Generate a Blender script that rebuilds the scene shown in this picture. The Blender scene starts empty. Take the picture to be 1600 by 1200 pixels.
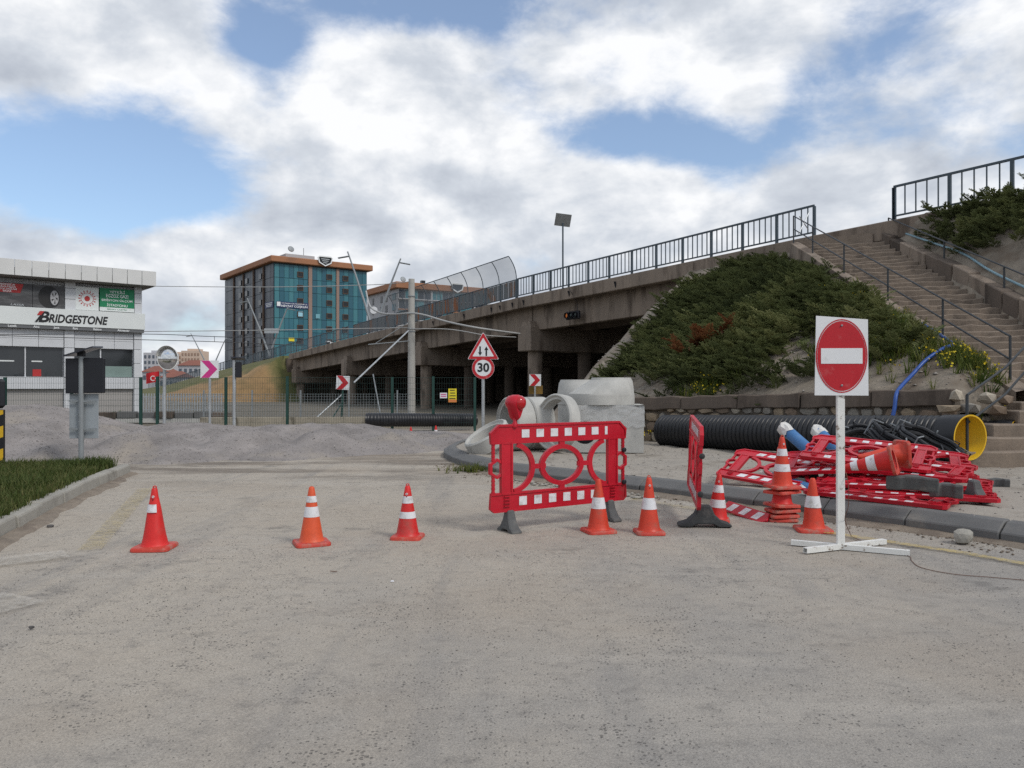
import bpy, bmesh, math, random
import numpy as np
from mathutils import Vector, Matrix, Euler, noise as mnoise

random.seed(7)
R = math.radians
SC = bpy.context.scene
COL = SC.collection
HC = 1.65                     # camera height
F = 1200.0 / 1600.0           # focal length / picture width

# ------------------------------------------------------------------ camera
cd = bpy.data.cameras.new('camera')
cd.sensor_width = 36.0
cd.lens = 36.0 * F
cd.clip_start = 0.05
cd.clip_end = 6000.0
cam = bpy.data.objects.new('camera', cd)
COL.objects.link(cam)
cam.location = (0, 0, HC)
cam.rotation_euler = (R(90.14), 0, 0)
SC.camera = cam

# ------------------------------------------------------------------ light and sky
SUN_DIR = Vector((0.62, -0.50, 0.80)).normalized()      # towards the veiled sun
sun_el = math.asin(SUN_DIR.z)
sun_az = math.atan2(SUN_DIR.x, SUN_DIR.y)
sl = bpy.data.lights.new('sun', 'SUN')
sl.energy = 1.5
sl.angle = R(14)
sl.color = (1.0, 0.96, 0.90)
so = bpy.data.objects.new('sun', sl)
COL.objects.link(so)
so.location = (20, -20, 40)
so.rotation_euler = (-SUN_DIR).to_track_quat('-Z', 'Y').to_euler()

SC.render.engine = 'CYCLES'
SC.cycles.use_denoising = False
SC.cycles.max_bounces = 6
SC.cycles.diffuse_bounces = 3
SC.cycles.transparent_max_bounces = 12
SC.view_settings.view_transform = 'Standard'
SC.view_settings.look = 'None'
SC.view_settings.gamma = 1.0
SC.view_settings.exposure = 0.13
SC.view_settings.use_curve_mapping = False


def build_world():
    w = bpy.data.worlds.new('World')
    SC.world = w
    w.use_nodes = True
    nt = w.node_tree
    N, L = nt.nodes, nt.links
    N.clear()

    def nd(t, **kw):
        n = N.new(t)
        for k, v in kw.items():
            setattr(n, k, v)
        return n

    def math_(op, a, b=None, c=None, clamp=False):
        n = nd('ShaderNodeMath', operation=op)
        n.use_clamp = clamp
        for i, v in enumerate((a, b, c)):
            if v is None:
                continue
            if isinstance(v, (int, float)):
                n.inputs[i].default_value = v
            else:
                L.new(v, n.inputs[i])
        return n.outputs[0]

    tc = nd('ShaderNodeTexCoord')
    d = tc.outputs['Generated']
    sky = nd('ShaderNodeTexSky', sky_type='NISHITA')
    sky.sun_disc = False
    sky.sun_elevation = sun_el
    sky.sun_rotation = sun_az
    sky.air_density = 1.0
    sky.dust_density = 1.2
    sky.ozone_density = 1.6

    def noise(vec, scale, detail, rough, zs=1.7, off=(0, 0, 0), dist=0.0):
        mp = nd('ShaderNodeMapping')
        mp.inputs['Scale'].default_value = (1, 1, zs)
        mp.inputs['Location'].default_value = off
        L.new(vec, mp.inputs['Vector'])
        n = nd('ShaderNodeTexNoise')
        n.inputs['Scale'].default_value = scale
        n.inputs['Detail'].default_value = detail
        n.inputs['Roughness'].default_value = rough
        n.inputs['Distortion'].default_value = dist
        L.new(mp.outputs[0], n.inputs['Vector'])
        return n.outputs['Fac']

    OFF = (3.1, 1.7, 0.4)
    big = noise(d, 2.6, 3, 0.5, 1.9, OFF)
    fine = noise(d, 6.0, 10, 0.60, 1.7, (7.2, 2.1, 5.0), 0.15)
    dens = math_('ADD', math_('MULTIPLY', big, 0.45), math_('MULTIPLY', fine, 0.75))
    dens = math_('ADD', dens, -0.485)

    # broad weather pattern: thicker and thinner parts of the cloud deck
    def bias(px, py, r, amt, sq=1.0):
        nonlocal dens
        v = Vector(((px - 800) / 1200, 1, (603 - py) / 1200)).normalized()
        vs = nd('ShaderNodeVectorMath', operation='SUBTRACT')
        L.new(d, vs.inputs[0])
        vs.inputs[1].default_value = v
        ms = nd('ShaderNodeVectorMath', operation='MULTIPLY')
        L.new(vs.outputs[0], ms.inputs[0])
        ms.inputs[1].default_value = (1, 1, sq)
        ln = nd('ShaderNodeVectorMath', operation='LENGTH')
        L.new(ms.outputs[0], ln.inputs[0])
        mr = nd('ShaderNodeMapRange', interpolation_type='SMOOTHSTEP')
        mr.inputs['From Min'].default_value = 0.0
        mr.inputs['From Max'].default_value = r / 1200.0
        mr.inputs['To Min'].default_value = amt
        mr.inputs['To Max'].default_value = 0.0
        L.new(ln.outputs['Value'], mr.inputs['Value'])
        dens = math_('ADD', dens, mr.outputs[0])

    for b in SKY_BIAS:
        bias(*b)
    # cover thickens towards the horizon
    sep = nd('ShaderNodeSeparateXYZ')
    L.new(d, sep.inputs[0])
    hz = nd('ShaderNodeMapRange', interpolation_type='SMOOTHSTEP')
    hz.inputs['From Min'].default_value = 0.10
    hz.inputs['From Max'].default_value = 0.30
    hz.inputs['To Min'].default_value = 0.10
    hz.inputs['To Max'].default_value = 0.0
    L.new(sep.outputs['Z'], hz.inputs['Value'])
    dens = math_('ADD', dens, hz.outputs[0])

    cover = nd('ShaderNodeMapRange', interpolation_type='SMOOTHSTEP')
    cover.inputs['From Min'].default_value = -0.06
    cover.inputs['From Max'].default_value = 0.18
    L.new(dens, cover.inputs['Value'])

    # relief: compare the cloud with itself a little towards the light
    f1 = noise(d, 4.6, 8, 0.55, 1.7, (7.2, 2.1, 5.0), 0.15)
    f2 = noise(d, 4.6, 8, 0.55, 1.7, (7.2 + 0.02, 2.1 - 0.01, 5.0 + 0.07), 0.15)
    rel = math_('MULTIPLY', math_('SUBTRACT', f1, f2), 2.2)
    thick = nd('ShaderNodeMapRange')
    thick.inputs['From Min'].default_value = 0.12
    thick.inputs['From Max'].default_value = 0.50
    thick.inputs['To Min'].default_value = 0.0
    thick.inputs['To Max'].default_value = -0.12
    L.new(dens, thick.inputs['Value'])
    lum = math_('ADD', math_('ADD', rel, thick.outputs[0]), 0.80)
    low = nd('ShaderNodeMapRange')
    low.inputs['From Min'].default_value = 0.0
    low.inputs['From Max'].default_value = 0.22
    low.inputs['To Min'].default_value = -0.10
    low.inputs['To Max'].default_value = 0.0
    L.new(sep.outputs['Z'], low.inputs['Value'])
    lum = math_('ADD', lum, low.outputs[0])
    for (px, py, r_, am) in SKY_LIGHT:
        v = Vector(((px - 800) / 1200, 1, (603 - py) / 1200)).normalized()
        ds = nd('ShaderNodeVectorMath', operation='DISTANCE')
        L.new(d, ds.inputs[0])
        ds.inputs[1].default_value = v
        mr = nd('ShaderNodeMapRange', interpolation_type='SMOOTHSTEP')
        mr.inputs['From Max'].default_value = r_ / 1200
        mr.inputs['To Min'].default_value = am
        mr.inputs['To Max'].default_value = 0
        L.new(ds.outputs['Value'], mr.inputs['Value'])
        lum = math_('ADD', lum, mr.outputs[0])
    ramp = nd('ShaderNodeValToRGB')
    e = ramp.color_ramp.elements
    e[0].position = 0.30
    e[0].color = (0.42, 0.46, 0.53, 1)
    e[1].position = 1.0
    e[1].color = (0.90, 0.91, 0.925, 1)
    m = ramp.color_ramp.elements.new(0.66)
    m.color = (0.60, 0.64, 0.70, 1)
    L.new(lum, ramp.inputs[0])
    sc = nd('ShaderNodeVectorMath', operation='SCALE')
    sc.inputs['Scale'].default_value = 10.0
    L.new(ramp.outputs[0], sc.inputs[0])
    mix = nd('ShaderNodeMix', data_type='RGBA')
    L.new(cover.outputs[0], mix.inputs[0])
    # a thin veil over the open blue
    veil = nd('ShaderNodeMix', data_type='RGBA')
    veil.inputs[0].default_value = 0.15
    bl = nd('ShaderNodeVectorMath', operation='MULTIPLY')
    L.new(sky.outputs[0], bl.inputs[0])
    bl.inputs[1].default_value = (1.30, 1.40, 1.48)
    L.new(bl.outputs[0], veil.inputs[6])
    veil.inputs[7].default_value = (6.0, 6.6, 7.4, 1)
    L.new(veil.outputs[2], mix.inputs[6])
    L.new(sc.outputs[0], mix.inputs[7])
    bg = nd('ShaderNodeBackground')
    bg.inputs['Strength'].default_value = 0.1
    L.new(mix.outputs[2], bg.inputs['Color'])
    out = nd('ShaderNodeOutputWorld')
    L.new(bg.outputs[0], out.inputs['Surface'])


SKY_BIAS = [
    (110, 235, 260, -0.42, 1.7), (240, 290, 200, -0.30, 2.0), (405, 70, 100, -0.26), (560, 0, 120, -0.18, 1.8), (700, 5, 150, -0.24, 2.0), (800, 60, 110, -0.18),
    (990, 212, 180, -0.30, 2.5), (1180, 240, 180, -0.25, 2.6), (1380, 150, 210, -0.13, 1.8), (1540, 215, 160, -0.14, 1.8), (1330, 40, 120, -0.08),
    (130, 80, 300, 0.26, 1.6), (640, 190, 330, 0.26, 1.3), (1120, 90, 230, 0.16, 1.5), (960, 330, 260, 0.14, 2.0), (1340, 280, 200, 0.12, 2.0), (1560, 60, 150, 0.08), (280, 400, 120, 0.12),
]
SKY_LIGHT = [(600, 140, 300, 0.17), (1130, 70, 260, 0.12), (290, 405, 110, 0.20), (180, 70, 260, 0.07), (1000, 290, 260, 0.06), (780, 310, 230, -0.07), (60, 320, 170, -0.12), (450, 380, 120, -0.08)]
build_world()


# ------------------------------------------------------------------ helpers
def PX(px, py, Y):
    """point at depth Y seen at photo pixel px, py"""
    return Vector(((px - 800) / 1200 * Y, Y, HC - (py - 603) / 1200 * Y))


def G(px, py, z=0.0):
    """point on the level z"""
    Y = (HC - z) * 1200 / (py - 603)
    return Vector(((px - 800) / 1200 * Y, Y, z))


def tag(o, label=None, cat=None, group=None, kind=None):
    if label: o['label'] = label
    if cat: o['category'] = cat
    if group: o['group'] = group
    if kind: o['kind'] = kind
    return o


def empty(name, loc=(0, 0, 0), rot=(0, 0, 0), label=None, cat=None, group=None):
    o = bpy.data.objects.new(name, None)
    COL.objects.link(o)
    o.empty_display_size = 0.2
    o.location = loc
    o.rotation_euler = rot
    return tag(o, label, cat, group)


def link_mesh(name, me, mat=None, parent=None):
    o = bpy.data.objects.new(name, me)
    COL.objects.link(o)
    if mat is not None and len(me.materials) == 0:
        me.materials.append(mat)
    o.parent = parent
    return o


def inst(src, parent, loc=(0, 0, 0), rot=(0, 0, 0), scale=(1, 1, 1)):
    o = src.copy()
    COL.objects.link(o)
    o.parent = parent
    o.location = loc
    o.rotation_euler = rot
    o.scale = scale
    return o


def copy_tree(o, parent=None):
    c = o.copy()
    COL.objects.link(c)
    c.parent = parent
    for ch in list(o.children):
        copy_tree(ch, c)
    return c


class MB:
    def __init__(s):
        s.v, s.f = [], []

    def add(s, vs, fs):
        b = len(s.v)
        s.v.extend(tuple(p) for p in vs)
        s.f.extend(tuple(b + i for i in f) for f in fs)
        return s

    def box(s, c, d, M=None):
        hx, hy, hz = d[0] / 2, d[1] / 2, d[2] / 2
        vs = [Vector((x, y, z)) for z in (-hz, hz) for x, y in ((-hx, -hy), (hx, -hy), (hx, hy), (-hx, hy))]
        if M is not None:
            vs = [M @ p for p in vs]
        c = Vector(c)
        return s.add([p + c for p in vs], [(3, 2, 1, 0), (4, 5, 6, 7), (0, 1, 5, 4), (1, 2, 6, 5), (2, 3, 7, 6), (3, 0, 4, 7)])

    def hexa(s, b4, t4):
        """solid between a bottom and a top quad (both counter-clockwise seen from above)"""
        return s.add(list(b4) + list(t4), [(3, 2, 1, 0), (4, 5, 6, 7), (0, 1, 5, 4), (1, 2, 6, 5), (2, 3, 7, 6), (3, 0, 4, 7)])

    def prism(s, poly, y0, y1, plane='xz'):
        """polygon in the xz plane (counter-clockwise seen from -y) pushed from y0 to y1"""
        n = len(poly)
        if plane == 'xz':
            a = [(p[0], y0, p[1]) for p in poly]
            b = [(p[0], y1, p[1]) for p in poly]
        else:
            a = [(p[0], p[1], y1) for p in poly]
            b = [(p[0], p[1], y0) for p in poly]
        fs = [tuple(range(n)), tuple(range(2 * n - 1, n - 1, -1))]
        fs += [(i, n + i, n + (i + 1) % n, (i + 1) % n) for i in range(n)]
        return s.add(a + b, fs)

    def strip(s, path, w, y0, y1, closed=False):
        """flat band of width w following a path in the xz plane"""
        n = len(path)
        L, Rr = [], []
        for i in range(n):
            if closed:
                a, b = path[i - 1], path[(i + 1) % n]
            else:
                a, b = path[max(i - 1, 0)], path[min(i + 1, n - 1)]
            dx, dz = b[0] - a[0], b[1] - a[1]
            l = math.hypot(dx, dz) or 1
            nx, nz = -dz / l * w / 2, dx / l * w / 2
            L.append((path[i][0] + nx, path[i][1] + nz))
            Rr.append((path[i][0] - nx, path[i][1] - nz))
        vs = [(p[0], y0, p[1]) for p in L] + [(p[0], y0, p[1]) for p in Rr] + [(p[0], y1, p[1]) for p in L] + [(p[0], y1, p[1]) for p in Rr]
        fs = []
        m = n if closed else n - 1
        for i in range(m):
            j = (i + 1) % n
            fs += [(i, n + i, n + j, j), (2 * n + i, 2 * n + j, 3 * n + j, 3 * n + i), (i, j, 2 * n + j, 2 * n + i), (n + i, 3 * n + i, 3 * n + j, n + j)]
        if not closed:
            fs += [(0, 2 * n, 3 * n, n), (n - 1, 2 * n - 1, 4 * n - 1, 3 * n - 1)]
        return s.add(vs, fs)

    def tube(s, pts, r, n=8, r2=None, caps=True):
        pts = [Vector(p) for p in pts]
        m = len(pts)
        rings = []
        up = Vector((0, 0, 1))
        prev = None
        for i, p in enumerate(pts):
            t = (pts[min(i + 1, m - 1)] - pts[max(i - 1, 0)]).normalized()
            if prev is None:
                a = up if abs(t.z) < 0.95 else Vector((1, 0, 0))
                u = t.cross(a).normalized()
            else:
                u = (prev - t * prev.dot(t)).normalized()
            prev = u
            v = t.cross(u)
            rr = r if r2 is None else r + (r2 - r) * i / max(m - 1, 1)
            rings.append([p + (u * math.cos(2 * math.pi * k / n) + v * math.sin(2 * math.pi * k / n)) * rr for k in range(n)])
        vs = [p for ring in rings for p in ring]
        fs = []
        for i in range(m - 1):
            for k in range(n):
                fs.append((i * n + k, i * n + (k + 1) % n, (i + 1) * n + (k + 1) % n, (i + 1) * n + k))
        if caps:
            fs += [tuple(range(n - 1, -1, -1)), tuple((m - 1) * n + k for k in range(n))]
        return s.add(vs, fs)

    def lathe(s, prof, n=24, M=None, closed=False, scale=(1, 1)):
        """profile of (radius, z) turned about z"""
        m = len(prof)
        vs = []
        for (r, z) in prof:
            for k in range(n):
                a = 2 * math.pi * k / n
                vs.append(Vector((r * math.cos(a) * scale[0], r * math.sin(a) * scale[1], z)))
        fs = []
        for i in range(m if closed else m - 1):
            j = (i + 1) % m
            for k in range(n):
                fs.append((i * n + k, i * n + (k + 1) % n, j * n + (k + 1) % n, j * n + k))
        if not closed:
            if prof[0][0] > 1e-6: fs.append(tuple(range(n - 1, -1, -1)))
            if prof[-1][0] > 1e-6: fs.append(tuple((m - 1) * n + k for k in range(n)))
        if M is not None:
            vs = [M @ p for p in vs]
        return s.add(vs, fs)

    def mesh(s, name, bevel=0.0, smooth=False, segs=1, tri=False):
        me = bpy.data.meshes.new(name)
        me.from_pydata(s.v, [], s.f)
        if bevel or smooth:
            bm = bmesh.new()
            bm.from_mesh(me)
            bmesh.ops.remove_doubles(bm, verts=bm.verts, dist=1e-5)
            bmesh.ops.recalc_face_normals(bm, faces=bm.faces)
            if bevel:
                es = [e for e in bm.edges if len(e.link_faces) == 2 and e.calc_face_angle(0) > 0.5]
                bmesh.ops.bevel(bm, geom=es, offset=bevel, segments=segs, affect='EDGES', profile=0.6, clamp_overlap=True)
            bm.to_mesh(me)
            bm.free()
        if smooth:
            for p in me.polygons:
                p.use_smooth = True
            me.set_sharp_from_angle(angle=R(38))
        me.update()
        return me

    def build(s, name, mat, parent=None, bevel=0.0, smooth=False, segs=1):
        return link_mesh(name, s.mesh(name, bevel, smooth, segs), mat, parent)


def np_mesh(name, V, Fc, mat, parent=None, tint=None, smooth=False):
    """triangle mesh from numpy arrays; tint is one value per vertex"""
    me = bpy.data.meshes.new(name)
    V = np.ascontiguousarray(V, dtype=np.float32)
    Fc = np.ascontiguousarray(Fc, dtype=np.int32)
    nf, k = Fc.shape
    me.vertices.add(len(V))
    me.vertices.foreach_set('co', V.ravel())
    me.loops.add(nf * k)
    me.loops.foreach_set('vertex_index', Fc.ravel())
    me.polygons.add(nf)
    me.polygons.foreach_set('loop_start', np.arange(nf, dtype=np.int32) * k)
    if smooth:
        me.polygons.foreach_set('use_smooth', np.ones(nf, dtype=bool))
    if tint is not None:
        at = me.attributes.new('tint', 'FLOAT', 'POINT')
        at.data.foreach_set('value', np.ascontiguousarray(tint, dtype=np.float32))
    me.update(calc_edges=True)
    me.validate()
    return link_mesh(name, me, mat, parent)


def text_mesh(body, size, extrude=0.004, bold=0.0, shear=0.0, sx=1.0, align='CENTER'):
    """lettering standing in the xz plane, read from -y, centred on the origin"""
    cu = bpy.data.curves.new('lettering', 'FONT')
    cu.body = body
    cu.size = size
    cu.extrude = extrude
    cu.offset = bold
    cu.shear = shear
    cu.align_x = align
    cu.align_y = 'CENTER'
    cu.resolution_u = 4
    ob = bpy.data.objects.new('lettering', cu)
    COL.objects.link(ob)
    dg = bpy.context.evaluated_depsgraph_get()
    me = bpy.data.meshes.new_from_object(ob.evaluated_get(dg))
    bpy.data.objects.remove(ob)
    n = len(me.vertices)
    co = np.empty(n * 3, dtype=np.float32)
    me.vertices.foreach_get('co', co)
    co = co.reshape(-1, 3)
    out = np.stack([co[:, 0] * sx, -co[:, 2], co[:, 1]], axis=1)
    me.vertices.foreach_set('co', out.ravel())
    me.update()
    return me


def fbm(x, y, s=1.0, o=4, seed=0.0):
    return mnoise.fractal(Vector((x * s + seed, y * s - seed, seed * 0.37)), 1.0, 2.0, o)


# ------------------------------------------------------------------ materials
def mat_base(name):
    m = bpy.data.materials.new(name)
    m.use_nodes = True
    nt = m.node_tree
    return m, nt, nt.nodes['Principled BSDF']


def pm(name, c, var=0.18, scale=2.0, rough=0.7, bump=0.15, bscale=60.0, metal=0.0, dirt=None, dscale=1.2, dlo=0.52, dhi=0.75, spec=0.4, stretch=(1, 1, 1), rvar=0.1, coat=0.0, alpha=1.0, local=False):
    """base colour with broad and fine tonal variation, an optional second colour in patches, and fine relief"""
    m, nt, bs = mat_base(name)
    N, L = nt.nodes, nt.links
    if local:
        tc = N.new('ShaderNodeTexCoord')
        pos = tc.outputs['Object']
    else:
        geo = N.new('ShaderNodeNewGeometry')
        pos = geo.outputs['Position']
    mp = N.new('ShaderNodeMapping')
    mp.inputs['Scale'].default_value = stretch
    L.new(pos, mp.inputs['Vector'])

    def noise(s, det=5, ro=0.6):
        n = N.new('ShaderNodeTexNoise')
        n.inputs['Scale'].default_value = s
        n.inputs['Detail'].default_value = det
        n.inputs['Roughness'].default_value = ro
        L.new(mp.outputs[0], n.inputs['Vector'])
        return n.outputs['Fac']

    n1 = noise(scale)
    n2 = noise(bscale, 3, 0.7)
    ad = N.new('ShaderNodeMath'); ad.operation = 'MULTIPLY_ADD'
    L.new(n2, ad.inputs[0]); ad.inputs[1].default_value = 0.5
    L.new(n1, ad.inputs[2])
    mr = N.new('ShaderNodeMapRange')
    mr.inputs['From Min'].default_value = 0.45
    mr.inputs['From Max'].default_value = 1.05
    mr.inputs['To Min'].default_value = 1 - var
    mr.inputs['To Max'].default_value = 1 + var
    L.new(ad.outputs[0], mr.inputs['Value'])
    sc = N.new('ShaderNodeVectorMath'); sc.operation = 'SCALE'
    sc.inputs[0].default_value = c[:3]
    L.new(mr.outputs[0], sc.inputs['Scale'])
    colr = sc.outputs[0]
    if dirt is not None:
        nd = noise(dscale, 7, 0.65)
        mk = N.new('ShaderNodeMapRange'); mk.interpolation_type = 'SMOOTHSTEP'
        mk.inputs['From Min'].default_value = dlo
        mk.inputs['From Max'].default_value = dhi
        L.new(nd, mk.inputs['Value'])
        mx = N.new('ShaderNodeMix'); mx.data_type = 'RGBA'
        L.new(mk.outputs[0], mx.inputs[0])
        L.new(colr, mx.inputs[6])
        mx.inputs[7].default_value = (*dirt[:3], 1)
        colr = mx.outputs[2]
    L.new(colr, bs.inputs['Base Color'])
    rr = N.new('ShaderNodeMapRange')
    rr.inputs['From Min'].default_value = 0.3
    rr.inputs['From Max'].default_value = 0.7
    rr.inputs['To Min'].default_value = max(rough - rvar, 0.02)
    rr.inputs['To Max'].default_value = min(rough + rvar, 1)
    L.new(n1, rr.inputs['Value'])
    L.new(rr.outputs[0], bs.inputs['Roughness'])
    bs.inputs['Metallic'].default_value = metal
    bs.inputs['Specular IOR Level'].default_value = spec
    bs.inputs['Coat Weight'].default_value = coat
    if alpha < 1:
        bs.inputs['Alpha'].default_value = alpha
    if bump > 0:
        bp = N.new('ShaderNodeBump')
        bp.inputs['Strength'].default_value = bump
        bp.inputs['Distance'].default_value = 0.02
        L.new(ad.outputs[0], bp.inputs['Height'])
        L.new(bp.outputs[0], bs.inputs['Normal'])
    return m

# ------------------------------------------------------------------ shared materials
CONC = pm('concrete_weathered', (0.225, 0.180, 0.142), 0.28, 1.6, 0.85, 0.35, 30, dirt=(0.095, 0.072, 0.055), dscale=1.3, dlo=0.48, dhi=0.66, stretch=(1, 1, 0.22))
CONC_DARK = pm('concrete_dark_stained', (0.125, 0.098, 0.078), 0.3, 1.0, 0.9, 0.4, 25, dirt=(0.05, 0.038, 0.030), dscale=0.8, dlo=0.48, dhi=0.7, stretch=(1, 1, 0.35))
CONC_NEW = pm('concrete_precast', (0.42, 0.415, 0.39), 0.18, 2.5, 0.8, 0.3, 45, dirt=(0.30, 0.30, 0.285), dscale=1.6, dlo=0.5, dhi=0.75)
CONC_POLE = pm('concrete_pole', (0.40, 0.39, 0.36), 0.15, 2.0, 0.8, 0.2, 40, dirt=(0.25, 0.24, 0.22), dscale=1.0)
KERB_L = pm('kerb_concrete_pale', (0.30, 0.285, 0.25), 0.2, 3.0, 0.85, 0.4, 55, dirt=(0.19, 0.175, 0.15), dscale=1.8)
KERB_R = pm('kerb_grey_paint', (0.125, 0.124, 0.122), 0.2, 3.0, 0.75, 0.3, 60, dirt=(0.215, 0.20, 0.175), dscale=2.2, dlo=0.55, dhi=0.8)
STEP = pm('step_concrete', (0.215, 0.172, 0.135), 0.3, 2.5, 0.9, 0.6, 30, dirt=(0.10, 0.08, 0.065), dscale=1.5, dlo=0.5, dhi=0.72)
STONES = [pm('wall_stone_%s' % n, c, 0.3, 5.0, 0.9, 0.8, 35) for n, c in (('tan', (0.30, 0.235, 0.165)), ('grey', (0.235, 0.215, 0.185)), ('pale', (0.37, 0.325, 0.26)), ('brown', (0.20, 0.15, 0.11)))]
MORTAR = pm('mortar', (0.115, 0.095, 0.075), 0.3, 4.0, 0.95, 0.6, 40)
RAIL = pm('rail_blue_grey_paint', (0.050, 0.072, 0.090), 0.2, 2.0, 0.5, 0.1, 50, dirt=(0.10, 0.075, 0.055), dscale=1.4, dlo=0.62, dhi=0.8)
RAIL_DARK = pm('handrail_dark_paint', (0.035, 0.040, 0.045), 0.25, 3.0, 0.5, 0.15, 60, dirt=(0.10, 0.055, 0.03), dscale=2.5, dlo=0.62, dhi=0.8)
PANEL_GREY = pm('infill_sheet', (0.105, 0.115, 0.120), 0.2, 1.0, 0.6, 0.15, 30, dirt=(0.16, 0.075, 0.035), dscale=0.8, dlo=0.57, dhi=0.66, stretch=(1, 1, 0.4))
RUSTY = pm('infill_sheet_rusty', (0.115, 0.115, 0.110), 0.2, 1.0, 0.75, 0.3, 30, dirt=(0.24, 0.085, 0.03), dscale=1.3, dlo=0.44, dhi=0.54, stretch=(1, 1, 0.3))
GALV = pm('galvanised_steel', (0.42, 0.44, 0.45), 0.12, 4.0, 0.45, 0.05, 50, metal=0.6)
GALV_DULL = pm('dull_grey_steel', (0.26, 0.28, 0.29), 0.15, 3.0, 0.55, 0.05, 50, metal=0.3)
GREEN_STEEL = pm('green_coated_steel', (0.012, 0.050, 0.040), 0.2, 3.0, 0.45, 0.05, 50)
RED_PL = pm('red_plastic', (0.46, 0.008, 0.022), 0.20, 2.5, 0.38, 0.12, 25, dirt=(0.30, 0.045, 0.045), dscale=3.4, dlo=0.52, dhi=0.78)
RED_LENS = pm('red_lens', (0.42, 0.006, 0.012), 0.1, 6.0, 0.18, 0.03, 25, coat=0.4)
ORANGE = pm('cone_orange_red', (0.56, 0.046, 0.020), 0.18, 5.0, 0.50, 0.10, 40, dirt=(0.34, 0.085, 0.055), dscale=6.0, dlo=0.52, dhi=0.78)
ORANGE_RED = pm('cone_red', (0.58, 0.020, 0.018), 0.18, 5.0, 0.48, 0.10, 40, dirt=(0.36, 0.065, 0.05), dscale=6.0, dlo=0.52, dhi=0.78)
ORANGE_BRIGHT = pm('cone_orange', (0.62, 0.085, 0.028), 0.18, 5.0, 0.5, 0.10, 40, dirt=(0.38, 0.12, 0.075), dscale=6.0, dlo=0.52, dhi=0.78)
WHITE_BAND = pm('reflective_white', (0.66, 0.66, 0.68), 0.10, 8.0, 0.42, 0.05, 90, dirt=(0.40, 0.385, 0.365), dscale=9.0, dlo=0.50, dhi=0.72)
WHITE_PAINT = pm('white_steel_paint', (0.70, 0.70, 0.67), 0.08, 6.0, 0.5, 0.1, 60, dirt=(0.20, 0.15, 0.11), dscale=9.0, dlo=0.58, dhi=0.66)
WHITE_SIGN = pm('white_sign_sheet', (0.70, 0.71, 0.72), 0.05, 2.0, 0.45, 0.02, 40, dirt=(0.52, 0.51, 0.49), dscale=4.0, dlo=0.56, dhi=0.8)
RED_SIGN = pm('red_sign_sheet', (0.45, 0.011, 0.020), 0.10, 3.0, 0.42, 0.02, 40, dirt=(0.50, 0.12, 0.12), dscale=4.5, dlo=0.55, dhi=0.76)
PINK_SIGN = pm('faded_pink_sheet', (0.56, 0.035, 0.22), 0.06, 3.0, 0.45, 0.02, 40)
BLACK_SIGN = pm('black_sheet', (0.012, 0.012, 0.014), 0.1, 3.0, 0.45, 0.02, 40)
BLACK_BOX = pm('black_box_paint', (0.012, 0.013, 0.018), 0.2, 3.0, 0.5, 0.05, 40)
GREY_PLATE = pm('grey_sheet_back', (0.32, 0.35, 0.37), 0.08, 2.5, 0.5, 0.03, 40, metal=0.2, dirt=(0.24, 0.26, 0.27), dscale=2.0)
SOLAR = pm('solar_cells', (0.030, 0.033, 0.045), 0.2, 6.0, 0.25, 0.02, 60)
YELLOW_PL = pm('yellow_plastic', (0.66, 0.40, 0.015), 0.12, 3.0, 0.5, 0.05, 40)
YELLOW_SIGN = pm('yellow_sign_sheet', (0.72, 0.60, 0.03), 0.08, 3.0, 0.5, 0.02, 40)
ORANGE_SIGN = pm('orange_sign_sheet', (0.62, 0.20, 0.06), 0.08, 3.0, 0.5, 0.02, 40)
HDPE = pm('black_pipe_plastic', (0.014, 0.015, 0.018), 0.25, 3.0, 0.42, 0.1, 30, dirt=(0.050, 0.050, 0.050), dscale=2.5, dlo=0.55, dhi=0.85)
RUBBER = pm('grey_rubber', (0.095, 0.098, 0.098), 0.22, 6.0, 0.8, 0.3, 60, dirt=(0.19, 0.18, 0.165), dscale=5.0)
RUBBER_DK = pm('dark_rubber', (0.040, 0.042, 0.043), 0.3, 6.0, 0.8, 0.3, 60, dirt=(0.13, 0.12, 0.11), dscale=6.0, dlo=0.55, dhi=0.8)
BLUE_PIPE = pm('blue_pipe_plastic', (0.055, 0.17, 0.38), 0.12, 4.0, 0.5, 0.08, 40, dirt=(0.14, 0.22, 0.32), dscale=4.0)
BLUE_HOSE = pm('blue_hose', (0.020, 0.075, 0.30), 0.12, 4.0, 0.4, 0.05, 40)
PALE_HOSE = pm('pale_blue_hose', (0.20, 0.31, 0.36), 0.15, 3.0, 0.5, 0.05, 40)
TAPE = pm('white_tape', (0.62, 0.61, 0.58), 0.12, 12.0, 0.6, 0.4, 60)
CABLE = pm('pale_cable', (0.36, 0.36, 0.35), 0.1, 3.0, 0.6, 0.0, 40)
WIRE_DK = pm('dark_wire', (0.045, 0.047, 0.05), 0.1, 3.0, 0.6, 0.0, 40)
RUST_WIRE = pm('rusty_wire', (0.12, 0.055, 0.035), 0.3, 6.0, 0.8, 0.0, 40)


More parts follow.
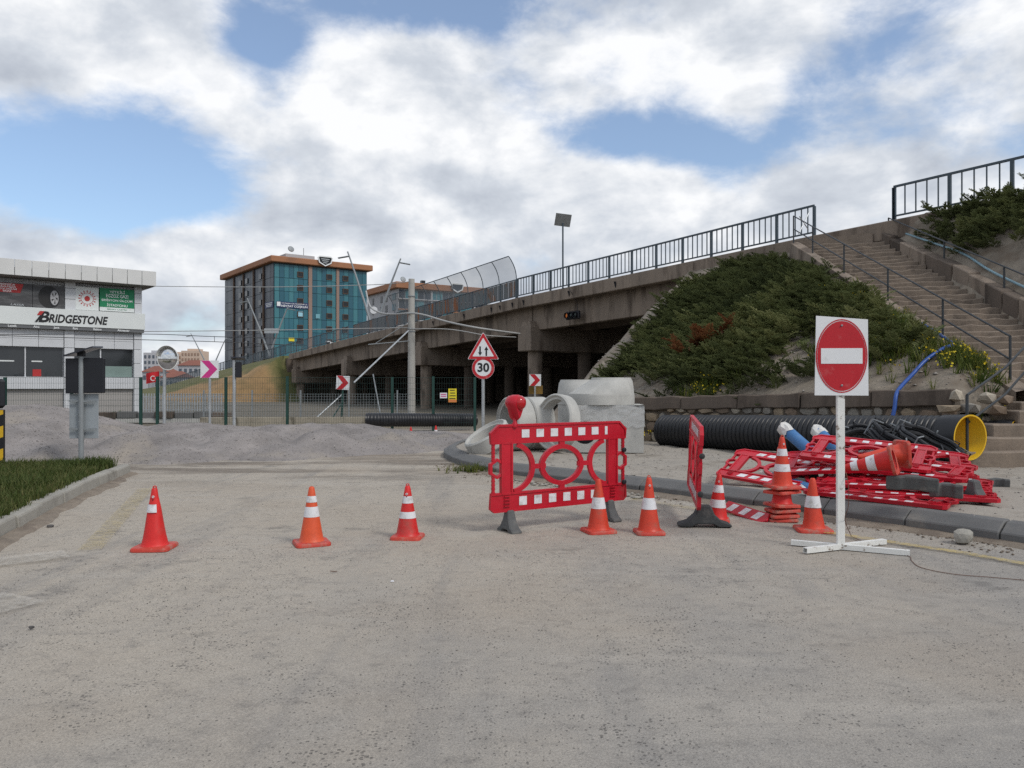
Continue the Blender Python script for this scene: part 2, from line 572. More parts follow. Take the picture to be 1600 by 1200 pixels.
def road_material():
    m, nt, bs = mat_base('dusty_asphalt')
    N, L = nt.nodes, nt.links
    geo = N.new('ShaderNodeNewGeometry')
    pos = geo.outputs['Position']

    def noise(s, det, ro=0.6, sc=(1, 1, 1), off=(0, 0, 0), rot=0, dist=0.0):
        mp = N.new('ShaderNodeMapping')
        mp.inputs['Scale'].default_value = sc
        mp.inputs['Location'].default_value = off
        mp.inputs['Rotation'].default_value = (0, 0, rot)
        L.new(pos, mp.inputs['Vector'])
        n = N.new('ShaderNodeTexNoise')
        n.inputs['Scale'].default_value = s
        n.inputs['Detail'].default_value = det
        n.inputs['Roughness'].default_value = ro
        n.inputs['Distortion'].default_value = dist
        L.new(mp.outputs[0], n.inputs['Vector'])
        return n.outputs['Fac']

    def rng(v, a, b, c=0.0, d=1.0, smooth=True):
        r = N.new('ShaderNodeMapRange')
        if smooth: r.interpolation_type = 'SMOOTHSTEP'
        for k, x in zip(('From Min', 'From Max', 'To Min', 'To Max'), (a, b, c, d)):
            r.inputs[k].default_value = x
        L.new(v, r.inputs['Value'])
        return r.outputs[0]

    def mul(a, b, op='MULTIPLY', clamp=False):
        n = N.new('ShaderNodeMath'); n.operation = op; n.use_clamp = clamp
        for i, v in enumerate((a, b)):
            if isinstance(v, (int, float)): n.inputs[i].default_value = v
            else: L.new(v, n.inputs[i])
        return n.outputs[0]

    def mix(f, a, b):
        n = N.new('ShaderNodeMix'); n.data_type = 'RGBA'
        L.new(f, n.inputs[0])
        for i, v in ((6, a), (7, b)):
            if isinstance(v, tuple): n.inputs[i].default_value = (*v, 1)
            else: L.new(v, n.inputs[i])
        return n.outputs[2]

    sep = N.new('ShaderNodeSeparateXYZ'); L.new(pos, sep.inputs[0])
    # dust lies thick at the far left, thin at the near right
    grad = mul(mul(sep.outputs['X'], -0.045), mul(sep.outputs['Y'], 0.050), 'ADD')
    dust = rng(mul(mul(noise(0.55, 6, 0.62), grad, 'ADD'), 0.0, 'ADD'), 0.42, 1.05)
    c = mix(dust, (0.320, 0.301, 0.276), (0.440, 0.392, 0.328))
    # tyre streaks swinging through the bend
    st = rng(noise(1.0, 5, 0.6, (1.6, 0.16, 1), (4, 2, 0), R(24), 0.6), 0.50, 0.70)
    c = mix(mul(st, 0.55), c, (0.255, 0.243, 0.230))
    st2 = rng(noise(1.0, 5, 0.6, (0.22, 1.4, 1), (1, 9, 0), R(-12), 0.5), 0.52, 0.68)
    c = mix(mul(st2, 0.50), c, (0.450, 0.415, 0.365))
    # bare patches where the dark chippings show
    pat = rng(noise(0.85, 7, 0.72, (1, 1.5, 1), (2.3, 5.1, 0)), 0.57, 0.70)
    c = mix(mul(pat, 0.62), c, (0.125, 0.118, 0.112))
    # brown mud dragged along in front of the heaps
    mud = mul(rng(sep.outputs['Y'], 11.5, 15.5), rng(noise(1.0, 7, 0.65, (0.28, 1.2, 1), (3, 1, 0), R(8), 0.4), 0.42, 0.62))
    c = mix(mul(mud, 0.88), c, (0.165, 0.135, 0.108))
    mot = noise(5.5, 6, 0.72, (1, 1.25, 1), (6, 2, 0))
    c = mix(rng(mot, 0.50, 0.70, 0.0, 0.50), c, (0.200, 0.186, 0.172))
    c = mix(rng(mot, 0.50, 0.28, 0.0, 0.40), c, (0.470, 0.432, 0.378))
    warm = noise(0.33, 4, 0.6, (1, 1, 1), (11, 4, 0))
    c = mix(rng(warm, 0.45, 0.68, 0.0, 0.35), c, (0.385, 0.318, 0.245))
    # fine aggregate
    agg = noise(95, 3, 0.75)
    c = mix(rng(agg, 0.35, 0.65), mix(rng(agg, 0.0, 1.0, 0.35, 0.35), c, (0.07, 0.065, 0.06)), c)
    vo = N.new('ShaderNodeTexVoronoi'); vo.inputs['Scale'].default_value = 42
    L.new(pos, vo.inputs['Vector'])
    thr = rng(noise(1.6, 5, 0.7, (1, 1, 1), (8, 3, 0)), 0.36, 0.68, 0.08, 0.42)
    sp = mul(rng(mul(vo.outputs['Distance'], thr, 'SUBTRACT'), -0.07, 0.02, 1.0, 0.0), 0.62)
    sel = N.new('ShaderNodeSeparateColor'); L.new(vo.outputs['Color'], sel.inputs[0])
    sp = mul(sp, rng(sel.outputs[0], 0.50, 0.62))
    c = mix(sp, c, (0.062, 0.058, 0.056))
    L.new(c, bs.inputs['Base Color'])
    bs.inputs['Roughness'].default_value = 0.92
    bs.inputs['Specular IOR Level'].default_value = 0.25
    h = mul(mul(agg, 0.6), mul(noise(9, 5, 0.6), 1.0), 'ADD')
    bp = N.new('ShaderNodeBump'); bp.inputs['Strength'].default_value = 0.55; bp.inputs['Distance'].default_value = 0.02
    L.new(h, bp.inputs['Height']); L.new(bp.outputs[0], bs.inputs['Normal'])
    return m


ROAD = road_material()
SOIL_BARE = pm('bare_sandy_soil', (0.220, 0.188, 0.150), 0.42, 1.6, 0.95, 1.0, 12, dirt=(0.135, 0.105, 0.078), dscale=1.5, dlo=0.45, dhi=0.68)
ISLAND = pm('sandy_gravel_ground', (0.315, 0.285, 0.245), 0.25, 0.9, 0.95, 0.9, 28, dirt=(0.19, 0.165, 0.135), dscale=0.9, dlo=0.48, dhi=0.72)
GRAVEL = pm('crushed_gravel', (0.225, 0.205, 0.195), 0.42, 1.2, 0.95, 1.0, 34, dirt=(0.29, 0.255, 0.215), dscale=0.5, dlo=0.50, dhi=0.72)
EARTH = pm('ochre_earth', (0.265, 0.175, 0.085), 0.3, 0.5, 0.95, 0.9, 6, dirt=(0.14, 0.095, 0.05), dscale=0.35, dlo=0.5, dhi=0.7)
TURF = pm('embankment_turf', (0.105, 0.112, 0.035), 0.35, 0.5, 0.95, 1.0, 8, dirt=(0.16, 0.125, 0.055), dscale=0.25, dlo=0.5, dhi=0.7)
FIELD = pm('far_ground', (0.135, 0.118, 0.090), 0.3, 0.05, 0.95, 0.3, 2.0)
PEBBLE = pm('dark_chippings', (0.085, 0.080, 0.078), 0.5, 9.0, 0.9, 0.0, 40)
PEBBLE_L = pm('pale_chippings', (0.27, 0.245, 0.22), 0.5, 9.0, 0.9, 0.0, 40)


def worn_paint(name, c, lo, hi, seed, amax=0.5):
    m = pm(name, c, 0.15, 3.0, 0.8, 0.3, 60)
    nt = m.node_tree
    N, L = nt.nodes, nt.links
    geo = N.new('ShaderNodeNewGeometry')
    mp = N.new('ShaderNodeMapping'); mp.inputs['Location'].default_value = (seed, seed * 2, 0)
    L.new(geo.outputs['Position'], mp.inputs['Vector'])
    n = N.new('ShaderNodeTexNoise'); n.inputs['Scale'].default_value = 16.0; n.inputs['Detail'].default_value = 6; n.inputs['Roughness'].default_value = 0.7
    L.new(mp.outputs[0], n.inputs['Vector'])
    r = N.new('ShaderNodeMapRange'); r.inputs['From Min'].default_value = lo; r.inputs['From Max'].default_value = hi
    r.inputs['To Max'].default_value = amax
    L.new(n.outputs['Fac'], r.inputs['Value'])
    L.new(r.outputs[0], nt.nodes['Principled BSDF'].inputs['Alpha'])
    return m


# ------------------------------------------------------------------ ground, road, islands
mb = MB(); S_ = 3000
mb.add([(-S_, -S_, -0.05), (S_, -S_, -0.05), (S_, S_, -0.05), (-S_, S_, -0.05)], [(0, 1, 2, 3)])
tag(mb.build('ground', FIELD), kind='structure')
mb = MB()
nx, ny = 60, 60
vs = []
for j in range(ny + 1):
    for i in range(nx + 1):
        x, y = -34 + 68 * i / nx, -12 + 42 * j / ny
        vs.append((x, y, 0.012 * fbm(x, y, 0.35, 3, 2.0)))
mb.add(vs, [(j * (nx + 1) + i, j * (nx + 1) + i + 1, (j + 1) * (nx + 1) + i + 1, (j + 1) * (nx + 1) + i) for j in range(ny) for i in range(nx)])
tag(mb.build('road', ROAD, smooth=True), kind='structure')


def ribbon(name, pts, w, z, mat):
    pts = [Vector(p) for p in pts]
    L_, R_ = [], []
    for i, p in enumerate(pts):
        t = (pts[min(i + 1, len(pts) - 1)] - pts[max(i - 1, 0)]).normalized()
        nrm = Vector((-t.y, t.x, 0)) * w / 2
        L_.append((p.x + nrm.x, p.y + nrm.y, z)); R_.append((p.x - nrm.x, p.y - nrm.y, z))
    n = len(pts)
    m = MB().add(L_ + R_, [(i, n + i, n + i + 1, i + 1) for i in range(n - 1)])
    return tag(m.build(name, mat), kind='structure')


def subdiv(a, b, n):
    a, b = Vector(a), Vector(b)
    return [a.lerp(b, i / n) for i in range(n + 1)]


YPAINT = worn_paint('worn_yellow_paint', (0.48, 0.36, 0.10), 0.34, 0.56, 1.0, 0.55)
YPAINT2 = worn_paint('faded_yellow_paint', (0.46, 0.37, 0.17), 0.40, 0.62, 3.0, 0.42)
WPAINT = worn_paint('worn_white_paint', (0.50, 0.47, 0.42), 0.30, 0.56, 5.0, 0.40)
ribbon('yellow_edge_line', subdiv(G(228, 765), G(140, 862), 6), 0.22, 0.022, YPAINT2)
ribbon('yellow_kerb_line', [G(1290, 834), G(1400, 851), G(1500, 866), G(1600, 884), G(1750, 915)], 0.13, 0.022, YPAINT)
ribbon('yellow_far_line', [G(985, 781), G(1060, 793), G(1150, 806)], 0.18, 0.022, YPAINT2)
ribbon('white_road_mark', [G(-60, 888), G(104, 868)], 0.40, 0.022, WPAINT)
ribbon('white_stop_mark', [G(-60, 960), G(40, 936)], 0.55, 0.022, WPAINT)

# --- kerbs: each stone is a piece
def kerb(name, path, prof, mat, seg, jitter=0.0, gap=0.012):
    """path: ground polyline, the road lies on its left; prof: (inward offset, z)"""
    path = [Vector((p[0], p[1], 0)) for p in path]
    d = [0]
    for a, b in zip(path, path[1:]):
        d.append(d[-1] + (b - a).length)

    def at(s):
        for i in range(len(path) - 1):
            if s <= d[i + 1] or i == len(path) - 2:
                t = (s - d[i]) / (d[i + 1] - d[i])
                return path[i].lerp(path[i + 1], t), (path[i + 1] - path[i]).normalized()
    root = empty(name, path[0]); root['kind'] = 'structure'
    n = int(round(d[-1] / seg))
    rnd = random.Random(len(name))
    for k in range(n):
        s0, s1 = d[-1] * k / n + gap / 2, d[-1] * (k + 1) / n - gap / 2
        m = MB(); vs = []
        dz, dn = rnd.uniform(-jitter, jitter), rnd.uniform(-jitter, jitter)
        tl = rnd.uniform(-jitter, jitter)
        for q, s in enumerate((s0, s1)):
            p, t = at(s)
            nr = Vector((t.y, -t.x, 0))
            for (o, z) in prof:
                vs.append(p + nr * (o + dn + (tl if q else 0)) + Vector((0, 0, z + (dz if z > 0 else 0))) - path[0])
        c = len(prof)
        m.add(vs, [tuple(range(c - 1, -1, -1)), tuple(range(c, 2 * c))] + [(i, (i + 1) % c, c + (i + 1) % c, c + i) for i in range(c)])
        m.build('kerb_stone', mat, root, bevel=0.012)
    return root


# the road lies on the left hand going along; stones step inward to the right
kl = [G(205, 741), (-6.55, 11.9, 0), (-5.9, 9.7, 0), (-5.38, 8.0, 0), (-4.5, 5.0, 0)]
kerb('kerb_left', kl[::1][::-1][::-1], [(0, -0.05), (0.02, 0.17), (0.045, 0.19), (0.19, 0.19), (0.19, -0.05)], KERB_L, 0.95, 0.012)
KR = [(-0.9, 22.5), (-1.45, 20.6), (-1.68, 19.0), (-1.56, 17.6), (-1.22, 16.3), (-0.72, 15.1), (-0.05, 13.95), (0.8, 13.05), (1.76, 12.1), (3.1, 10.55), (4.37, 9.05), (5.25, 7.85), (7.5, 4.9)]
KR = [Vector((p[0], p[1], 0)) for p in KR]
kerb('kerb_right', KR[::-1], [(0, -0.05), (0.0, 0.115), (0.02, 0.125), (0.16, 0.215), (0.30, 0.22), (0.30, -0.05)], KERB_R, 1.0, 0.006)


def inside_poly(x, y, poly):
    c = False
    j = len(poly) - 1
    for i in range(len(poly)):
        xi, yi = poly[i][0], poly[i][1]
        xj, yj = poly[j][0], poly[j][1]
        if (yi > y) != (yj > y) and x < (xj - xi) * (y - yi) / (yj - yi) + xi:
            c = not c
        j = i
    return c


def sheet(name, x0, x1, y0, y1, step, zf, keep, mat, kind='structure', skirt=None):
    nx, ny = int((x1 - x0) / step), int((y1 - y0) / step)
    idx, vs, fs = {}, [], []
    ok = {}
    for j in range(ny + 1):
        for i in range(nx + 1):
            x, y = x0 + i * step, y0 + j * step
            if keep(x, y):
                idx[i, j] = len(vs)
                vs.append((x, y, zf(x, y)))
    for j in range(ny):
        for i in range(nx):
            q = [(i, j), (i + 1, j), (i + 1, j + 1), (i, j + 1)]
            if all(k in idx for k in q):
                fs.append(tuple(idx[k] for k in q))
    V = np.array(vs, dtype=np.float32)
    o = np_mesh(name, V, np.array(fs), mat, smooth=True)
    return tag(o, kind=kind)


def inner(path, off):
    out = []
    for i, p in enumerate(path):
        t = (path[min(i + 1, len(path) - 1)] - path[max(i - 1, 0)]).normalized()
        out.append(p + Vector((-t.y, t.x, 0)) * off)
    return out


isl_poly = [(p.x, p.y) for p in inner(KR, 0.16)] + [(16, 4.9), (16, 30), (2, 30), (-0.5, 24)]


def island_z(x, y):
    z = 0.195 + 0.025 * fbm(x, y, 0.9, 4, 1.0) + 0.02 * fbm(x, y, 3.0, 3, 4.0)
    return z


sheet('island_ground', -2.5, 16, 4.5, 27, 0.16, island_z, lambda x, y: inside_poly(x, y, isl_poly), ISLAND)

grass_poly = [(-4.65, 5.0), (-5.52, 8.0), (-6.05, 9.7), (-6.7, 11.9), (-7.35, 14.2), (-8.2, 14.5), (-10.5, 13.6), (-18, 12.0), (-18, 5.0)]


def grass_z(x, y):
    return 0.165 + 0.03 * fbm(x, y, 0.8, 3, 6.0)


sheet('grass_island', -18, -4, 5, 15, 0.14, grass_z, lambda x, y: inside_poly(x, y, grass_poly), pm('grass_soil', (0.075, 0.075, 0.030), 0.35, 3.0, 0.95, 0.6, 25))

# ------------------------------------------------------------------ gravel ridge across the closed road
RX = [-30, -16, -14, -12.95, -11.9, -10.9, -10.1, -9.3, -8.2, -7.3, -6.6, -5.9, -5.0, -4.2, -3.5, -2.8, -1.9, -1.0, 0.2]
RZ = [1.3, 1.25, 1.18, 1.16, 1.02, 0.72, 0.56, 0.66, 0.66, 0.52, 0.58, 0.66, 0.62, 0.58, 0.46, 0.40, 0.30, 0.12, 0.0]
RF = [6, 5.8, 5.6, 5.5, 5.2, 4.9, 4.7, 4.6, 4.4, 4.0, 3.6, 3.2, 3.0, 2.8, 2.4, 2.2, 2.0, 1.8, 1.6]


HEAPS = [(-6.4, 18.6, 0.74, 1.55), (-4.7, 19.0, 0.70, 1.45), (-3.2, 19.6, 0.56, 1.25), (-8.6, 18.0, 0.74, 1.8), (-1.8, 20.4, 0.36, 1.1), (-11.2, 17.7, 0.92, 2.4), (-14.2, 17.8, 1.15, 3.0), (-9.9, 16.6, 0.46, 1.3), (-7.5, 17.2, 0.40, 1.2), (-5.5, 17.9, 0.36, 1.1)]


def mound_z(x, y):
    h, wf = np.interp(x, RX, RZ), np.interp(x, RX, RF)
    yc = 21.2 + 0.10 * (x + 8) + 0.5 * fbm(x, 0, 0.25, 3, 9)
    t = (yc - y) / wf if y < yc else (y - yc) / 4.5
    t = min(max(t, 0), 1.25)
    p = max(0.0, 1 - t)
    p = p * (1.25 - 0.25 * p) * (1 - 0.12 * math.exp(-(t / 0.12) ** 2))
    # separate tipped heaps leave shoulders in the front
    lump = 0.5 + 0.5 * math.sin(x * 1.15 + 1.3 * fbm(x, y, 0.3, 2, 3) + 0.5)
    p *= 1.10 - 0.30 * lump * min(1, t * 2.2)
    z = h * p + 0.10 * p * fbm(x, y, 0.8, 4, 5.0) + 0.030 * min(1, 3 * p + 0.25) * fbm(x, y, 3.5, 4, 8.0)
    for (hx, hy, hh, hr) in HEAPS:
        q = math.hypot((x - hx) + 0.25 * fbm(x, y, 0.6, 2, hx), (y - hy) * 1.05)
        zc = hh * (1 - q / hr)
        if zc > 0:
            zc = zc - 0.10 * hh * math.exp(-(q / (0.22 * hr)) ** 2) + 0.035 * fbm(x, y, 1.6, 4, 5.5)
            k = 0.07
            z = max(z, zc) + max(0.0, k - abs(z - zc)) ** 2 / (4 * k)
            p = max(p, 0.3)
    return z - 0.035 * (1 - min(1, p * 6)) - 0.02


mound = sheet('gravel_heap_ground', -30, 1.0, 13.5, 27.5, 0.13, mound_z, lambda x, y: True, GRAVEL)

# ------------------------------------------------------------------ embankment and stairs geometry
NB = Vector((0.84, 0.543, 0))      # across the bridge, away from the camera
MBD = Vector((-0.543, 0.84, 0))    # along the bridge, away from the camera


def AB(a, b, z=0.0):
    return NB * a + MBD * b + Vector((0, 0, z))


DB = [-20, 10, 18, 38, 47, 61, 83.5, 117, 162, 230]
DZ = [7.45, 7.40, 7.34, 6.96, 6.62, 6.15, 5.2, 4.0, 1.95, 0.2]


def deck_z(b):
    return float(np.interp(b, DB, DZ))


SX0, SX1 = 10.5, 12.7      # stairs between these X


def stair_z(y):
    return 1.35 + max(y - 15.4, 0) * 0.425


W0, W1 = Vector((3.2, 20.6, 0)), Vector((8.75, 15.25, 0))


def slope_z(x, y):
    a, b = NB.x * x + NB.y * y, MBD.x * x + MBD.y * y
    aw = float(np.interp(b, [4, 7.5, 8.3, 15.5, 21, 26], [17.6, 17.2, 15.98, 14.25, 14.4, 14.6]))
    zw = float(np.interp(b, [4, 7.5, 8.3, 15.5, 19, 26], [1.2, 1.45, 1.53, 1.27, 0.55, 0.2]))
    u = (a - aw) / (25.0 - aw)
    top = 6.75
    z = zw + (top - zw) * (u if u < 0 else u ** 0.92)
    if u < 0: z = zw + u * (45.0 if b < 15.6 else 9.0)
    # the end of the cone under the bridge
    be = 20.3 + 3.9 * min(max(u, 0), 1.2)
    if b > be: z -= (b - be) * 1.15
    z += 0.035 * fbm(x, y, 2.6, 3, 6.5) * min(1, max(u * 12, 0.0))
    z += 0.16 * fbm(x, y, 0.5, 4, 2.5) * min(1, max(u * 6, 0.0)) - 0.03 * max(0, 1 - abs(u) * 18)
    if x > 9.2 and y > 14:
        sz = stair_z(y) + 0.05
        k = min(1, max(0, (x - 9.2) / 1.1))
        z = z * (1 - k) + min(z, sz) * k if x < SX0 - 0.1 else z
    if SX0 - 0.1 <= x <= SX1 + 0.1:
        z = min(z, stair_z(y) - 0.45)
        z = stair_z(y) - 0.5
    if x > SX1 + 0.1:
        xl = 21.0 + 0.84 * (25 - 25)  # bridge edge at this y
        bl = (y - 13.575) / 0.84
        xe = 21.0 - 0.543 * bl
        w = max(xe - SX1 - 0.4, 0.3)
        k = min(1.15, max(0, (x - SX1 - 0.4) / w))
        zs = stair_z(y) + 0.72
        z = zs + (7.22 - zs) * k ** 0.8 + 0.10 * fbm(x, y, 0.8, 3, 7.7)
        if y < 17.5: z = zs + (7.22 - zs) * min(1, (x - SX1) / 9.0)
    if x < SX1 + 0.1 and u > 0.97: z = min(z, 6.72)
    return z


def slope_keep(x, y):
    a, b = NB.x * x + NB.y * y, MBD.x * x + MBD.y * y
    aw = float(np.interp(b, [4, 7.5, 8.3, 15.55, 15.7, 21, 26], [17.2, 16.9, 15.72, 13.98, 12.2, 12.2, 12.2]))
    if x > SX1 + 0.1:
        return a < 25.3 and y > 15
    return aw < a < 26.6 and b < 33 and y > 14.8 and slope_z(x, y) > -0.4


sheet('embankment', -3, 24, 12, 40, 0.2, slope_z, slope_keep, SOIL_BARE)

# left approach ramp beyond the bridge: turf above, cut ochre earth towards the abutment
def ramp_material():
    m = pm('ramp_soil_and_turf', (0.5, 0.5, 0.5), 0.3, 0.5, 0.95, 0.9, 6)
    nt = m.node_tree
    N, L = nt.nodes, nt.links
    bs = N['Principled BSDF']
    old = bs.inputs['Base Color'].links[0].from_socket
    at = N.new('ShaderNodeAttribute'); at.attribute_name = 'tint'
    geo = N.new('ShaderNodeNewGeometry')
    n = N.new('ShaderNodeTexNoise'); n.inputs['Scale'].default_value = 0.5; n.inputs['Detail'].default_value = 7; n.inputs['Roughness'].default_value = 0.65
    L.new(geo.outputs['Position'], n.inputs['Vector'])
    ad = N.new('ShaderNodeMath'); ad.operation = 'MULTIPLY_ADD'; ad.inputs[1].default_value = 1.1; L.new(n.outputs['Fac'], ad.inputs[0]); L.new(at.outputs['Fac'], ad.inputs[2])
    r = N.new('ShaderNodeValToRGB'); e = r.color_ramp.elements
    e[0].position = 0.50; e[0].color = (0.180, 0.195, 0.062, 1)
    e[1].position = 1.0; e[1].color = (0.520, 0.330, 0.155, 1)
    k = r.color_ramp.elements.new(0.80); k.color = (0.330, 0.265, 0.115, 1)
    k = r.color_ramp.elements.new(0.20); k.color = (0.270, 0.235, 0.100, 1)
    mp = N.new('ShaderNodeMapRange'); mp.inputs['From Max'].default_value = 1.5; L.new(ad.outputs[0], mp.inputs['Value']); L.new(mp.outputs[0], r.inputs[0])
    mx = N.new('ShaderNodeVectorMath'); mx.operation = 'MULTIPLY'; L.new(r.outputs[0], mx.inputs[0]); L.new(old, mx.inputs[1])
    L.new(mx.outputs[0], bs.inputs['Base Color'])
    return m


def ramp():
    bs_ = list(np.arange(79.5, 90, 0.5)) + list(np.arange(90, 120, 1.0)) + list(np.arange(120, 231, 5.0))
    as_ = [25.9, 25.2, 24.9, 24.4] + list(np.arange(23.8, 4.0, -0.7))
    V, T = [], []
    for b in bs_:
        zt = deck_z(b) - 0.12
        for a in as_:
            d = max(0.0, 24.9 - a)
            z = zt - d * 0.47 if d > 0 else zt
            if b < 85.5:                       # the cone end falls away under the bridge
                z = min(z, zt - 0.9) - (85.5 - b) * 1.1
            near = max(0.0, 1 - max(0, b - 85) / 26.0)
            z += (0.25 + 0.35 * near) * fbm(a, b, 0.35, 4, 3.0) * min(1, d * 0.4) - 0.5 * near * min(1, d * 0.3)
            V.append(AB(a, b, max(z, -0.12)))
            T.append(min(1.0, max(0.0, 0.5 + (d - 1.2 - 0.16 * (b - 85)) * 0.42)))
    c, n = len(as_), len(bs_)
    F_ = [(i * c + k, i * c + k + 1, (i + 1) * c + k + 1, (i + 1) * c + k) for i in range(n - 1) for k in range(c - 1)]
    o = np_mesh('ramp_embankment', np.array([tuple(v) for v in V]), np.array(F_), ramp_material(), tint=np.array(T), smooth=True)
    return tag(o, kind='structure')


ramp()

# ------------------------------------------------------------------ the bridge
bridge = empty('road_bridge', AB(25, 36), label='long brown concrete road bridge on columns crossing behind the site', cat='bridge')
BO = AB(25, 36)


def bpart(name, m, mat=CONC, **kw):
    m.v = [tuple(Vector(p) - BO) for p in m.v]
    return m.build(name, mat, bridge, **kw)


def along(a0, a1, b0, b1, zt0, zt1, h0, h1=None, step=6.0):
    """box running along the bridge, top following the two heights"""
    h1 = h0 if h1 is None else h1
    m = MB()
    m.hexa([AB(a0, b0, zt0 - h0), AB(a0, b1, zt1 - h1), AB(a1, b1, zt1 - h1), AB(a1, b0, zt0 - h0)][::-1],
           [AB(a0, b0, zt0), AB(a0, b1, zt1), AB(a1, b1, zt1), AB(a1, b0, zt0)][::-1])
    return m


def zd(b): return deck_z(b) - 0.10


PIERS = [37.6, 52.0, 67.2, 82.3]
EDGES = [24.0] + PIERS + [85.5]
# slab and edge beam in lengths
bs_ = [-12, 0, 10, 18, 24, 31, 38, 47, 54, 61, 72, 83.5]
for b0, b1 in zip(bs_, bs_[1:]):
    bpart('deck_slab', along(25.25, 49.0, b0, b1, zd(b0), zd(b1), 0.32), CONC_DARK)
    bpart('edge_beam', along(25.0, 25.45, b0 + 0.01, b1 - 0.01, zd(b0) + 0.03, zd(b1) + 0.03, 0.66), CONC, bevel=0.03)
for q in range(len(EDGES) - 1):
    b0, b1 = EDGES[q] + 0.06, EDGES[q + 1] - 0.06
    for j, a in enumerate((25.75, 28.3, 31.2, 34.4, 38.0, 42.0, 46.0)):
        bpart('girder', along(a, a + 0.5, b0, b1, zd(b0) - 0.33, zd(b1) - 0.33, 1.62), CONC if j == 0 else CONC_DARK, bevel=0.03)  # inner girders get darker concrete, the shade under the deck put into colour
col_src = None
for b in PIERS:
    zt = zd(b) - 1.72
    m = MB()
    m.hexa([AB(25.15, b - 0.68, zt - 1.45), AB(48.0, b - 0.68, zt - 1.45), AB(48.0, b + 0.68, zt - 1.45), AB(25.15, b + 0.68, zt - 1.45)],
           [AB(25.15, b - 0.68, zt), AB(48.0, b - 0.68, zt), AB(48.0, b + 0.68, zt), AB(25.15, b + 0.68, zt)])
    bpart('pier_cap', m, CONC, bevel=0.04)
    for k in range(6):
        a = 25.95 + 3.74 * k
        m = MB().lathe([(0.44, -0.3), (0.44, zt - 1.44)], 18, Matrix.Translation(AB(a, b)))
        bpart('column', m, CONC if k == 0 else CONC_DARK, smooth=True)  # columns behind the first row: under-deck shade painted as darker concrete
# bearing blocks on the first pier caps
for b in PIERS:
    zt = zd(b) - 1.72
    bpart('bearing_block', MB().hexa([AB(25.3, b - 0.5, zt + 0.002), AB(25.74, b - 0.5, zt + 0.002), AB(25.74, b + 0.5, zt + 0.002), AB(25.3, b + 0.5, zt + 0.002)],
          [AB(25.3, b - 0.4, zt + 0.3), AB(25.74, b - 0.4, zt + 0.3), AB(25.74, b + 0.4, zt + 0.3), AB(25.3, b + 0.4, zt + 0.3)]), CONC)
# left abutment with stepped head
b = 84.6
zt = zd(b)
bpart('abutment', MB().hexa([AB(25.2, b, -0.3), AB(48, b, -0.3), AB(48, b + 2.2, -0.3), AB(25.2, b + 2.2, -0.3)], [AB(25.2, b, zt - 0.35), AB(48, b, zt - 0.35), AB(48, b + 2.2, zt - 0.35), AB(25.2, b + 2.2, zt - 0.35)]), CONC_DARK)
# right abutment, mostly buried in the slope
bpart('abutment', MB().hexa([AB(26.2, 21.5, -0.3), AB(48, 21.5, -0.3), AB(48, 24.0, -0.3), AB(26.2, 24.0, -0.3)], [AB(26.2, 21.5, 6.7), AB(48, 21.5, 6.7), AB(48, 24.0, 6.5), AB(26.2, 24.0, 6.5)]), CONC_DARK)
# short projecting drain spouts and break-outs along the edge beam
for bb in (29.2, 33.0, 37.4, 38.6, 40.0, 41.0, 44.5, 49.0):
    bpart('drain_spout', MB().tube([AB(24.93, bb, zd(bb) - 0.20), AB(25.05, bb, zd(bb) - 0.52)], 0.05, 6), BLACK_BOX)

# added wall: blocks far-side light so the underpass stays dark
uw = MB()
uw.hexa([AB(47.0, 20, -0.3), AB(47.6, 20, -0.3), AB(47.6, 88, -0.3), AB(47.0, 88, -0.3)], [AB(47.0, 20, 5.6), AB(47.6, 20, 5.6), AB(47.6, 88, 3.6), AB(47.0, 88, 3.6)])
o = uw.build('underpass_light_block', CONC_DARK)
tag(o, 'added dark wall behind the columns, blocking light from the far side of the underpass', 'wall')

# ------------------------------------------------------------------ bridge railings
def unit_box(name, d, mat, base=True):
    m = MB().box((0, 0, d[2] / 2 if base else 0), d).mesh(name)
    m.materials.append(mat)
    return bpy.data.objects.new(name, m)


ANG = math.atan2(MBD.y, MBD.x)


def railing(name, b0, b1, a, label, posts, bal_from, bal_to, bal_step, H=1.12, group=None):
    org = AB(a, b0, deck_z(b0))
    root = empty(name, org, (0, 0, ANG), label, 'railing', group)
    post = unit_box('post', (0.10, 0.08, H), RAIL)
    bal = unit_box('baluster', (0.035, 0.035, H - 0.14), RAIL)
    for bb in posts:
        inst(post, root, (bb - b0, 0, deck_z(bb) - org.z - 0.08))
    n = 0
    bb = bal_from
    while bb < bal_to:
        if min(abs(bb - p) for p in posts) > 0.09:
            inst(bal, root, (bb - b0, 0, deck_z(bb) - org.z + 0.05))
            n += 1
        bb += bal_step
    # rails in lengths that follow the fall of the deck
    cuts = [b0] + [p for p in posts[3::4] if b0 + 1 < p < b1 - 1] + [b1]
    for c0, c1 in zip(cuts, cuts[1:]):
        for hz, th in ((H - 0.05, 0.07), (0.07, 0.05)):
            z0, z1 = deck_z(c0) - org.z + hz, deck_z(c1) - org.z + hz
            L0, L1 = c0 - b0, c1 - b0
            MB().hexa([(L0, -0.035, z0 - th / 2), (L1, -0.035, z1 - th / 2), (L1, 0.035, z1 - th / 2), (L0, 0.035, z0 - th / 2)],
                      [(L0, -0.035, z0 + th / 2), (L1, -0.035, z1 + th / 2), (L1, 0.035, z1 + th / 2), (L0, 0.035, z0 + th / 2)]).build('rail', RAIL, root)
    return root


def frange(a, b, s):
    out = []
    while a <= b + 1e-6:
        out.append(a); a += s
    return out


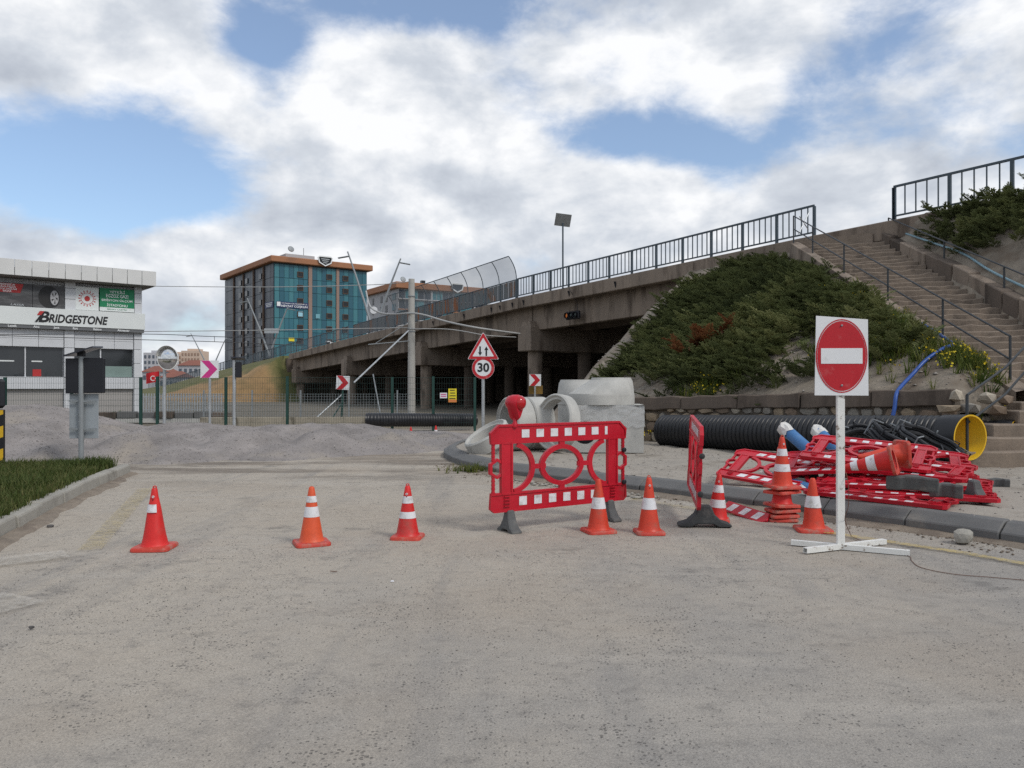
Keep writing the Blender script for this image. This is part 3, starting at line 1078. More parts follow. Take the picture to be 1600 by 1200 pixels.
RA = 25.12
rail_a = railing('bridge_railing', 18.0, 38.3, RA, 'open blue grey bar railing on the bridge left of the stair head', frange(18.0, 38.3, 1.69), 18.28, 38.2, 0.28)
rail_b = railing('bridge_railing', 2.0, 14.9, RA, 'blue grey bar railing above the junipers at the top right', frange(2.0, 14.9, 1.84)[:] + [14.9], 2.3, 14.8, 0.37)
# solid sheet infill stretch with rust, then the far stretch down the ramp
o_inf = AB(RA, 38.3, deck_z(38.3))
rail_c = empty('bridge_railing', o_inf, (0, 0, ANG), 'railing stretch closed with grey and rusty sheet panels mid bridge', 'railing')
post = unit_box('post', (0.09, 0.08, 1.12), RAIL)
pb = frange(38.4, 66.0, 1.75)
rr_ = random.Random(3)
for i, bb in enumerate(pb):
    inst(post, rail_c, (bb - 38.3, 0, deck_z(bb) - o_inf.z - 0.08))
    if i < len(pb) - 1:
        c0, c1 = bb + 0.06, pb[i + 1] - 0.06
        # each bay is closed with upright strips
        ns = 6
        for k in range(ns):
            s0, s1 = c0 + (c1 - c0) * k / ns, c0 + (c1 - c0) * (k + 1) / ns - 0.03
            z0, z1 = deck_z(s0) - o_inf.z, deck_z(s1) - o_inf.z
            y = 0.012 * (k % 2)
            rust = 45.0 < bb < 55 and rr_.random() < 0.55
            MB().hexa([(s0 - 38.3, y - 0.01, z0 + 0.08), (s1 - 38.3, y - 0.01, z1 + 0.08), (s1 - 38.3, y + 0.01, z1 + 0.08), (s0 - 38.3, y + 0.01, z0 + 0.08)],
                      [(s0 - 38.3, y - 0.01, z0 + 1.0), (s1 - 38.3, y - 0.01, z1 + 1.0), (s1 - 38.3, y + 0.01, z1 + 1.0), (s0 - 38.3, y + 0.01, z0 + 1.0)]).build('sheet_strip', RUSTY if rust else PANEL_GREY, rail_c)
for c0, c1 in zip(pb[::4], pb[4::4] + ([pb[-1]] if (len(pb) - 1) % 4 else [])):
    for hz in (1.05, 0.06):
        z0, z1 = deck_z(c0) - o_inf.z + hz, deck_z(c1) - o_inf.z + hz
        MB().tube([(c0 - 38.3, 0, z0), (c1 - 38.3, 0, z1)], 0.035, 6).build('rail', RAIL, rail_c)
# far stretch
o_far = AB(RA, 66, deck_z(66))
rail_d = empty('bridge_railing', o_far, (0, 0, ANG), 'far blue grey railing running down the grassy ramp to the left', 'railing')
post = unit_box('post', (0.10, 0.08, 1.15), RAIL)
pb = frange(66, 190, 1.9)
for bb in pb:
    inst(post, rail_d, (bb - 66, 0, deck_z(bb) - o_far.z - 0.08))
for c0, c1 in zip(pb[::6], pb[6::6]):
    for hz in (1.05, 0.10):
        MB().tube([(c0 - 66, 0, deck_z(c0) - o_far.z + hz), (c1 - 66, 0, deck_z(c1) - o_far.z + hz)], 0.04, 5).build('rail', RAIL, rail_d)
m = MB()
for bb in frange(66.3, 180, 0.32):
    m.box((bb - 66, 0, deck_z(bb) - o_far.z + 0.58), (0.03, 0.03, 0.95))
o = m.build('baluster', RAIL, rail_d); o['kind'] = 'stuff'

# curved clear mesh screen above the sheet panels
SCREEN = pm('wire_screen', (0.30, 0.32, 0.33), 0.1, 3, 0.6, 0, alpha=0.42)
scr_b0, scr_b1 = 38.4, 56.0
scr = empty('mesh_screen', AB(RA, scr_b0, deck_z(scr_b0) + 1.05), (0, 0, ANG), 'curved clear wire screen on arched brackets above the sheet panels', 'screen')


def arc(t):      # leans out over the road side at the top
    return (0.55 * t ** 2.2, 1.35 * t)     # local y (towards the camera is +y here), z


sb = frange(scr_b0, scr_b1, 1.95)
for bb in sb:
    dz = deck_z(bb) - deck_z(scr_b0)
    MB().tube([(bb - scr_b0, -0.02 + arc(t / 6)[0], dz + arc(t / 6)[1]) for t in range(7)], 0.03, 6).build('bracket', RAIL, scr)
for c0, c1 in zip(sb, sb[1:]):
    vs = []
    for t in range(7):
        for bb in (c0, c1):
            vs.append((bb - scr_b0, arc(t / 6)[0], deck_z(bb) - deck_z(scr_b0) + arc(t / 6)[1]))
    MB().add(vs, [(2 * t, 2 * t + 1, 2 * t + 3, 2 * t + 2) for t in range(6)]).build('screen_pane', SCREEN, scr)
MB().tube([(bb - scr_b0, arc(1)[0], deck_z(bb) - deck_z(scr_b0) + arc(1)[1]) for bb in (scr_b0, 47, scr_b1)], 0.028, 6).build('top_bar', RAIL, scr)

# solar flasher post on the railing and the signal head below it
b_s = 33.55
p0 = AB(24.98, b_s, deck_z(b_s))
sp = empty('solar_post', p0, label='thin post with four-cell solar panel rising from the bridge railing', cat='solar panel')
MB().tube([(0, 0, -0.1), (0, 0, 3.45)], 0.045, 8).build('post', RAIL, sp)
Mx = Matrix.Translation((0.0, -0.05, 3.62)) @ Matrix.Rotation(R(14), 4, 'Z') @ Matrix.Rotation(R(-58), 4, 'X') @ Matrix.Rotation(R(12), 4, 'Y')
for sx in (-0.21, 0.21):
    for sy in (-0.17, 0.17):
        MB().box((0, 0, 0), (0.39, 0.31, 0.03)).build('solar_cell', SOLAR, sp).matrix_local = Mx @ Matrix.Translation((sx, sy, 0))
MB().box((0, 0, 0), (0.86, 0.70, 0.02)).build('panel_frame', GALV, sp).matrix_local = Mx @ Matrix.Translation((0, 0, -0.022))
tl_p = PX(898, 493, AB(25.6, 33.2).y - 0.1)
tl = empty('traffic_light', tl_p + Vector((-0.1, -0.12, 0)), (0, 0, ANG), 'dark horizontal traffic light hanging on the bridge girder, left lens amber', 'traffic light')
MB().box((0, 0, 0), (1.15, 0.18, 0.44)).build('housing', BLACK_BOX, tl, bevel=0.04)
AMBER = bpy.data.materials.new('amber_lens_lit'); AMBER.use_nodes = True
bs = AMBER.node_tree.nodes['Principled BSDF']; bs.inputs['Base Color'].default_value = (0.45, 0.12, 0.02, 1); bs.inputs['Emission Color'].default_value = (1, 0.28, 0.04, 1); bs.inputs['Emission Strength'].default_value = 0.12
for k, x in enumerate((0.37, 0, -0.37)):
    MB().lathe([(0.15, 0), (0.13, 0.04), (0.07, 0.07), (0.0, 0.08)], 16, Matrix.Rotation(R(-90), 4, 'X')).build('lens', AMBER if k == 0 else pm('dark_lens_%d' % k, (0.03, 0.045, 0.042), 0.1, 3, 0.2, 0), tl, smooth=True).location = (x, 0.088, 0)
    MB().lathe([(0.165, 0), (0.165, 0.14), (0.155, 0.14), (0.155, 0)], 16, Matrix.Rotation(R(-90), 4, 'X'), closed=True).build('visor', BLACK_BOX, tl, smooth=True).location = (x, 0.09, 0)
MB().tube([(-0.35, -0.02, 0.22), (-0.33, -0.05, 0.6), (-0.4, 0.3, 1.0), (-0.35, 0.62, 1.5)], 0.015, 5).build('feed_cable', WIRE_DK, tl)

# ------------------------------------------------------------------ stone retaining wall
wd = (W1 - W0); WL = wd.length; wd.normalize()
wang = math.atan2(wd.y, wd.x)
wall = empty('stone_wall', W0, (0, 0, wang), 'low rubble stone wall with dark concrete coping below the slope', 'wall')


def wtop(s): return 1.33 + 0.26 * s / WL


MB().hexa([(0, 0.06, 0), (WL, 0.06, 0), (WL, 0.55, 0), (0, 0.55, 0)], [(0, 0.06, wtop(0) - 0.2), (WL, 0.06, wtop(WL) - 0.2), (WL, 0.55, wtop(WL) - 0.2), (0, 0.55, wtop(0) - 0.2)]).build('mortar_core', MORTAR, wall)
n = 5
rs = random.Random(11)
for k in range(n):
    s0, s1 = WL * k / n + 0.01, WL * (k + 1) / n - 0.01
    vs = []
    m = MB()
    cnt = 7
    P = []
    for i in range(cnt):
        s = s0 + (s1 - s0) * i / (cnt - 1)
        P.append((s, -0.05 + 0.02 * rs.uniform(-1, 1), wtop(s) - 0.33 + 0.02 * rs.uniform(-1, 1), wtop(s) + 0.02 * rs.uniform(-1, 1)))
    for s, yf, zb, zt in P:
        vs += [(s, yf, zb), (s, 0.5, zb), (s, 0.5, zt), (s, yf + 0.03, zt)]
    fs = [(3, 2, 1, 0)] + [(4 * (cnt - 1) + j) for j in range(0)]
    fl = [(0, 1, 2, 3), tuple(4 * (cnt - 1) + j for j in (3, 2, 1, 0))]
    for i in range(cnt - 1):
        a_, b_ = 4 * i, 4 * (i + 1)
        for j in range(4):
            fl.append((a_ + j, b_ + j, b_ + (j + 1) % 4, a_ + (j + 1) % 4))
    m.add(vs, fl).build('coping', CONC_DARK, wall, bevel=0.02)


def rough_stone(w, h, d, rnd, mat, parent, loc):
    """a rounded, irregular block; front faces -y"""
    n = rnd.randint(6, 8)
    P = []
    for i in range(n):
        a = 2 * math.pi * (i + rnd.uniform(-0.25, 0.25)) / n + 0.4
        ca, sa = math.cos(a), math.sin(a)
        k = 1 / max(abs(ca), abs(sa)) * rnd.uniform(0.80, 0.97)
        P.append((ca * k * w / 2, sa * k * h / 2))
    ins = [(p[0] * 0.80, p[1] * 0.80) for p in P]
    vs = [(p[0], 0, p[1]) for p in P] + [(p[0], -d * rnd.uniform(0.75, 1.1), p[1]) for p in ins] + [(0, -d * 1.15, 0)]
    fs = []
    for i in range(n):
        j = (i + 1) % n
        fs += [(i, j, n + j, n + i), (n + i, n + j, 2 * n)]
    fs.append(tuple(range(n - 1, -1, -1)))
    o = MB().add(vs, fs).build('stone', mat, parent)
    o.location = loc
    return o


z = 0.14
row = 0
while z < 1.0:
    h = [0.30, 0.27, 0.25, 0.24][row % 4]
    s = -0.1 + 0.13 * (row % 2)
    while s < WL - 0.15:
        w = rs.uniform(0.20, 0.46)
        if z + h * 0.4 < wtop(s) - 0.3:
            rough_stone(w * 1.04, h * 1.12, rs.uniform(0.05, 0.10), rs, rs.choice(STONES), wall, (s + w / 2, 0.075, z + h / 2 + rs.uniform(-0.03, 0.03)))
        s += w
    z += h; row += 1

# loose rocks at the right end of the wall
for i, (px, py, Y, sz) in enumerate([(1494, 613, 14.9, 0.30), (1541, 619, 14.75, 0.42), (1508, 626, 14.7, 0.26), (1560, 622, 14.9, 0.34), (1524, 634, 14.5, 0.34), (1483, 637, 14.8, 0.44), (1577, 628, 14.6, 0.34), (1590, 612, 15.1, 0.3)]):
    pass


def boulder(name, loc, size, seed, mat, label, cat='rock', group=None):
    rnd = random.Random(seed)
    bm = bmesh.new()
    bmesh.ops.create_icosphere(bm, subdivisions=2 if name != 'rock' else 1, radius=0.5)
    for v in bm.verts:
        q = Vector((v.co.x * 1.3, v.co.y * 1.2, v.co.z * 1.1))
        nrm = mnoise.noise(q * 1.6 + Vector((seed * 3.1, seed, 0)))
        v.co *= 1 + (0.45 if name != 'rock' else 0.75) * nrm
        for ax in range(3):
            v.co[ax] = max(-0.40, min(0.40, v.co[ax]))
    zmin = min(v.co.z for v in bm.verts)
    for v in bm.verts:
        v.co.z -= zmin
        v.co.x *= size[0]; v.co.y *= size[1]; v.co.z *= size[2]
    me = bpy.data.meshes.new(name); bm.to_mesh(me); bm.free()
    o = link_mesh(name, me, mat)
    o.location = loc
    o.rotation_euler = (0, 0, rnd.uniform(0, 6.28))
    return tag(o, label, cat, group)


ROCKS = [(1494, 628, 14.9, (0.40, 0.34, 0.34), 2, 'pale pinkish rock at the end of the dark coping'),
         (1541, 632, 14.85, (0.58, 0.34, 0.32), 2, 'long pale rock on the heap behind the short handrail post'),
         (1572, 634, 14.8, (0.5, 0.36, 0.28), 3, 'dark brown rock beside the lowest stair flight, right end of heap'),
         (1485, 646, 14.7, (0.62, 0.36, 0.24), 0, 'flat tan rock just above the yellow lined pipe'),
         (1516, 646, 14.6, (0.46, 0.4, 0.26), 1, 'grey rock in the middle of the heap by the handrail post'),
         (1556, 650, 14.6, (0.52, 0.4, 0.28), 3, 'brown rock low in the heap above the second pipe')]
for i, (px, py, Y, sz, mi, lb) in enumerate(ROCKS):
    p = PX(px, py, Y + 0.35)
    boulder('rock', p, sz, i + 3, STONES[mi], lb, 'rock', 'rocks at the end of the wall')
# earth bank carrying the loose rocks between the wall end and the stairs
vs, n, mm = [], 16, 8
for i in range(n + 1):
    x = 8.2 + 3.0 * i / n
    for k in range(mm + 1):
        t = k / mm
        y = 14.75 + 1.9 * t
        z = 0.15 + (1.05 + 0.35 * i / n) * t ** 0.55 + 0.07 * fbm(x, y, 2.0, 4, 3.3)
        vs.append((x, y + 0.15 * fbm(x, z, 1.0, 3, 1.0), z))
c = mm + 1
tag(MB().add(vs, [(i * c + k, (i + 1) * c + k, (i + 1) * c + k + 1, i * c + k + 1) for i in range(n) for k in range(mm)]).build('earth_bank', SOIL_BARE, smooth=True), kind='structure')

# ------------------------------------------------------------------ stairs
st = empty('staircase', (SX0, 15.4, 0), label='long worn concrete outdoor staircase climbing the slope to the bridge', cat='staircase')
rs = random.Random(5)
nst = 33
for i in range(nst):
    t = i / (nst - 1)
    yl = 15.45 + (28.2 - 15.45) * t
    zt = stair_z(yl) + 0.12
    k = -0.10 - 0.50 * t
    yr = yl + (SX1 - SX0) * k
    xr = SX1 + 0.02
    bl = (yr - 13.575) / 0.84
    xe = 21.0 - 0.543 * bl - 0.15
    if xe < xr:
        f = max(0.3, (xe - SX0) / (xr - SX0)); yr = yl + (yr - yl) * f; xr = SX0 + (xr - SX0) * f
    run = 0.58
    dz = rs.uniform(-0.015, 0.015)
    # worn front edge: several points along the nosing
    nn = 9
    fr, bk = [], []
    for q in range(nn + 1):
        u = q / nn
        x = SX0 + (xr - SX0) * u; y = yl + (yr - yl) * u
        fr.append((x - SX0 + (rs.uniform(-0.02, 0.08) if q == 0 else 0), y - 15.4 + rs.uniform(-0.05, 0.05), zt + dz + rs.uniform(-0.045, 0.015)))
        bk.append((x - SX0, y + run - 15.4, zt + dz + 0.01))
    h = 0.34
    vs = fr + bk + [(p[0], p[1] + 0.02, p[2] - h) for p in fr] + [(p[0], p[1], p[2] - h) for p in bk]
    N_ = nn + 1
    fs = []
    for q in range(nn):
        fs += [(q, q + 1, N_ + q + 1, N_ + q), (2 * N_ + q, 2 * N_ + q + 1, q + 1, q), (N_ + q, N_ + q + 1, 3 * N_ + q + 1, 3 * N_ + q)]
    fs += [(0, N_, 3 * N_, 2 * N_), (N_ - 1, 2 * N_ + N_ - 1, 3 * N_ + N_ - 1, N_ + N_ - 1)]
    MB().add(vs, fs).build('step', STEP, st, bevel=0.018)
# upper landing by the bridge edge
MB().hexa([(0.0, 12.6, 6.2), (2.0, 11.2, 6.2), (1.2, 12.9, 6.2), (0.2, 14.3, 6.2)], [(0.0, 12.6, 6.96), (2.0, 11.2, 6.96), (1.2, 12.9, 6.96), (0.2, 14.3, 6.96)]).build('landing', STEP, st)
# low left edge strip of the stairs
vs = []
for i in range(15):
    y = 15.5 + 12.6 * i / 14
    z = stair_z(y) + 0.10
    for (dx, dz) in ((-0.34, -0.5), (-0.32, 0.05), (-0.02, 0.08), (0.0, -0.5)):
        vs.append((dx + 0.03 * rs.uniform(-1, 1), y - 15.4, z + dz + 0.03 * rs.uniform(-1, 1)))
MB().add(vs, [(4 * i + j, 4 * i + 4 + j, 4 * i + 5 + j, 4 * i + 1 + j) for i in range(14) for j in range(3)]).build('edge_strip', CONC, st, smooth=True)

# lowest flight: four deep steps, each reaching further left
low = empty('lower_stairs', (8.1, 13.6, 0.2), label='four deep concrete steps at the right edge beside the pipe ends', cat='steps')
steps = [(1510, 725, 706, 13.7), (1532, 706, 684, 14.0), (1552, 684, 663, 14.35), (1592, 663, 642, 14.7)]
for i, (px, yb, yt, Y) in enumerate(steps):
    x0 = (px - 800) / 1200 * Y
    zt = HC - (yt - 603) / 1200 * Y
    zb = 0.1
    m = MB()
    nn = 8
    fr = [(x0 + (13.2 - x0) * q / nn, Y + rs.uniform(-0.02, 0.02), zt + rs.uniform(-0.01, 0.01)) for q in range(nn + 1)]
    vs = fr + [(p[0], Y + 1.6, p[2]) for p in fr] + [(p[0], p[1] + 0.015, zb) for p in fr] + [(p[0], Y + 1.6, zb) for p in fr]
    vs = [Vector(p) - Vector((8.1, 13.6, 0.2)) for p in vs]
    N_ = nn + 1
    fs = []
    for q in range(nn):
        fs += [(q, q + 1, N_ + q + 1, N_ + q), (2 * N_ + q, 2 * N_ + q + 1, q + 1, q)]
    fs += [(0, N_, 3 * N_, 2 * N_), (N_ - 1, 2 * N_ + N_ - 1, 3 * N_ + N_ - 1, N_ + N_ - 1)]
    m.add(vs, fs).build('step', STEP, low, bevel=0.02)
MB().hexa([(1.9, 1.5, 0.1), (5.1, 1.5, 0.1), (5.1, 3.2, 0.1), (1.9, 3.2, 0.1)], [(1.9, 1.5, 1.13), (5.1, 1.5, 1.13), (5.1, 3.2, 1.15), (1.9, 3.2, 1.15)]).build('landing', STEP, low, bevel=0.02)

# side wall of the stairs, blocks with open joints
sw = empty('stair_side_wall', (SX1, 15.4, 0), label='cracked concrete block wall along the right side of the long staircase', cat='wall')
y = 15.6
while y < 26.6:
    w = rs.uniform(0.62, 0.88)
    y1 = min(y + w, 26.9)
    dx = rs.uniform(-0.03, 0.03)
    z0, z1 = stair_z(y), stair_z(y1)
    hh = 0.86 + rs.uniform(-0.05, 0.05)
    MB().hexa([(0.03 + dx, y - 15.4 + 0.012, z0 - 0.3), (0.42, y - 15.4 + 0.012, z0 - 0.3), (0.42, y1 - 15.4 - 0.012, z1 - 0.3), (0.03 + dx, y1 - 15.4 - 0.012, z1 - 0.3)],
              [(0.03 + dx, y - 15.4 + 0.012, z0 + hh), (0.42, y - 15.4 + 0.012, z0 + hh), (0.42, y1 - 15.4 - 0.012, z1 + hh), (0.03 + dx, y1 - 15.4 - 0.012, z1 + hh)]).build('block', CONC_DARK if rs.random() < 0.5 else CONC, sw, bevel=0.025)
    y = y1

# handrails
def handrail(name, pts, H, label, bars=(1.0, 0.52), post_idx=None, drop=0.0):
    """pts: feet of the posts"""
    o0 = Vector(pts[0])
    root = empty(name, o0, label=label, cat='handrail')
    L_ = [Vector(p) - o0 for p in pts]
    for i, p in enumerate(L_):
        if post_idx is None or i in post_idx:
            MB().tube([p + Vector((0, 0, -0.1)), p + Vector((0, 0, H))], 0.027, 8).build('post', RAIL_DARK, root, smooth=True)
    for f in bars:
        MB().tube([p + Vector((0, 0, H * f)) for p in L_], 0.022, 8).build('bar', RAIL_DARK, root, smooth=True)
    return root


hp = []
for yy in (28.3, 26.5, 24.0, 21.2, 18.5, 16.0):
    hp.append((SX0 - 0.12, yy, stair_z(yy) + 0.08))
handrail('stair_handrail', hp, 1.0, 'dark two-bar handrail on the left edge of the long staircase')
hp = []
for yy in (26.4, 23.0, 20.2, 17.4):
    hp.append((SX1 + 0.25, yy, stair_z(yy) + 0.85))
handrail('stair_handrail', hp, 0.55, 'dark single-bar handrail on top of the stair side wall at right', bars=(1.0,))
handrail('stair_handrail', [PX(1511, 709, 13.75), (9.35, 14.55, 0.95), (10.38, 15.5, 1.42)], 1.05, 'short steep two-bar handrail at the foot of the stairs beside the pipe end', post_idx=(0, 2))
# white bars closing the top of the stair by the rail end
MB_ = MB().tube([(10.55, 28.25, 7.25), (11.15, 28.75, 8.2)], 0.02, 6).tube([(10.6, 28.3, 7.9), (11.1, 28.75, 7.5)], 0.02, 6)
tag(MB_.build('rail_brace', GALV), 'pale crossed brace bars at the stair head rail end', 'brace')

# hoses
def hose(name, pts, r, mat, label, cat='hose'):
    P = [Vector(p) for p in pts]
    out = []
    n = len(P)
    for i in range(n - 1):
        p0, p1, p2, p3 = P[max(i - 1, 0)], P[i], P[i + 1], P[min(i + 2, n - 1)]
        for k in range(8):
            t = k / 8
            out.append(0.5 * ((2 * p1) + (-p0 + p2) * t + (2 * p0 - 5 * p1 + 4 * p2 - p3) * t * t + (-p0 + 3 * p1 - 3 * p2 + p3) * t ** 3))
    out.append(P[-1])
    o0 = out[0].copy()
    m = MB().tube([p - o0 for p in out], r, 10)
    o = m.build(name, mat, None, smooth=True)
    o.location = o0
    return tag(o, label, cat)


def on_bank(x, y):
    z = slope_z(x, y)
    if 14.75 <= y <= 16.65 and 8.2 < x < 11.2:
        z = max(z, 0.15 + (1.05 + 0.35 * (x - 8.2) / 3.0) * ((y - 14.75) / 1.9) ** 0.55)
    return z


hose('water_hose', [(x, y, on_bank(x, y) + 0.17) for x, y in ((10.2, 19.1), (10.25, 18.4), (10.15, 17.75), (9.9, 17.25), (9.5, 16.9), (9.0, 16.65), (8.55, 16.4))] + [(8.1, 16.05, 1.60), (7.93, 15.86, 1.45), (7.86, 15.78, 1.2), (7.8, 15.75, 1.0)], 0.040, BLUE_HOSE, 'deep blue hose curling from the stair edge down over the wall')
ph = []
for yy, dx, dz in ((26.0, 0.5, 1.0), (24.2, 0.48, 1.1), (22.6, 0.6, 1.12), (21.2, 0.5, 1.02), (19.6, 0.46, 1.0), (18.0, 0.5, 1.0)):
    ph.append((SX1 + dx, yy, stair_z(yy) + dz))
hose('water_hose', ph, 0.034, PALE_HOSE, 'pale faded blue hose lying along the top of the stair wall')

# ------------------------------------------------------------------ vegetation and loose stones
def leaf_material(name, c0, c1, c2, trans=0.25):
    m, nt, bs = mat_base(name)
    N, L = nt.nodes, nt.links
    at = N.new('ShaderNodeAttribute'); at.attribute_name = 'tint'
    r = N.new('ShaderNodeValToRGB')
    e = r.color_ramp.elements
    e[0].position = 0.0; e[0].color = (*c0, 1)
    e[1].position = 1.0; e[1].color = (*c2, 1)
    k = r.color_ramp.elements.new(0.55); k.color = (*c1, 1)
    L.new(at.outputs['Fac'], r.inputs[0])
    L.new(r.outputs[0], bs.inputs['Base Color'])
    bs.inputs['Roughness'].default_value = 0.65
    bs.inputs['Specular IOR Level'].default_value = 0.25
    tr = N.new('ShaderNodeBsdfTranslucent'); L.new(r.outputs[0], tr.inputs['Color'])
    mx = N.new('ShaderNodeMixShader'); mx.inputs[0].default_value = trans
    L.new(bs.outputs[0], mx.inputs[1]); L.new(tr.outputs[0], mx.inputs[2])
    L.new(mx.outputs[0], N['Material Output'].inputs['Surface'])
    return m


JUN = leaf_material('juniper_needles', (0.055, 0.072, 0.032), (0.155, 0.178, 0.072), (0.290, 0.295, 0.130))
JUN_DEAD = leaf_material('dead_juniper', (0.10, 0.035, 0.015), (0.20, 0.075, 0.03), (0.26, 0.12, 0.05))
WEED = leaf_material('weeds', (0.045, 0.075, 0.012), (0.10, 0.13, 0.025), (0.19, 0.19, 0.05))
FLOWER = leaf_material('yellow_flowers', (0.50, 0.36, 0.01), (0.62, 0.46, 0.015), (0.68, 0.55, 0.04), 0.3)
GRASS = leaf_material('grass_blades', (0.030, 0.050, 0.010), (0.070, 0.098, 0.022), (0.19, 0.165, 0.07), 0.3)
rng = np.random.default_rng(4)


def frond_template(seed, n=20, L=1.0):
    """a flat-topped juniper spray: a stem with tapering side sprigs, each a few thin needles"""
    r = np.random.default_rng(seed)
    V, Fc = [], []
    def tri(a, b, c):
        k = len(V); V.extend([a, b, c]); Fc.append((k, k + 1, k + 2))
    for i in range(n):
        t = (i + 0.5) / n
        base = np.array([t * L, 0, 0.10 * math.sin(t * 2.2)])
        ln = (0.34 * (1 - t) + 0.10) * r.uniform(0.7, 1.2)
        for s in (-1, 1):
            ang = s * (0.75 + r.uniform(-0.25, 0.25))
            d = np.array([math.cos(ang), math.sin(ang), r.uniform(0.0, 0.45)])
            tip = base + d * ln
            w = 0.022 + 0.022 * (1 - t)
            pr = np.array([-d[1], d[0], 0]) * w
            tri(base - pr * 0.6, base + d * ln * 0.45 + pr + np.array([0, 0, 0.02]), tip)
            tri(base + pr * 0.6, tip, base + d * ln * 0.5 - pr)
            e = base + d * ln * 0.5
            a2 = ang + s * r.uniform(0.4, 0.9)
            d2 = np.array([math.cos(a2), math.sin(a2), r.uniform(0.1, 0.6)])
            tri(e, e + d2 * ln * 0.45 + np.array([0, 0, 0.015]), e + d * ln * 0.12 + np.array([0.02, 0, 0.03]))
    return np.array(V, dtype=np.float32), np.array(Fc, dtype=np.int32)


TPL = [frond_template(s) for s in range(5)]


def scatter(name, P, yaw, pitch, size, tint, mat, label=None, tpls=TPL, roll=None, cat=None):
    """fronds at points P, one mesh"""
    VV, FF, TT = [], [], []
    off = 0
    n = len(P)
    which = rng.integers(0, len(tpls), n)
    for w in range(len(tpls)):
        idx = np.where(which == w)[0]
        if len(idx) == 0: continue
        V, Fc = tpls[w]
        cy, sy = np.cos(yaw[idx]), np.sin(yaw[idx])
        cp, sp = np.cos(pitch[idx]), np.sin(pitch[idx])
        x, y, z = V[:, 0][None] * size[idx][:, None], V[:, 1][None] * size[idx][:, None], V[:, 2][None] * size[idx][:, None]
        x1 = x * cp[:, None] - z * sp[:, None]
        z1 = x * sp[:, None] + z * cp[:, None]
        X = x1 * cy[:, None] - y * sy[:, None] + P[idx, 0][:, None]
        Y = x1 * sy[:, None] + y * cy[:, None] + P[idx, 1][:, None]
        Z = z1 + P[idx, 2][:, None]
        k = len(V)
        VV.append(np.stack([X, Y, Z], -1).reshape(-1, 3))
        FF.append((Fc[None] + (np.arange(len(idx)) * k)[:, None, None] + off).reshape(-1, 3))
        TT.append(np.repeat(tint[idx], k) + rng.uniform(-0.12, 0.12, len(idx) * k))
        off += len(idx) * k
    o = np_mesh(name, np.concatenate(VV), np.concatenate(FF), mat, tint=np.clip(np.concatenate(TT), 0, 1))
    o['kind'] = 'stuff'
    if label: o['label'] = label
    if cat: o['category'] = cat
    return o


def juniper_field(name, cand, cover, label, dens, smin=0.32, smax=0.72):
    """clumped cover: bushes first, fronds around them"""
    P, yaw, pit, sz, ti = [], [], [], [], []
    r = random.Random(len(name) + 3)
    for (x, y) in cand:
        if not cover(x, y): continue
        hump = 0.5 + 0.5 * fbm(x, y, 0.75, 3, 12.0)
        z0 = slope_z(x, y)
        bt = 0.44 + 0.50 * hump + 0.45 * fbm(x, y, 0.4, 2, 77) + r.uniform(-0.15, 0.15)
        for k in range(dens):
            dx, dy = r.gauss(0, 0.22), r.gauss(0, 0.22)
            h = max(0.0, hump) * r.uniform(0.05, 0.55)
            P.append((x + dx, y + dy, slope_z(x + dx, y + dy) + h * 0.5 - 0.05))
            yaw.append(math.atan2(-0.55 + r.gauss(0, 0.55), -0.85 + r.gauss(0, 0.6)) if r.random() < 0.75 else r.uniform(0, 6.28))
            pit.append(R(r.uniform(5, 38)))
            sz.append(r.uniform(smin, smax) * (0.7 + 0.5 * hump))
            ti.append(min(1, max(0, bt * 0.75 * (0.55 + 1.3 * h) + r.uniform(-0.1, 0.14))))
    a = np.array
    return scatter(name, a(P), a(yaw), a(pit), a(sz), a(ti), JUN, label, cat='shrubs')


def ab_of(x, y):
    return NB.x * x + NB.y * y, MBD.x * x + MBD.y * y


def left_cover(x, y):
    a, b = ab_of(x, y)
    if x > SX0 - (1.1 if y < 21 else 0.55 + 0.1 * max(0, 25 - y)) + 0.25 * fbm(x, y, 0.7, 3, 21): return False
    aw = float(np.interp(b, [4, 7.5, 8.3, 15.5, 21, 26], [17.0, 17.0, 15.55, 13.85, 14.2, 14.6]))
    u = (a - aw) / (25.0 - aw)
    be = 20.0 + 3.9 * max(u, 0)
    if b > be - 1.05 - 0.35 * fbm(x, y, 0.8, 3, 5): return False
    lo = float(np.interp(b, [6, 9, 11, 13, 15, 17, 19, 21], [0.46, 0.26, 0.10, 0.05, 0.08, 0.20, 0.17, 0.08]))
    if u < lo + 0.07 * fbm(x, y, 0.9, 3, 8): return False
    if u > 0.99: return False
    return fbm(x, y, 0.75, 3, 31) > -0.24


cand = [(x + random.uniform(-0.14, 0.14), y + random.uniform(-0.14, 0.14)) for x in np.arange(-1, 10.4, 0.29) for y in np.arange(14, 36, 0.29)]
juniper_field('juniper_cover', cand, left_cover, 'dense dark green creeping juniper covering the slope left of the stairs', 7)


def right_cover(x, y):
    a, b = ab_of(x, y)
    if x < SX1 + (0.55 if y > 22 else 1.0) or a > 24.95 or y < 16: return False
    k = (x - SX1 - 0.4) / max(21.0 - 0.543 * (y - 13.575) / 0.84 - SX1 - 0.4, 0.3)
    return k > (0.18 if y > 22 else 0.34) + 0.22 * fbm(x, y, 0.8, 3, 4) and fbm(x, y, 0.6, 3, 41) > -0.55


cand = [(x + random.uniform(-0.14, 0.14), y + random.uniform(-0.14, 0.14)) for x in np.arange(13.2, 20, 0.3) for y in np.arange(16.5, 26, 0.3)]
juniper_field('juniper_cover', cand, right_cover, 'dark green juniper bank at the upper right below the railing', 8)

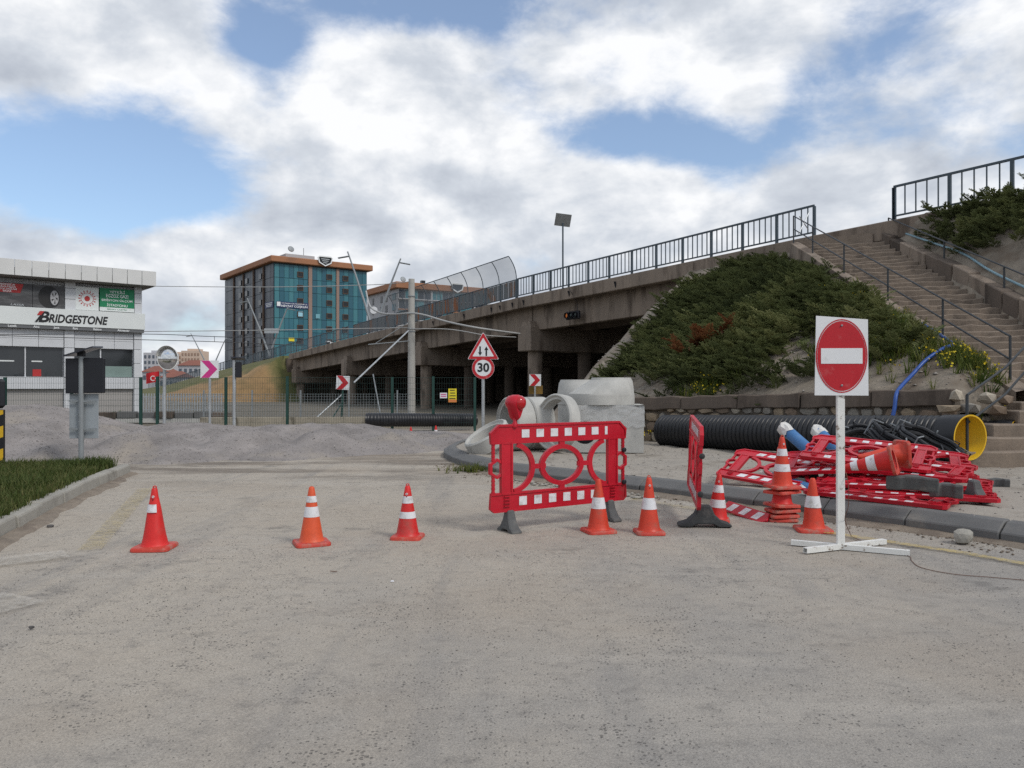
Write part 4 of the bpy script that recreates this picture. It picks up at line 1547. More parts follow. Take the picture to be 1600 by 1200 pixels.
# a browned, dead juniper patch in the middle of the slope
def patch(name, n, centre, rad, mat, label, smin, smax, pitch=(10, 50), h=(0.25, 0.5), tpls=TPL, zf=None, cat='plants'):
    P = np.zeros((n, 3)); yaw = rng.uniform(0, 6.28, n); pit = np.radians(rng.uniform(pitch[0], pitch[1], n)); sz = rng.uniform(smin, smax, n)
    for i in range(n):
        x, y = centre[0] + random.gauss(0, rad[0]), centre[1] + random.gauss(0, rad[1])
        P[i] = (x, y, (zf or slope_z)(x, y) + random.uniform(*h))
    return scatter(name, P, yaw, pit, sz, rng.uniform(0, 1, n), mat, label, tpls, cat=cat)


patch('dead_juniper', 24, (5.4, 21.3), (0.34, 0.12), JUN_DEAD, 'rust brown dead juniper patch amid the green slope', 0.35, 0.7, h=(0.45, 0.65), cat='shrubs')

# upright weeds and yellow flowers
def weed_template(seed, n=9):
    r = np.random.default_rng(seed)
    V, Fc = [], []
    for i in range(n):
        a = r.uniform(0, 6.28); l = r.uniform(0.5, 1.0); o = r.uniform(-0.12, 0.12, 2)
        d = np.array([0.95, math.cos(a) * 0.40, math.sin(a) * 0.40])   # x is 'up' before pitching by 90 degrees
        w = 0.030
        b = np.array([0, o[0], o[1]])
        p = np.array([0, math.sin(a), -math.cos(a)]) * w
        k = len(V)
        V += [b - p, b + p, b + d * l * 0.6 + p * 0.9, b + d * l]
        Fc += [(k, k + 1, k + 2), (k, k + 2, k + 3)]
        for q in range(3):
            t = r.uniform(0.3, 0.95); c = b + d * l * t
            a2 = r.uniform(0, 6.28)
            e = np.array([0.3, math.cos(a2), math.sin(a2)]) * r.uniform(0.08, 0.2)
            k = len(V); V += [c, c + e + p * 0.7, c + e * 0.6 - p]; Fc.append((k, k + 1, k + 2))
    return np.array(V, dtype=np.float32), np.array(Fc, dtype=np.int32)


def flower_template(seed, n=7):
    r = np.random.default_rng(seed)
    V, Fc = [], []
    for i in range(n):
        c = np.array([r.uniform(0.5, 1.0), r.uniform(-0.5, 0.5), r.uniform(-0.5, 0.5)])
        s = 0.07
        k = len(V)
        u = r.normal(size=3); u /= np.linalg.norm(u); v = np.cross(u, r.normal(size=3)); v /= np.linalg.norm(v)
        V += [c + u * s, c + v * s, c - u * s, c - v * s]
        Fc += [(k, k + 1, k + 2), (k, k + 2, k + 3)]
    return np.array(V, dtype=np.float32), np.array(Fc, dtype=np.int32)


WT = [weed_template(s) for s in range(4)]
FT = [flower_template(s) for s in range(4)]


def bank_z(x, y):
    if 14.75 <= y <= 16.65 and 8.2 < x < 11.2:
        t = (y - 14.75) / 1.9
        return max(0.15 + (1.05 + 0.35 * (x - 8.2) / 3.0) * t ** 0.55, slope_z(x, y))
    return slope_z(x, y)


for (name, n, c, rad, lb, fl) in (
        ('weed_patch', 420, (8.95, 18.7), (0.55, 0.9), 'light green weeds with yellow flowers right of the no-entry board', 20),
        ('weed_patch', 170, (9.8, 16.7), (0.34, 0.50), 'flowering weeds by the blue hose beside the stairs', 34),
        ('weed_patch', 90, (9.6, 21.8), (0.4, 0.8), 'tall light green tuft high beside the staircase handrail', 6),
        ('weed_patch', 70, (4.95, 19.75), (0.30, 0.28), 'small yellow green bush at the foot of the juniper slope', 10),
        ('weed_patch', 60, (8.0, 18.2), (0.35, 0.5), 'yellowish weeds growing behind the no-entry board', 16)):
    patch(name, n, c, rad, WEED, lb, 0.22, 0.50, (70, 110), (-0.03, 0.02), WT, bank_z, 'weeds')
    if fl:
        patch('yellow_flowers', fl, c, rad, FLOWER, 'yellow blooms of the ' + lb, 0.22, 0.42, (75, 105), (-0.03, 0.05), FT, bank_z, 'flowers')
patch('weed_patch', 46, (3.05, 19.9), (0.18, 0.16), WEED, 'weeds with yellow heads at the wall foot beside the wrapped block', 0.25, 0.5, (70, 110), (0, 0), WT, lambda x, y: 0.19, 'weeds')
patch('yellow_flowers', 14, (3.05, 19.8), (0.18, 0.16), FLOWER, 'yellow blooms of the weeds beside the wrapped concrete block', 0.2, 0.4, (75, 105), (0, 0.03), FT, lambda x, y: 0.19, 'flowers')
patch('weed_patch', 60, (-0.62, 14.75), (0.28, 0.16), WEED, 'tuft of weeds growing against the rounded kerb end', 0.10, 0.24, (60, 120), (0, 0), WT, lambda x, y: 0.0, 'weeds')


# grass blades on the left island
def blade_template(seed, n=7):
    r = np.random.default_rng(seed)
    V, Fc = [], []
    for i in range(n):
        a = r.uniform(0, 6.28); l = r.uniform(0.55, 1.0); bend = r.uniform(0.1, 0.65)
        o = r.uniform(-0.35, 0.35, 2)
        w = 0.035
        p = np.array([0, -math.sin(a), math.cos(a)]) * w
        dirv = np.array([0, math.cos(a), math.sin(a)])
        b = np.array([0, o[0], o[1]]); m = b + np.array([l * 0.6, 0, 0]) + dirv * bend * 0.25 * l; t = b + np.array([l, 0, 0]) + dirv * bend * l
        k = len(V)
        V += [b - p, b + p, m + p * 0.8, m - p * 0.8, t]
        Fc += [(k, k + 1, k + 2), (k, k + 2, k + 3), (k + 3, k + 2, k + 4)]
    return np.array(V, dtype=np.float32), np.array(Fc, dtype=np.int32)


BT = [blade_template(s) for s in range(5)]
P, ti, sz = [], [], []
while len(P) < 9000:
    x, y = random.uniform(-12.5, -5.2), random.uniform(6.8, 14.6)
    if not inside_poly(x, y, grass_poly) or x / y < -0.80: continue
    P.append((x, y, grass_z(x, y) - 0.01)); n_ = 0.5 + 0.5 * fbm(x, y, 1.1, 3, 15)
    ti.append(random.uniform(0.1, 0.6) + 0.35 * (1 - n_)); sz.append(random.uniform(0.09, 0.20) * (0.75 + 0.6 * n_))
n = len(P)
scatter('grass', np.array(P), rng.uniform(0, 6.28, n), np.radians(rng.uniform(72, 108, n)), np.array(sz), np.array(ti), GRASS, 'short green grass on the left traffic island', BT, cat='grass')


# stones: joined crumbs
def crumbs(name, pts, sizes, mat, label, flat=0.6):
    base = np.array([(1, 0, 0), (0, 1, 0), (-1, 0, 0), (0, -1, 0), (0, 0, 1), (0, 0, -0.4)], dtype=np.float32)
    f = np.array([(0, 1, 4), (1, 2, 4), (2, 3, 4), (3, 0, 4), (1, 0, 5), (2, 1, 5), (3, 2, 5), (0, 3, 5)], dtype=np.int32)
    n = len(pts)
    V = np.repeat(base[None], n, 0) * rng.uniform(0.55, 1.25, (n, 6, 1))
    V[:, :, 0] *= rng.uniform(0.7, 1.4, (n, 1)); V[:, :, 2] *= flat
    a = rng.uniform(0, 6.28, n); c, s = np.cos(a)[:, None], np.sin(a)[:, None]
    x, y = V[:, :, 0] * c - V[:, :, 1] * s, V[:, :, 0] * s + V[:, :, 1] * c
    V = np.stack([x, y, V[:, :, 2]], -1) * np.array(sizes)[:, None, None] + np.array(pts)[:, None, :]
    Fc = (f[None] + (np.arange(n) * 6)[:, None, None]).reshape(-1, 3)
    o = np_mesh(name, V.reshape(-1, 3), Fc, mat)
    o['kind'] = 'stuff'; o['label'] = label; o['category'] = 'stones'
    return o


pts, sz = [], []
while len(pts) < 26000:
    y = 1.9 + 12.5 * random.random() ** 1.5
    x = random.uniform(-0.72, 0.72) * y
    dn = 0.5 + 0.5 * fbm(x, y, 0.9, 4, 50)
    if random.random() > max(dn, 0.02) ** 1.4: continue
    # keep to the road
    if x > np.interp(y, [4.9, 7.85, 9.05, 10.55, 12.1, 13.95], [7.4, 5.2, 4.3, 3.05, 1.7, -0.1]) or x < np.interp(y, [5, 8, 14.5], [-4.5, -5.3, -7.2]): continue
    pts.append((x, y, 0.004 + 0.012 * fbm(x, y, 0.35, 3, 2.0))); sz.append((0.0022 + 0.0050 * random.random() ** 4) * min(1, max(0.45, y / 6)))
crumbs('dark_grit', pts, sz, PEBBLE, 'dark loose chippings scattered over the dusty road')
pts, sz = [], []
while len(pts) < 30000:
    x, y = random.uniform(-17, 0), random.uniform(14.5, 22.5)
    z = mound_z(x, y)
    if z < 0.0 or random.random() < 0.15: continue
    pts.append((x, y, z)); sz.append(0.006 + 0.016 * random.random() ** 5)
crumbs('loose_gravel', pts[::2], sz[::2], pm('gravel_stones', (0.25, 0.23, 0.215), 0.4, 9.0, 0.9, 0.0, 40), 'pale stones over the gravel heaps')
crumbs('loose_gravel', pts[1::2], sz[1::2], pm('grey_chippings', (0.20, 0.185, 0.175), 0.5, 9.0, 0.9, 0.0, 40), 'grey stones over the gravel heaps')
pts, sz = [], []
while len(pts) < 7000:
    x, y = random.uniform(-1.5, 11.5), random.uniform(7, 20.5)
    if not inside_poly(x, y, isl_poly) or x / y > 0.72: continue
    pts.append((x, y, island_z(x, y))); sz.append(0.006 + 0.03 * random.random() ** 5)
crumbs('loose_stones', pts, sz, PEBBLE_L, 'small stones scattered on the sandy island')
pts, sz = [], []
while len(pts) < 2600:                                   # dirt and crumbs along the foot of the right kerb
    k = random.random() * (len(KR) - 5) + 4
    i = int(k); p = KR[i].lerp(KR[min(i + 1, len(KR) - 1)], k - i)
    t = (KR[min(i + 1, len(KR) - 1)] - KR[i]).normalized() if i + 1 < len(KR) else Vector((0.6, -0.8, 0))
    q = p - Vector((-t.y, t.x, 0)) * abs(random.gauss(0, 0.28))
    pts.append((q.x, q.y, 0.008)); sz.append(0.005 + 0.022 * random.random() ** 4)
crumbs('kerb_grit', pts, sz, pm('brown_grit', (0.16, 0.125, 0.095), 0.5, 9.0, 0.95, 0.0, 40), 'brown grit gathered at the foot of the right kerb')
pts, sz = [], []
while len(pts) < 6500:
    x, y = random.uniform(1, 10.2), random.uniform(15.5, 29)
    if not slope_keep(x, y): continue
    pts.append((x, y, slope_z(x, y))); sz.append(0.015 + 0.05 * random.random() ** 5)
crumbs('slope_stones', pts, sz, PEBBLE_L, 'pale stones lying on the bare parts of the slope')

# broken asphalt and rubble along the kerb behind the upright barrier
pts, sz = [], []
for i in range(170):
    t = random.random()
    p = Vector((-0.1, 13.75, 0)).lerp(Vector((2.3, 11.35, 0)), t)
    pts.append((p.x - abs(random.gauss(0, 0.16)) - 0.05, p.y - abs(random.gauss(0, 0.16)), 0.01)); sz.append(0.012 + 0.075 * random.random() ** 3)
crumbs('kerb_rubble', pts, sz, KERB_L, 'broken asphalt and rubble along the kerb behind the upright barrier', 0.5)


def dirt_strip(name, path, width, mat, sgn):
    """soil washed against the foot of a kerb"""
    P = []
    for a, b in zip(path, path[1:]):
        n_ = max(2, int((b - a).length / 0.12))
        P += [a.lerp(b, k / n_) for k in range(n_)]
    vs = []
    for i, p in enumerate(P):
        t = (P[min(i + 1, len(P) - 1)] - P[max(i - 1, 0)]).normalized()
        o = Vector((t.y, -t.x, 0)) * sgn
        w = width * (0.75 + 0.75 * fbm(p.x, p.y, 1.1, 4, 17))
        w = max(w, 0.05)
        for f, z in ((-0.05, 0.045), (0.25, 0.034), (0.65, 0.022), (1.0, -0.02)):
            q = p + o * w * f
            vs.append((q.x, q.y, z + 0.010 * fbm(q.x, q.y, 4, 3, 2)))
    fs = [(4 * i + k, 4 * i + k + 1, 4 * i + 5 + k, 4 * i + 4 + k) for i in range(len(P) - 1) for k in range(3)]
    return tag(MB().add(vs, fs).build(name, mat, smooth=True), kind='structure')


DIRT = pm('kerb_dirt', (0.215, 0.178, 0.140), 0.35, 4.0, 0.95, 0.9, 40, dirt=(0.15, 0.12, 0.095), dscale=3.0, dlo=0.45, dhi=0.7)
dirt_strip('dirt_strip_right', KR[5:], 0.34, DIRT, 1)
dirt_strip('dirt_strip_left', [Vector((p[0], p[1], 0)) for p in kl], 0.20, DIRT, -1)

# ------------------------------------------------------------------ traffic cones
def rounded_square(w, r, n=4):
    P = []
    for cx, cy, a0 in ((1, 1, 0), (-1, 1, 90), (-1, -1, 180), (1, -1, 270)):
        for k in range(n + 1):
            a = R(a0 + 90 * k / n)
            P.append((cx * (w / 2 - r) + math.cos(a) * r, cy * (w / 2 - r) + math.sin(a) * r))
    return P


DUSTY = pm('dusty_cone_base', (0.50, 0.050, 0.032), 0.2, 6.0, 0.6, 0.15, 40, dirt=(0.34, 0.17, 0.13), dscale=9.0, dlo=0.46, dhi=0.70)


def cone(loc, label, mat, bands, rot=0.0, H=0.60, base=0.37, rb=0.125, rt=0.026, tilt=(0, 0), patch=None, knob=True, group='traffic cones', dents=0, basemat=None):
    root = empty('traffic_cone', loc, (tilt[0], tilt[1], rot), label, 'traffic cone', group)
    m = MB()
    P = rounded_square(base, 0.05)
    n = len(P)
    rings = [(1.0, 0.0), (1.0, 0.022), (0.95, 0.036)]
    vs = []
    for s, z in rings:
        vs += [(p[0] * s, p[1] * s, z) for p in P]
    # open underside: thick rim and hollow
    vs += [(math.cos(2 * math.pi * k / n + R(45 / 5 * 0)) * rb * 0.92, math.sin(2 * math.pi * k / n) * rb * 0.92, 0.004) for k in range(n)]
    vs += [(math.cos(2 * math.pi * k / n) * rb * 1.02, math.sin(2 * math.pi * k / n) * rb * 1.02, 0.040) for k in range(n)]
    fs = []
    for i in range(2):
        fs += [(i * n + k, i * n + (k + 1) % n, (i + 1) * n + (k + 1) % n, (i + 1) * n + k) for k in range(n)]
    fs += [(2 * n + k, 2 * n + (k + 1) % n, 4 * n + (k + 1) % n, 4 * n + k) for k in range(n)]
    fs += [(k, 3 * n + k, 3 * n + (k + 1) % n, (k + 1) % n) for k in range(n)]
    m.add(vs, fs).build('base', DUSTY, root, smooth=True)

    def rad(z): return rb + (rt - rb) * (z - 0.03) / (H - 0.03)
    prof = [(rb * 1.10, 0.034), (rb * 1.03, 0.046), (rad(0.06), 0.062)] + [(rad(0.06 + (H - 0.075) * k / 8), 0.06 + (H - 0.075) * k / 8) for k in range(1, 9)] + [(rt * 0.92, H - 0.006), (rt * 0.62, H), (rt * 0.5, H - 0.03)]
    prof += [(max(rad(z) - 0.008, 0.01), z) for z in (H - 0.06, 0.3, 0.03, 0.006)]
    b = MB().lathe(prof[:-4] + prof[-4:], 28, closed=False)
    b.f = [f for f in b.f if len(f) == 4]
    if dents:
        rd = random.Random(dents)
        out = []
        for v in b.v:
            k = 0.012 * mnoise.noise(Vector((v[0] * 9 + dents, v[1] * 9, v[2] * 5)))
            l = math.hypot(v[0], v[1]) or 1
            out.append((v[0] + v[0] / l * k, v[1] + v[1] / l * k, v[2]))
        b.v = out
    b.build('cone_body', mat, root, smooth=True)
    for z0, z1 in bands:
        e = 0.0025 + (0.006 if dents else 0)
        MB().lathe([(rad(z0) + e, z0), (rad((z0 + z1) / 2) + e, (z0 + z1) / 2), (rad(z1) + e, z1)], 28).build('white_band', WHITE_BAND, root, smooth=True).data.polygons
        o = root.children[-1]
        bm = bmesh.new(); bm.from_mesh(o.data)
        bmesh.ops.delete(bm, geom=[f for f in bm.faces if len(f.verts) > 4], context='FACES')
        bm.to_mesh(o.data); bm.free()
    if patch:
        z0, z1, a0, a1 = patch
        vs = []
        nn = 8
        for k in range(nn + 1):
            a = a0 + (a1 - a0) * k / nn
            for z in (z0, z1):
                r_ = rad(z) + (0.010 if dents else 0.004)
                vs.append((r_ * math.cos(a), r_ * math.sin(a), z))
        MB().add(vs, [(2 * k, 2 * k + 2, 2 * k + 3, 2 * k + 1) for k in range(nn)]).build('white_patch', WHITE_BAND, root, smooth=True)
    if knob:
        # small ring at the tip and the fixing hole below it
        zz = H - 0.085
        MB().lathe([(0.012, -0.004), (0.012, 0.004), (0.0065, 0.004), (0.0065, -0.004)], 12, Matrix.Translation((0, -rad(zz) - 0.002, zz)) @ Matrix.Rotation(R(90), 4, 'X'), closed=True).build('eyelet', WHITE_BAND, root)
        MB().lathe([(0.006, -0.003), (0.006, 0.003)], 8, Matrix.Translation((0, -rad(zz - 0.03) - 0.001, zz - 0.03)) @ Matrix.Rotation(R(90), 4, 'X')).build('hole', BLACK_BOX, root)
        MB().lathe([(0.020, -0.006), (0.020, 0.006), (0.011, 0.006), (0.011, -0.006)], 12, Matrix.Translation((0, 0, H + 0.004)) @ Matrix.Rotation(R(90), 4, 'X'), closed=True).build('tip_ring', mat, root)
    return root


cone(G(242, 857), 'red cone with a single torn white patch near the left kerb', ORANGE_RED, [], R(4), H=0.615, patch=(0.375, 0.455, R(-175), R(-55)), dents=4, basemat=ORANGE_RED)
cone(G(487, 850), 'orange cone with two unequal white bands, second from the left', ORANGE_BRIGHT, [(0.44, 0.505), (0.29, 0.395)], R(24), H=0.60, base=0.355, knob=False)
cone(G(637, 841), 'shorter red cone with two white bands left of the upright barrier', ORANGE_RED, [(0.385, 0.46), (0.225, 0.295)], R(-6), H=0.57, base=0.33)
cone(G(935, 831), 'orange red cone with one white band in front of the barrier corner', ORANGE, [(0.27, 0.395)], R(18), H=0.60, base=0.34, knob=False)
cone(G(1014, 833), 'orange red cone with one white band right of the upright barrier', ORANGE, [(0.275, 0.40)], R(3), H=0.625, base=0.32)
cone(G(1270, 829), 'dull orange cone with one wide white band behind the no-entry sign foot', ORANGE, [(0.27, 0.40)], R(-8), H=0.60, base=0.385, dents=9, knob=False)
cone(G(1124, 816) + Vector((0, 0.12, 0.0)), 'red cone with two white bands tucked behind the rubber foot', ORANGE_RED, [(0.35, 0.44), (0.17, 0.265)], R(-14), H=0.57, base=0.30, tilt=(R(0), R(3)))
# nested stack
cs = G(1222, 813)
NEST = [('lowest red cone of the nested stack on the road', 0.0), ('second cone from the bottom of the nested stack', 0.055), ('third cone from the bottom of the nested stack', 0.11), ('fourth cone of the nested stack, base just below the open gap', 0.175), ('fifth cone of the nested stack, under the striped one', 0.335)]
for i, (lb, dz) in enumerate(NEST):
    cone(cs + Vector((random.uniform(-0.012, 0.012), random.uniform(-0.012, 0.012), dz)), lb, ORANGE_RED if i % 2 else ORANGE, [], R(-12 + 9 * i), H=0.57, base=0.345, knob=False, dents=i + 1, group='nested cone stack', tilt=(R(random.uniform(-3, 3)), R(random.uniform(-3, 3))))
cone(cs + Vector((0, 0, 0.40)), 'striped cone with two white bands on top of the nested stack', ORANGE, [(0.395, 0.48), (0.205, 0.295)], R(9), H=0.625, base=0.36, group='nested cone stack')
for (px, lb, mat, H, bands) in ((642, 'tiny far plain red cone by the gravel, left of two', ORANGE_RED, 0.33, []), (681, 'tiny far red cone with white bands by the gravel, right of two', ORANGE_RED, 0.37, [(0.19, 0.235), (0.10, 0.145)])):
    cone(G(px, 683), lb, mat, bands, R(12), H=H, base=0.26 if bands else 0.16, rb=0.085, rt=0.02, knob=False, group='far cones')

# ------------------------------------------------------------------ plastic barriers
BW, BH = 1.66, 0.94


def barrier_meshes():
    b = MB()
    D = 0.045
    for z0, z1 in ((0.0, 0.19), (0.75, BH)):
        c = 0.085
        if z0 == 0: poly = [(-BW / 2, 0.03), (-BW / 2 + 0.03, 0.0), (BW / 2 - 0.03, 0.0), (BW / 2, 0.03), (BW / 2, z1), (-BW / 2, z1)]
        else: poly = [(-BW / 2, z0), (BW / 2, z0), (BW / 2, z1 - c), (BW / 2 - c, z1), (-BW / 2 + c, z1), (-BW / 2, z1 - c)]
        b.prism(poly, -D / 2 + 0.012, D / 2 - 0.012)
        # moulded rims
        rim = poly + [poly[0]]
        b.strip(poly, 0.026, -D / 2, D / 2, closed=True)
    for s in (-1, 1):
        x = s * 0.655
        b.prism([(x - 0.062, 0.188), (x + 0.062, 0.188), (x + 0.062, 0.752), (x - 0.062, 0.752)], -D / 2 + 0.006, D / 2 - 0.006)
        for dx in (-0.055, 0.055):
            b.prism([(x + dx - 0.010, 0.187), (x + dx + 0.010, 0.187), (x + dx + 0.010, 0.753), (x + dx - 0.010, 0.753)], -D / 2 - 0.004, D / 2 + 0.004)
        # hexagon hand-hole and the outer slats
        hx, hz = s * 0.762, 0.47
        hexa = [(hx + 0.082 * math.sin(R(60 * k)), hz + 0.098 * math.cos(R(60 * k))) for k in range(6)]
        b.strip(hexa, 0.032, -D / 2 + 0.003, D / 2 - 0.003, closed=True)
        for z0, z1 in ((0.187, 0.40), (0.54, 0.753)):
            b.prism([(s * 0.803 - 0.013, z0), (s * 0.803 + 0.013, z0), (s * 0.803 + 0.013, z1), (s * 0.803 - 0.013, z1)], -D / 2 + 0.008, D / 2 - 0.008)
            for k in range(5):
                zz = z0 + (z1 - z0) * (k + 0.5) / 5
                b.box((s * 0.803, 0, zz), (0.034, D - 0.012, 0.010))
        # half eye
        pts = [(s * (0.605 - 0.250 * math.sin(R(a))), 0.47 - 0.265 * math.cos(R(a))) for a in range(8, 173, 12)]
        b.strip(pts, 0.052, -D / 2 + 0.004, D / 2 - 0.004)
        b.prism([(min(s * 0.36, s * 0.20), 0.443), (max(s * 0.36, s * 0.20), 0.443), (max(s * 0.36, s * 0.20), 0.497), (min(s * 0.36, s * 0.20), 0.497)], -D / 2 + 0.005, D / 2 - 0.005)
    eye = []
    for k in range(28):
        a = 2 * math.pi * k / 28
        eye.append((0.245 * math.copysign(abs(math.cos(a)) ** 1.12, math.cos(a)), 0.47 + 0.212 * math.copysign(abs(math.sin(a)) ** 1.05, math.sin(a))))
    b.strip(eye, 0.054, -D / 2 + 0.002, D / 2 - 0.002, closed=True)
    for z0, z1 in ((0.188, 0.27), (0.67, 0.752)):
        b.prism([(-0.032, z0), (0.032, z0), (0.032, z1), (-0.032, z1)], -D / 2 + 0.005, D / 2 - 0.005)
    # connector ribs low on the side posts
    for s in (-1, 1):
        for k in range(4):
            b.box((s * 0.655, -D / 2 - 0.006, 0.055 + 0.035 * k), (0.07, 0.014, 0.010))
    frame = b.mesh('panel', bevel=0.004, smooth=False)
    frame.materials.append(RED_PL)
    sq = MB().box((0, 0, 0), (0.088, 0.003, 0.098)).mesh('reflector'); sq.materials.append(WHITE_BAND)
    slant = MB().prism([(-0.075, -0.048), (0.035, -0.048), (0.075, 0.048), (-0.035, 0.048)], -0.0015, 0.0015).mesh('reflector'); slant.materials.append(WHITE_BAND)
    half = MB().box((0, 0, 0), (0.034, 0.003, 0.098)).mesh('reflector'); half.materials.append(WHITE_BAND)
    # rubber foot: arched, wide at the ground
    f = MB()
    prof = [(-0.235, 0.0), (-0.235, 0.035), (-0.15, 0.07), (-0.085, 0.15), (-0.055, 0.25), (0.055, 0.25), (0.085, 0.15), (0.15, 0.07), (0.235, 0.035), (0.235, 0.0), (0.12, 0.0), (0.07, 0.035), (-0.07, 0.035), (-0.12, 0.0)]
    # stands across the panel: profile in the yz plane
    n = len(prof)
    def wid(z): return 0.055 - 0.10 * max(0, z - 0.05) * 0.9
    vs = [(-wid(p[1]), p[0], p[1]) for p in prof] + [(wid(p[1]), p[0], p[1]) for p in prof]
    fs = [tuple(range(n - 1, -1, -1)), tuple(range(n, 2 * n))] + [(i, (i + 1) % n, n + (i + 1) % n, n + i) for i in range(n)]
    f.add(vs, fs)
    foot = f.mesh('foot', bevel=0.012)
    return frame, sq, slant, half, foot


FRAME, SQ, SLANT, HALF, FOOT = barrier_meshes()


def barrier(loc, rot, label, feet=(1, 1), slanted=False, footmat=RUBBER, group='plastic barriers', both=True):
    root = empty('plastic_barrier', loc, rot, label, 'barrier', group)
    link_mesh('panel', FRAME, None, root)
    me = SLANT if slanted else SQ
    for z, xs in ((0.845, [-0.44 + 0.172 * k for k in range(6)]), (0.097, [-0.47 + 0.176 * k for k in range(6)])):
        for x in xs:
            for s in ((-1, 1) if both else (-1,)):
                o = link_mesh('reflector', me, None, root)
                o.location = (x, s * 0.0135, z)
                if z > 0.5: o.scale = (1, 1, 0.92)
    o = link_mesh('reflector', HALF, None, root); o.location = (0.568, -0.0135, 0.845)
    for s, k in ((-1, feet[0]), (1, feet[1])):
        if k:
            fm = FOOT.copy(); fm.materials.clear(); fm.materials.append(footmat)
            o = link_mesh('foot', fm, None, root); o.location = (s * 0.62, 0, -0.245); o.scale = (1.0, 0.72, 1.0)
    return root


# the upright one closing the lane
pl, pr = G(790, 832), G(957, 812)
mid = (pl + pr) / 2
dirv = (pr - pl); yaw = math.atan2(dirv.y, dirv.x)
bx = empty
up = barrier(PX(869, 806, mid.y) * 1.0, (0, 0, yaw), 'upright red plastic barrier with white squares standing across the lane')
up.location = Vector((mid.x, mid.y, 0.245))
up.scale = (1.17, 1, 1.02)
# tie wire across the panel
Mw = Matrix.Translation(up.location) @ Matrix.Rotation(yaw, 4, 'Z')
for (x, z) in ((0.80, 0.60), (0.80, 0.21)):
    MB().lathe([(0.0, -0.03), (0.022, -0.022), (0.028, 0.0), (0.022, 0.022), (0.0, 0.03)], 12).build('knob', BLACK_BOX, up, smooth=True).location = (x, -0.03, z)

# warning lamp on its corner
lp = Mw @ Vector((-0.66, -0.01, 0.945))
lamp = empty('warning_lamp', lp, (0, R(4), yaw + R(28)), 'red heart shaped warning lamp on the left corner of the upright barrier', 'lamp')
MB().lathe([(0.03, -0.01), (0.034, 0.03), (0.022, 0.05), (0.026, 0.10)], 12).build('stem', RED_PL, lamp, smooth=True)
out = []
for k in range(26):
    a = 2 * math.pi * k / 26
    x, z = math.sin(a) * 0.112, math.cos(a) * 0.105
    if z < 0: x *= (1 - (-z / 0.105) * 0.62); z *= 1.75
    out.append((x, z + 0.255))
b = MB()
n = len(out)
vs = [(p[0] * 0.86, -0.062, (p[1] - 0.25) * 0.88 + 0.25) for p in out] + [(p[0], -0.035, p[1]) for p in out] + [(p[0], 0.035, p[1]) for p in out] + [(p[0] * 0.86, 0.062, (p[1] - 0.25) * 0.88 + 0.25) for p in out]
fs = [tuple(range(n - 1, -1, -1)), tuple(3 * n + k for k in range(n))]
for i in range(3):
    fs += [(i * n + k, i * n + (k + 1) % n, (i + 1) * n + (k + 1) % n, (i + 1) * n + k) for k in range(n)]
b.add(vs, fs).build('lamp_body', RED_PL, lamp, smooth=True)
for s in (-1, 1):
    MB().lathe([(0.082, 0), (0.080, 0.018), (0.060, 0.045), (0.03, 0.060), (0, 0.064)], 22, Matrix.Translation((0, s * 0.060, 0.27)) @ Matrix.Rotation(R(90 if s < 0 else -90), 4, 'X')).build('lens', RED_LENS, lamp, smooth=True)

# the one standing end-on beside the kerb, tilted, on a dark rubber foot
ef = G(1100, 822)
tilted = barrier(ef + Vector((0.02, 0.62, 0.27)), (R(2), R(-3), R(81)), 'red barrier standing end-on beside the kerb on a dark rubber foot', feet=(0, 0), footmat=RUBBER_DK)
fm = FOOT.copy(); fm.materials.clear(); fm.materials.append(RUBBER_DK)
ft = link_mesh('barrier_foot', fm, None)
ft.location = ef; ft.rotation_euler = (0, 0, R(86)); ft.scale = (1.9, 1.30, 1.0)
tag(ft, 'wide dark rubber foot on the road under the end-on barrier', 'barrier foot')
for z in (0.18, 0.62):
    MB().lathe([(0.0, -0.05), (0.03, -0.03), (0.035, 0.0), (0.03, 0.03), (0.0, 0.05)], 12, Matrix.Rotation(R(90), 4, 'Y')).build('knob', RUBBER_DK, tilted, smooth=True).location = (-0.845, -0.01, z)

# broken-off striped strip lying by the kerb
p0, p1 = G(1133, 793, 0.06), G(1200, 812, 0.03)
d = p1 - p0
o = empty('broken_barrier_strip', (p0 + p1) / 2 + Vector((0, 0, 0.01)), (R(-52), R(4), math.atan2(d.y, d.x)), 'broken red strip with white slanted blocks lying on the road by the kerb', 'barrier strip')
L_ = d.length * 1.02
MB().prism([(-L_ / 2, -0.085), (L_ / 2 - 0.06, -0.085), (L_ / 2, -0.02), (L_ / 2 - 0.05, 0.085), (-L_ / 2, 0.085)], -0.016, 0.016).build('strip', RED_PL, o, bevel=0.006)
for k in range(3):
    q = link_mesh('reflector', SLANT, None, o); q.location = (-L_ / 2 + 0.17 + 0.235 * k, -0.0185, 0.0); q.scale = (1.0, 1, 1.25)

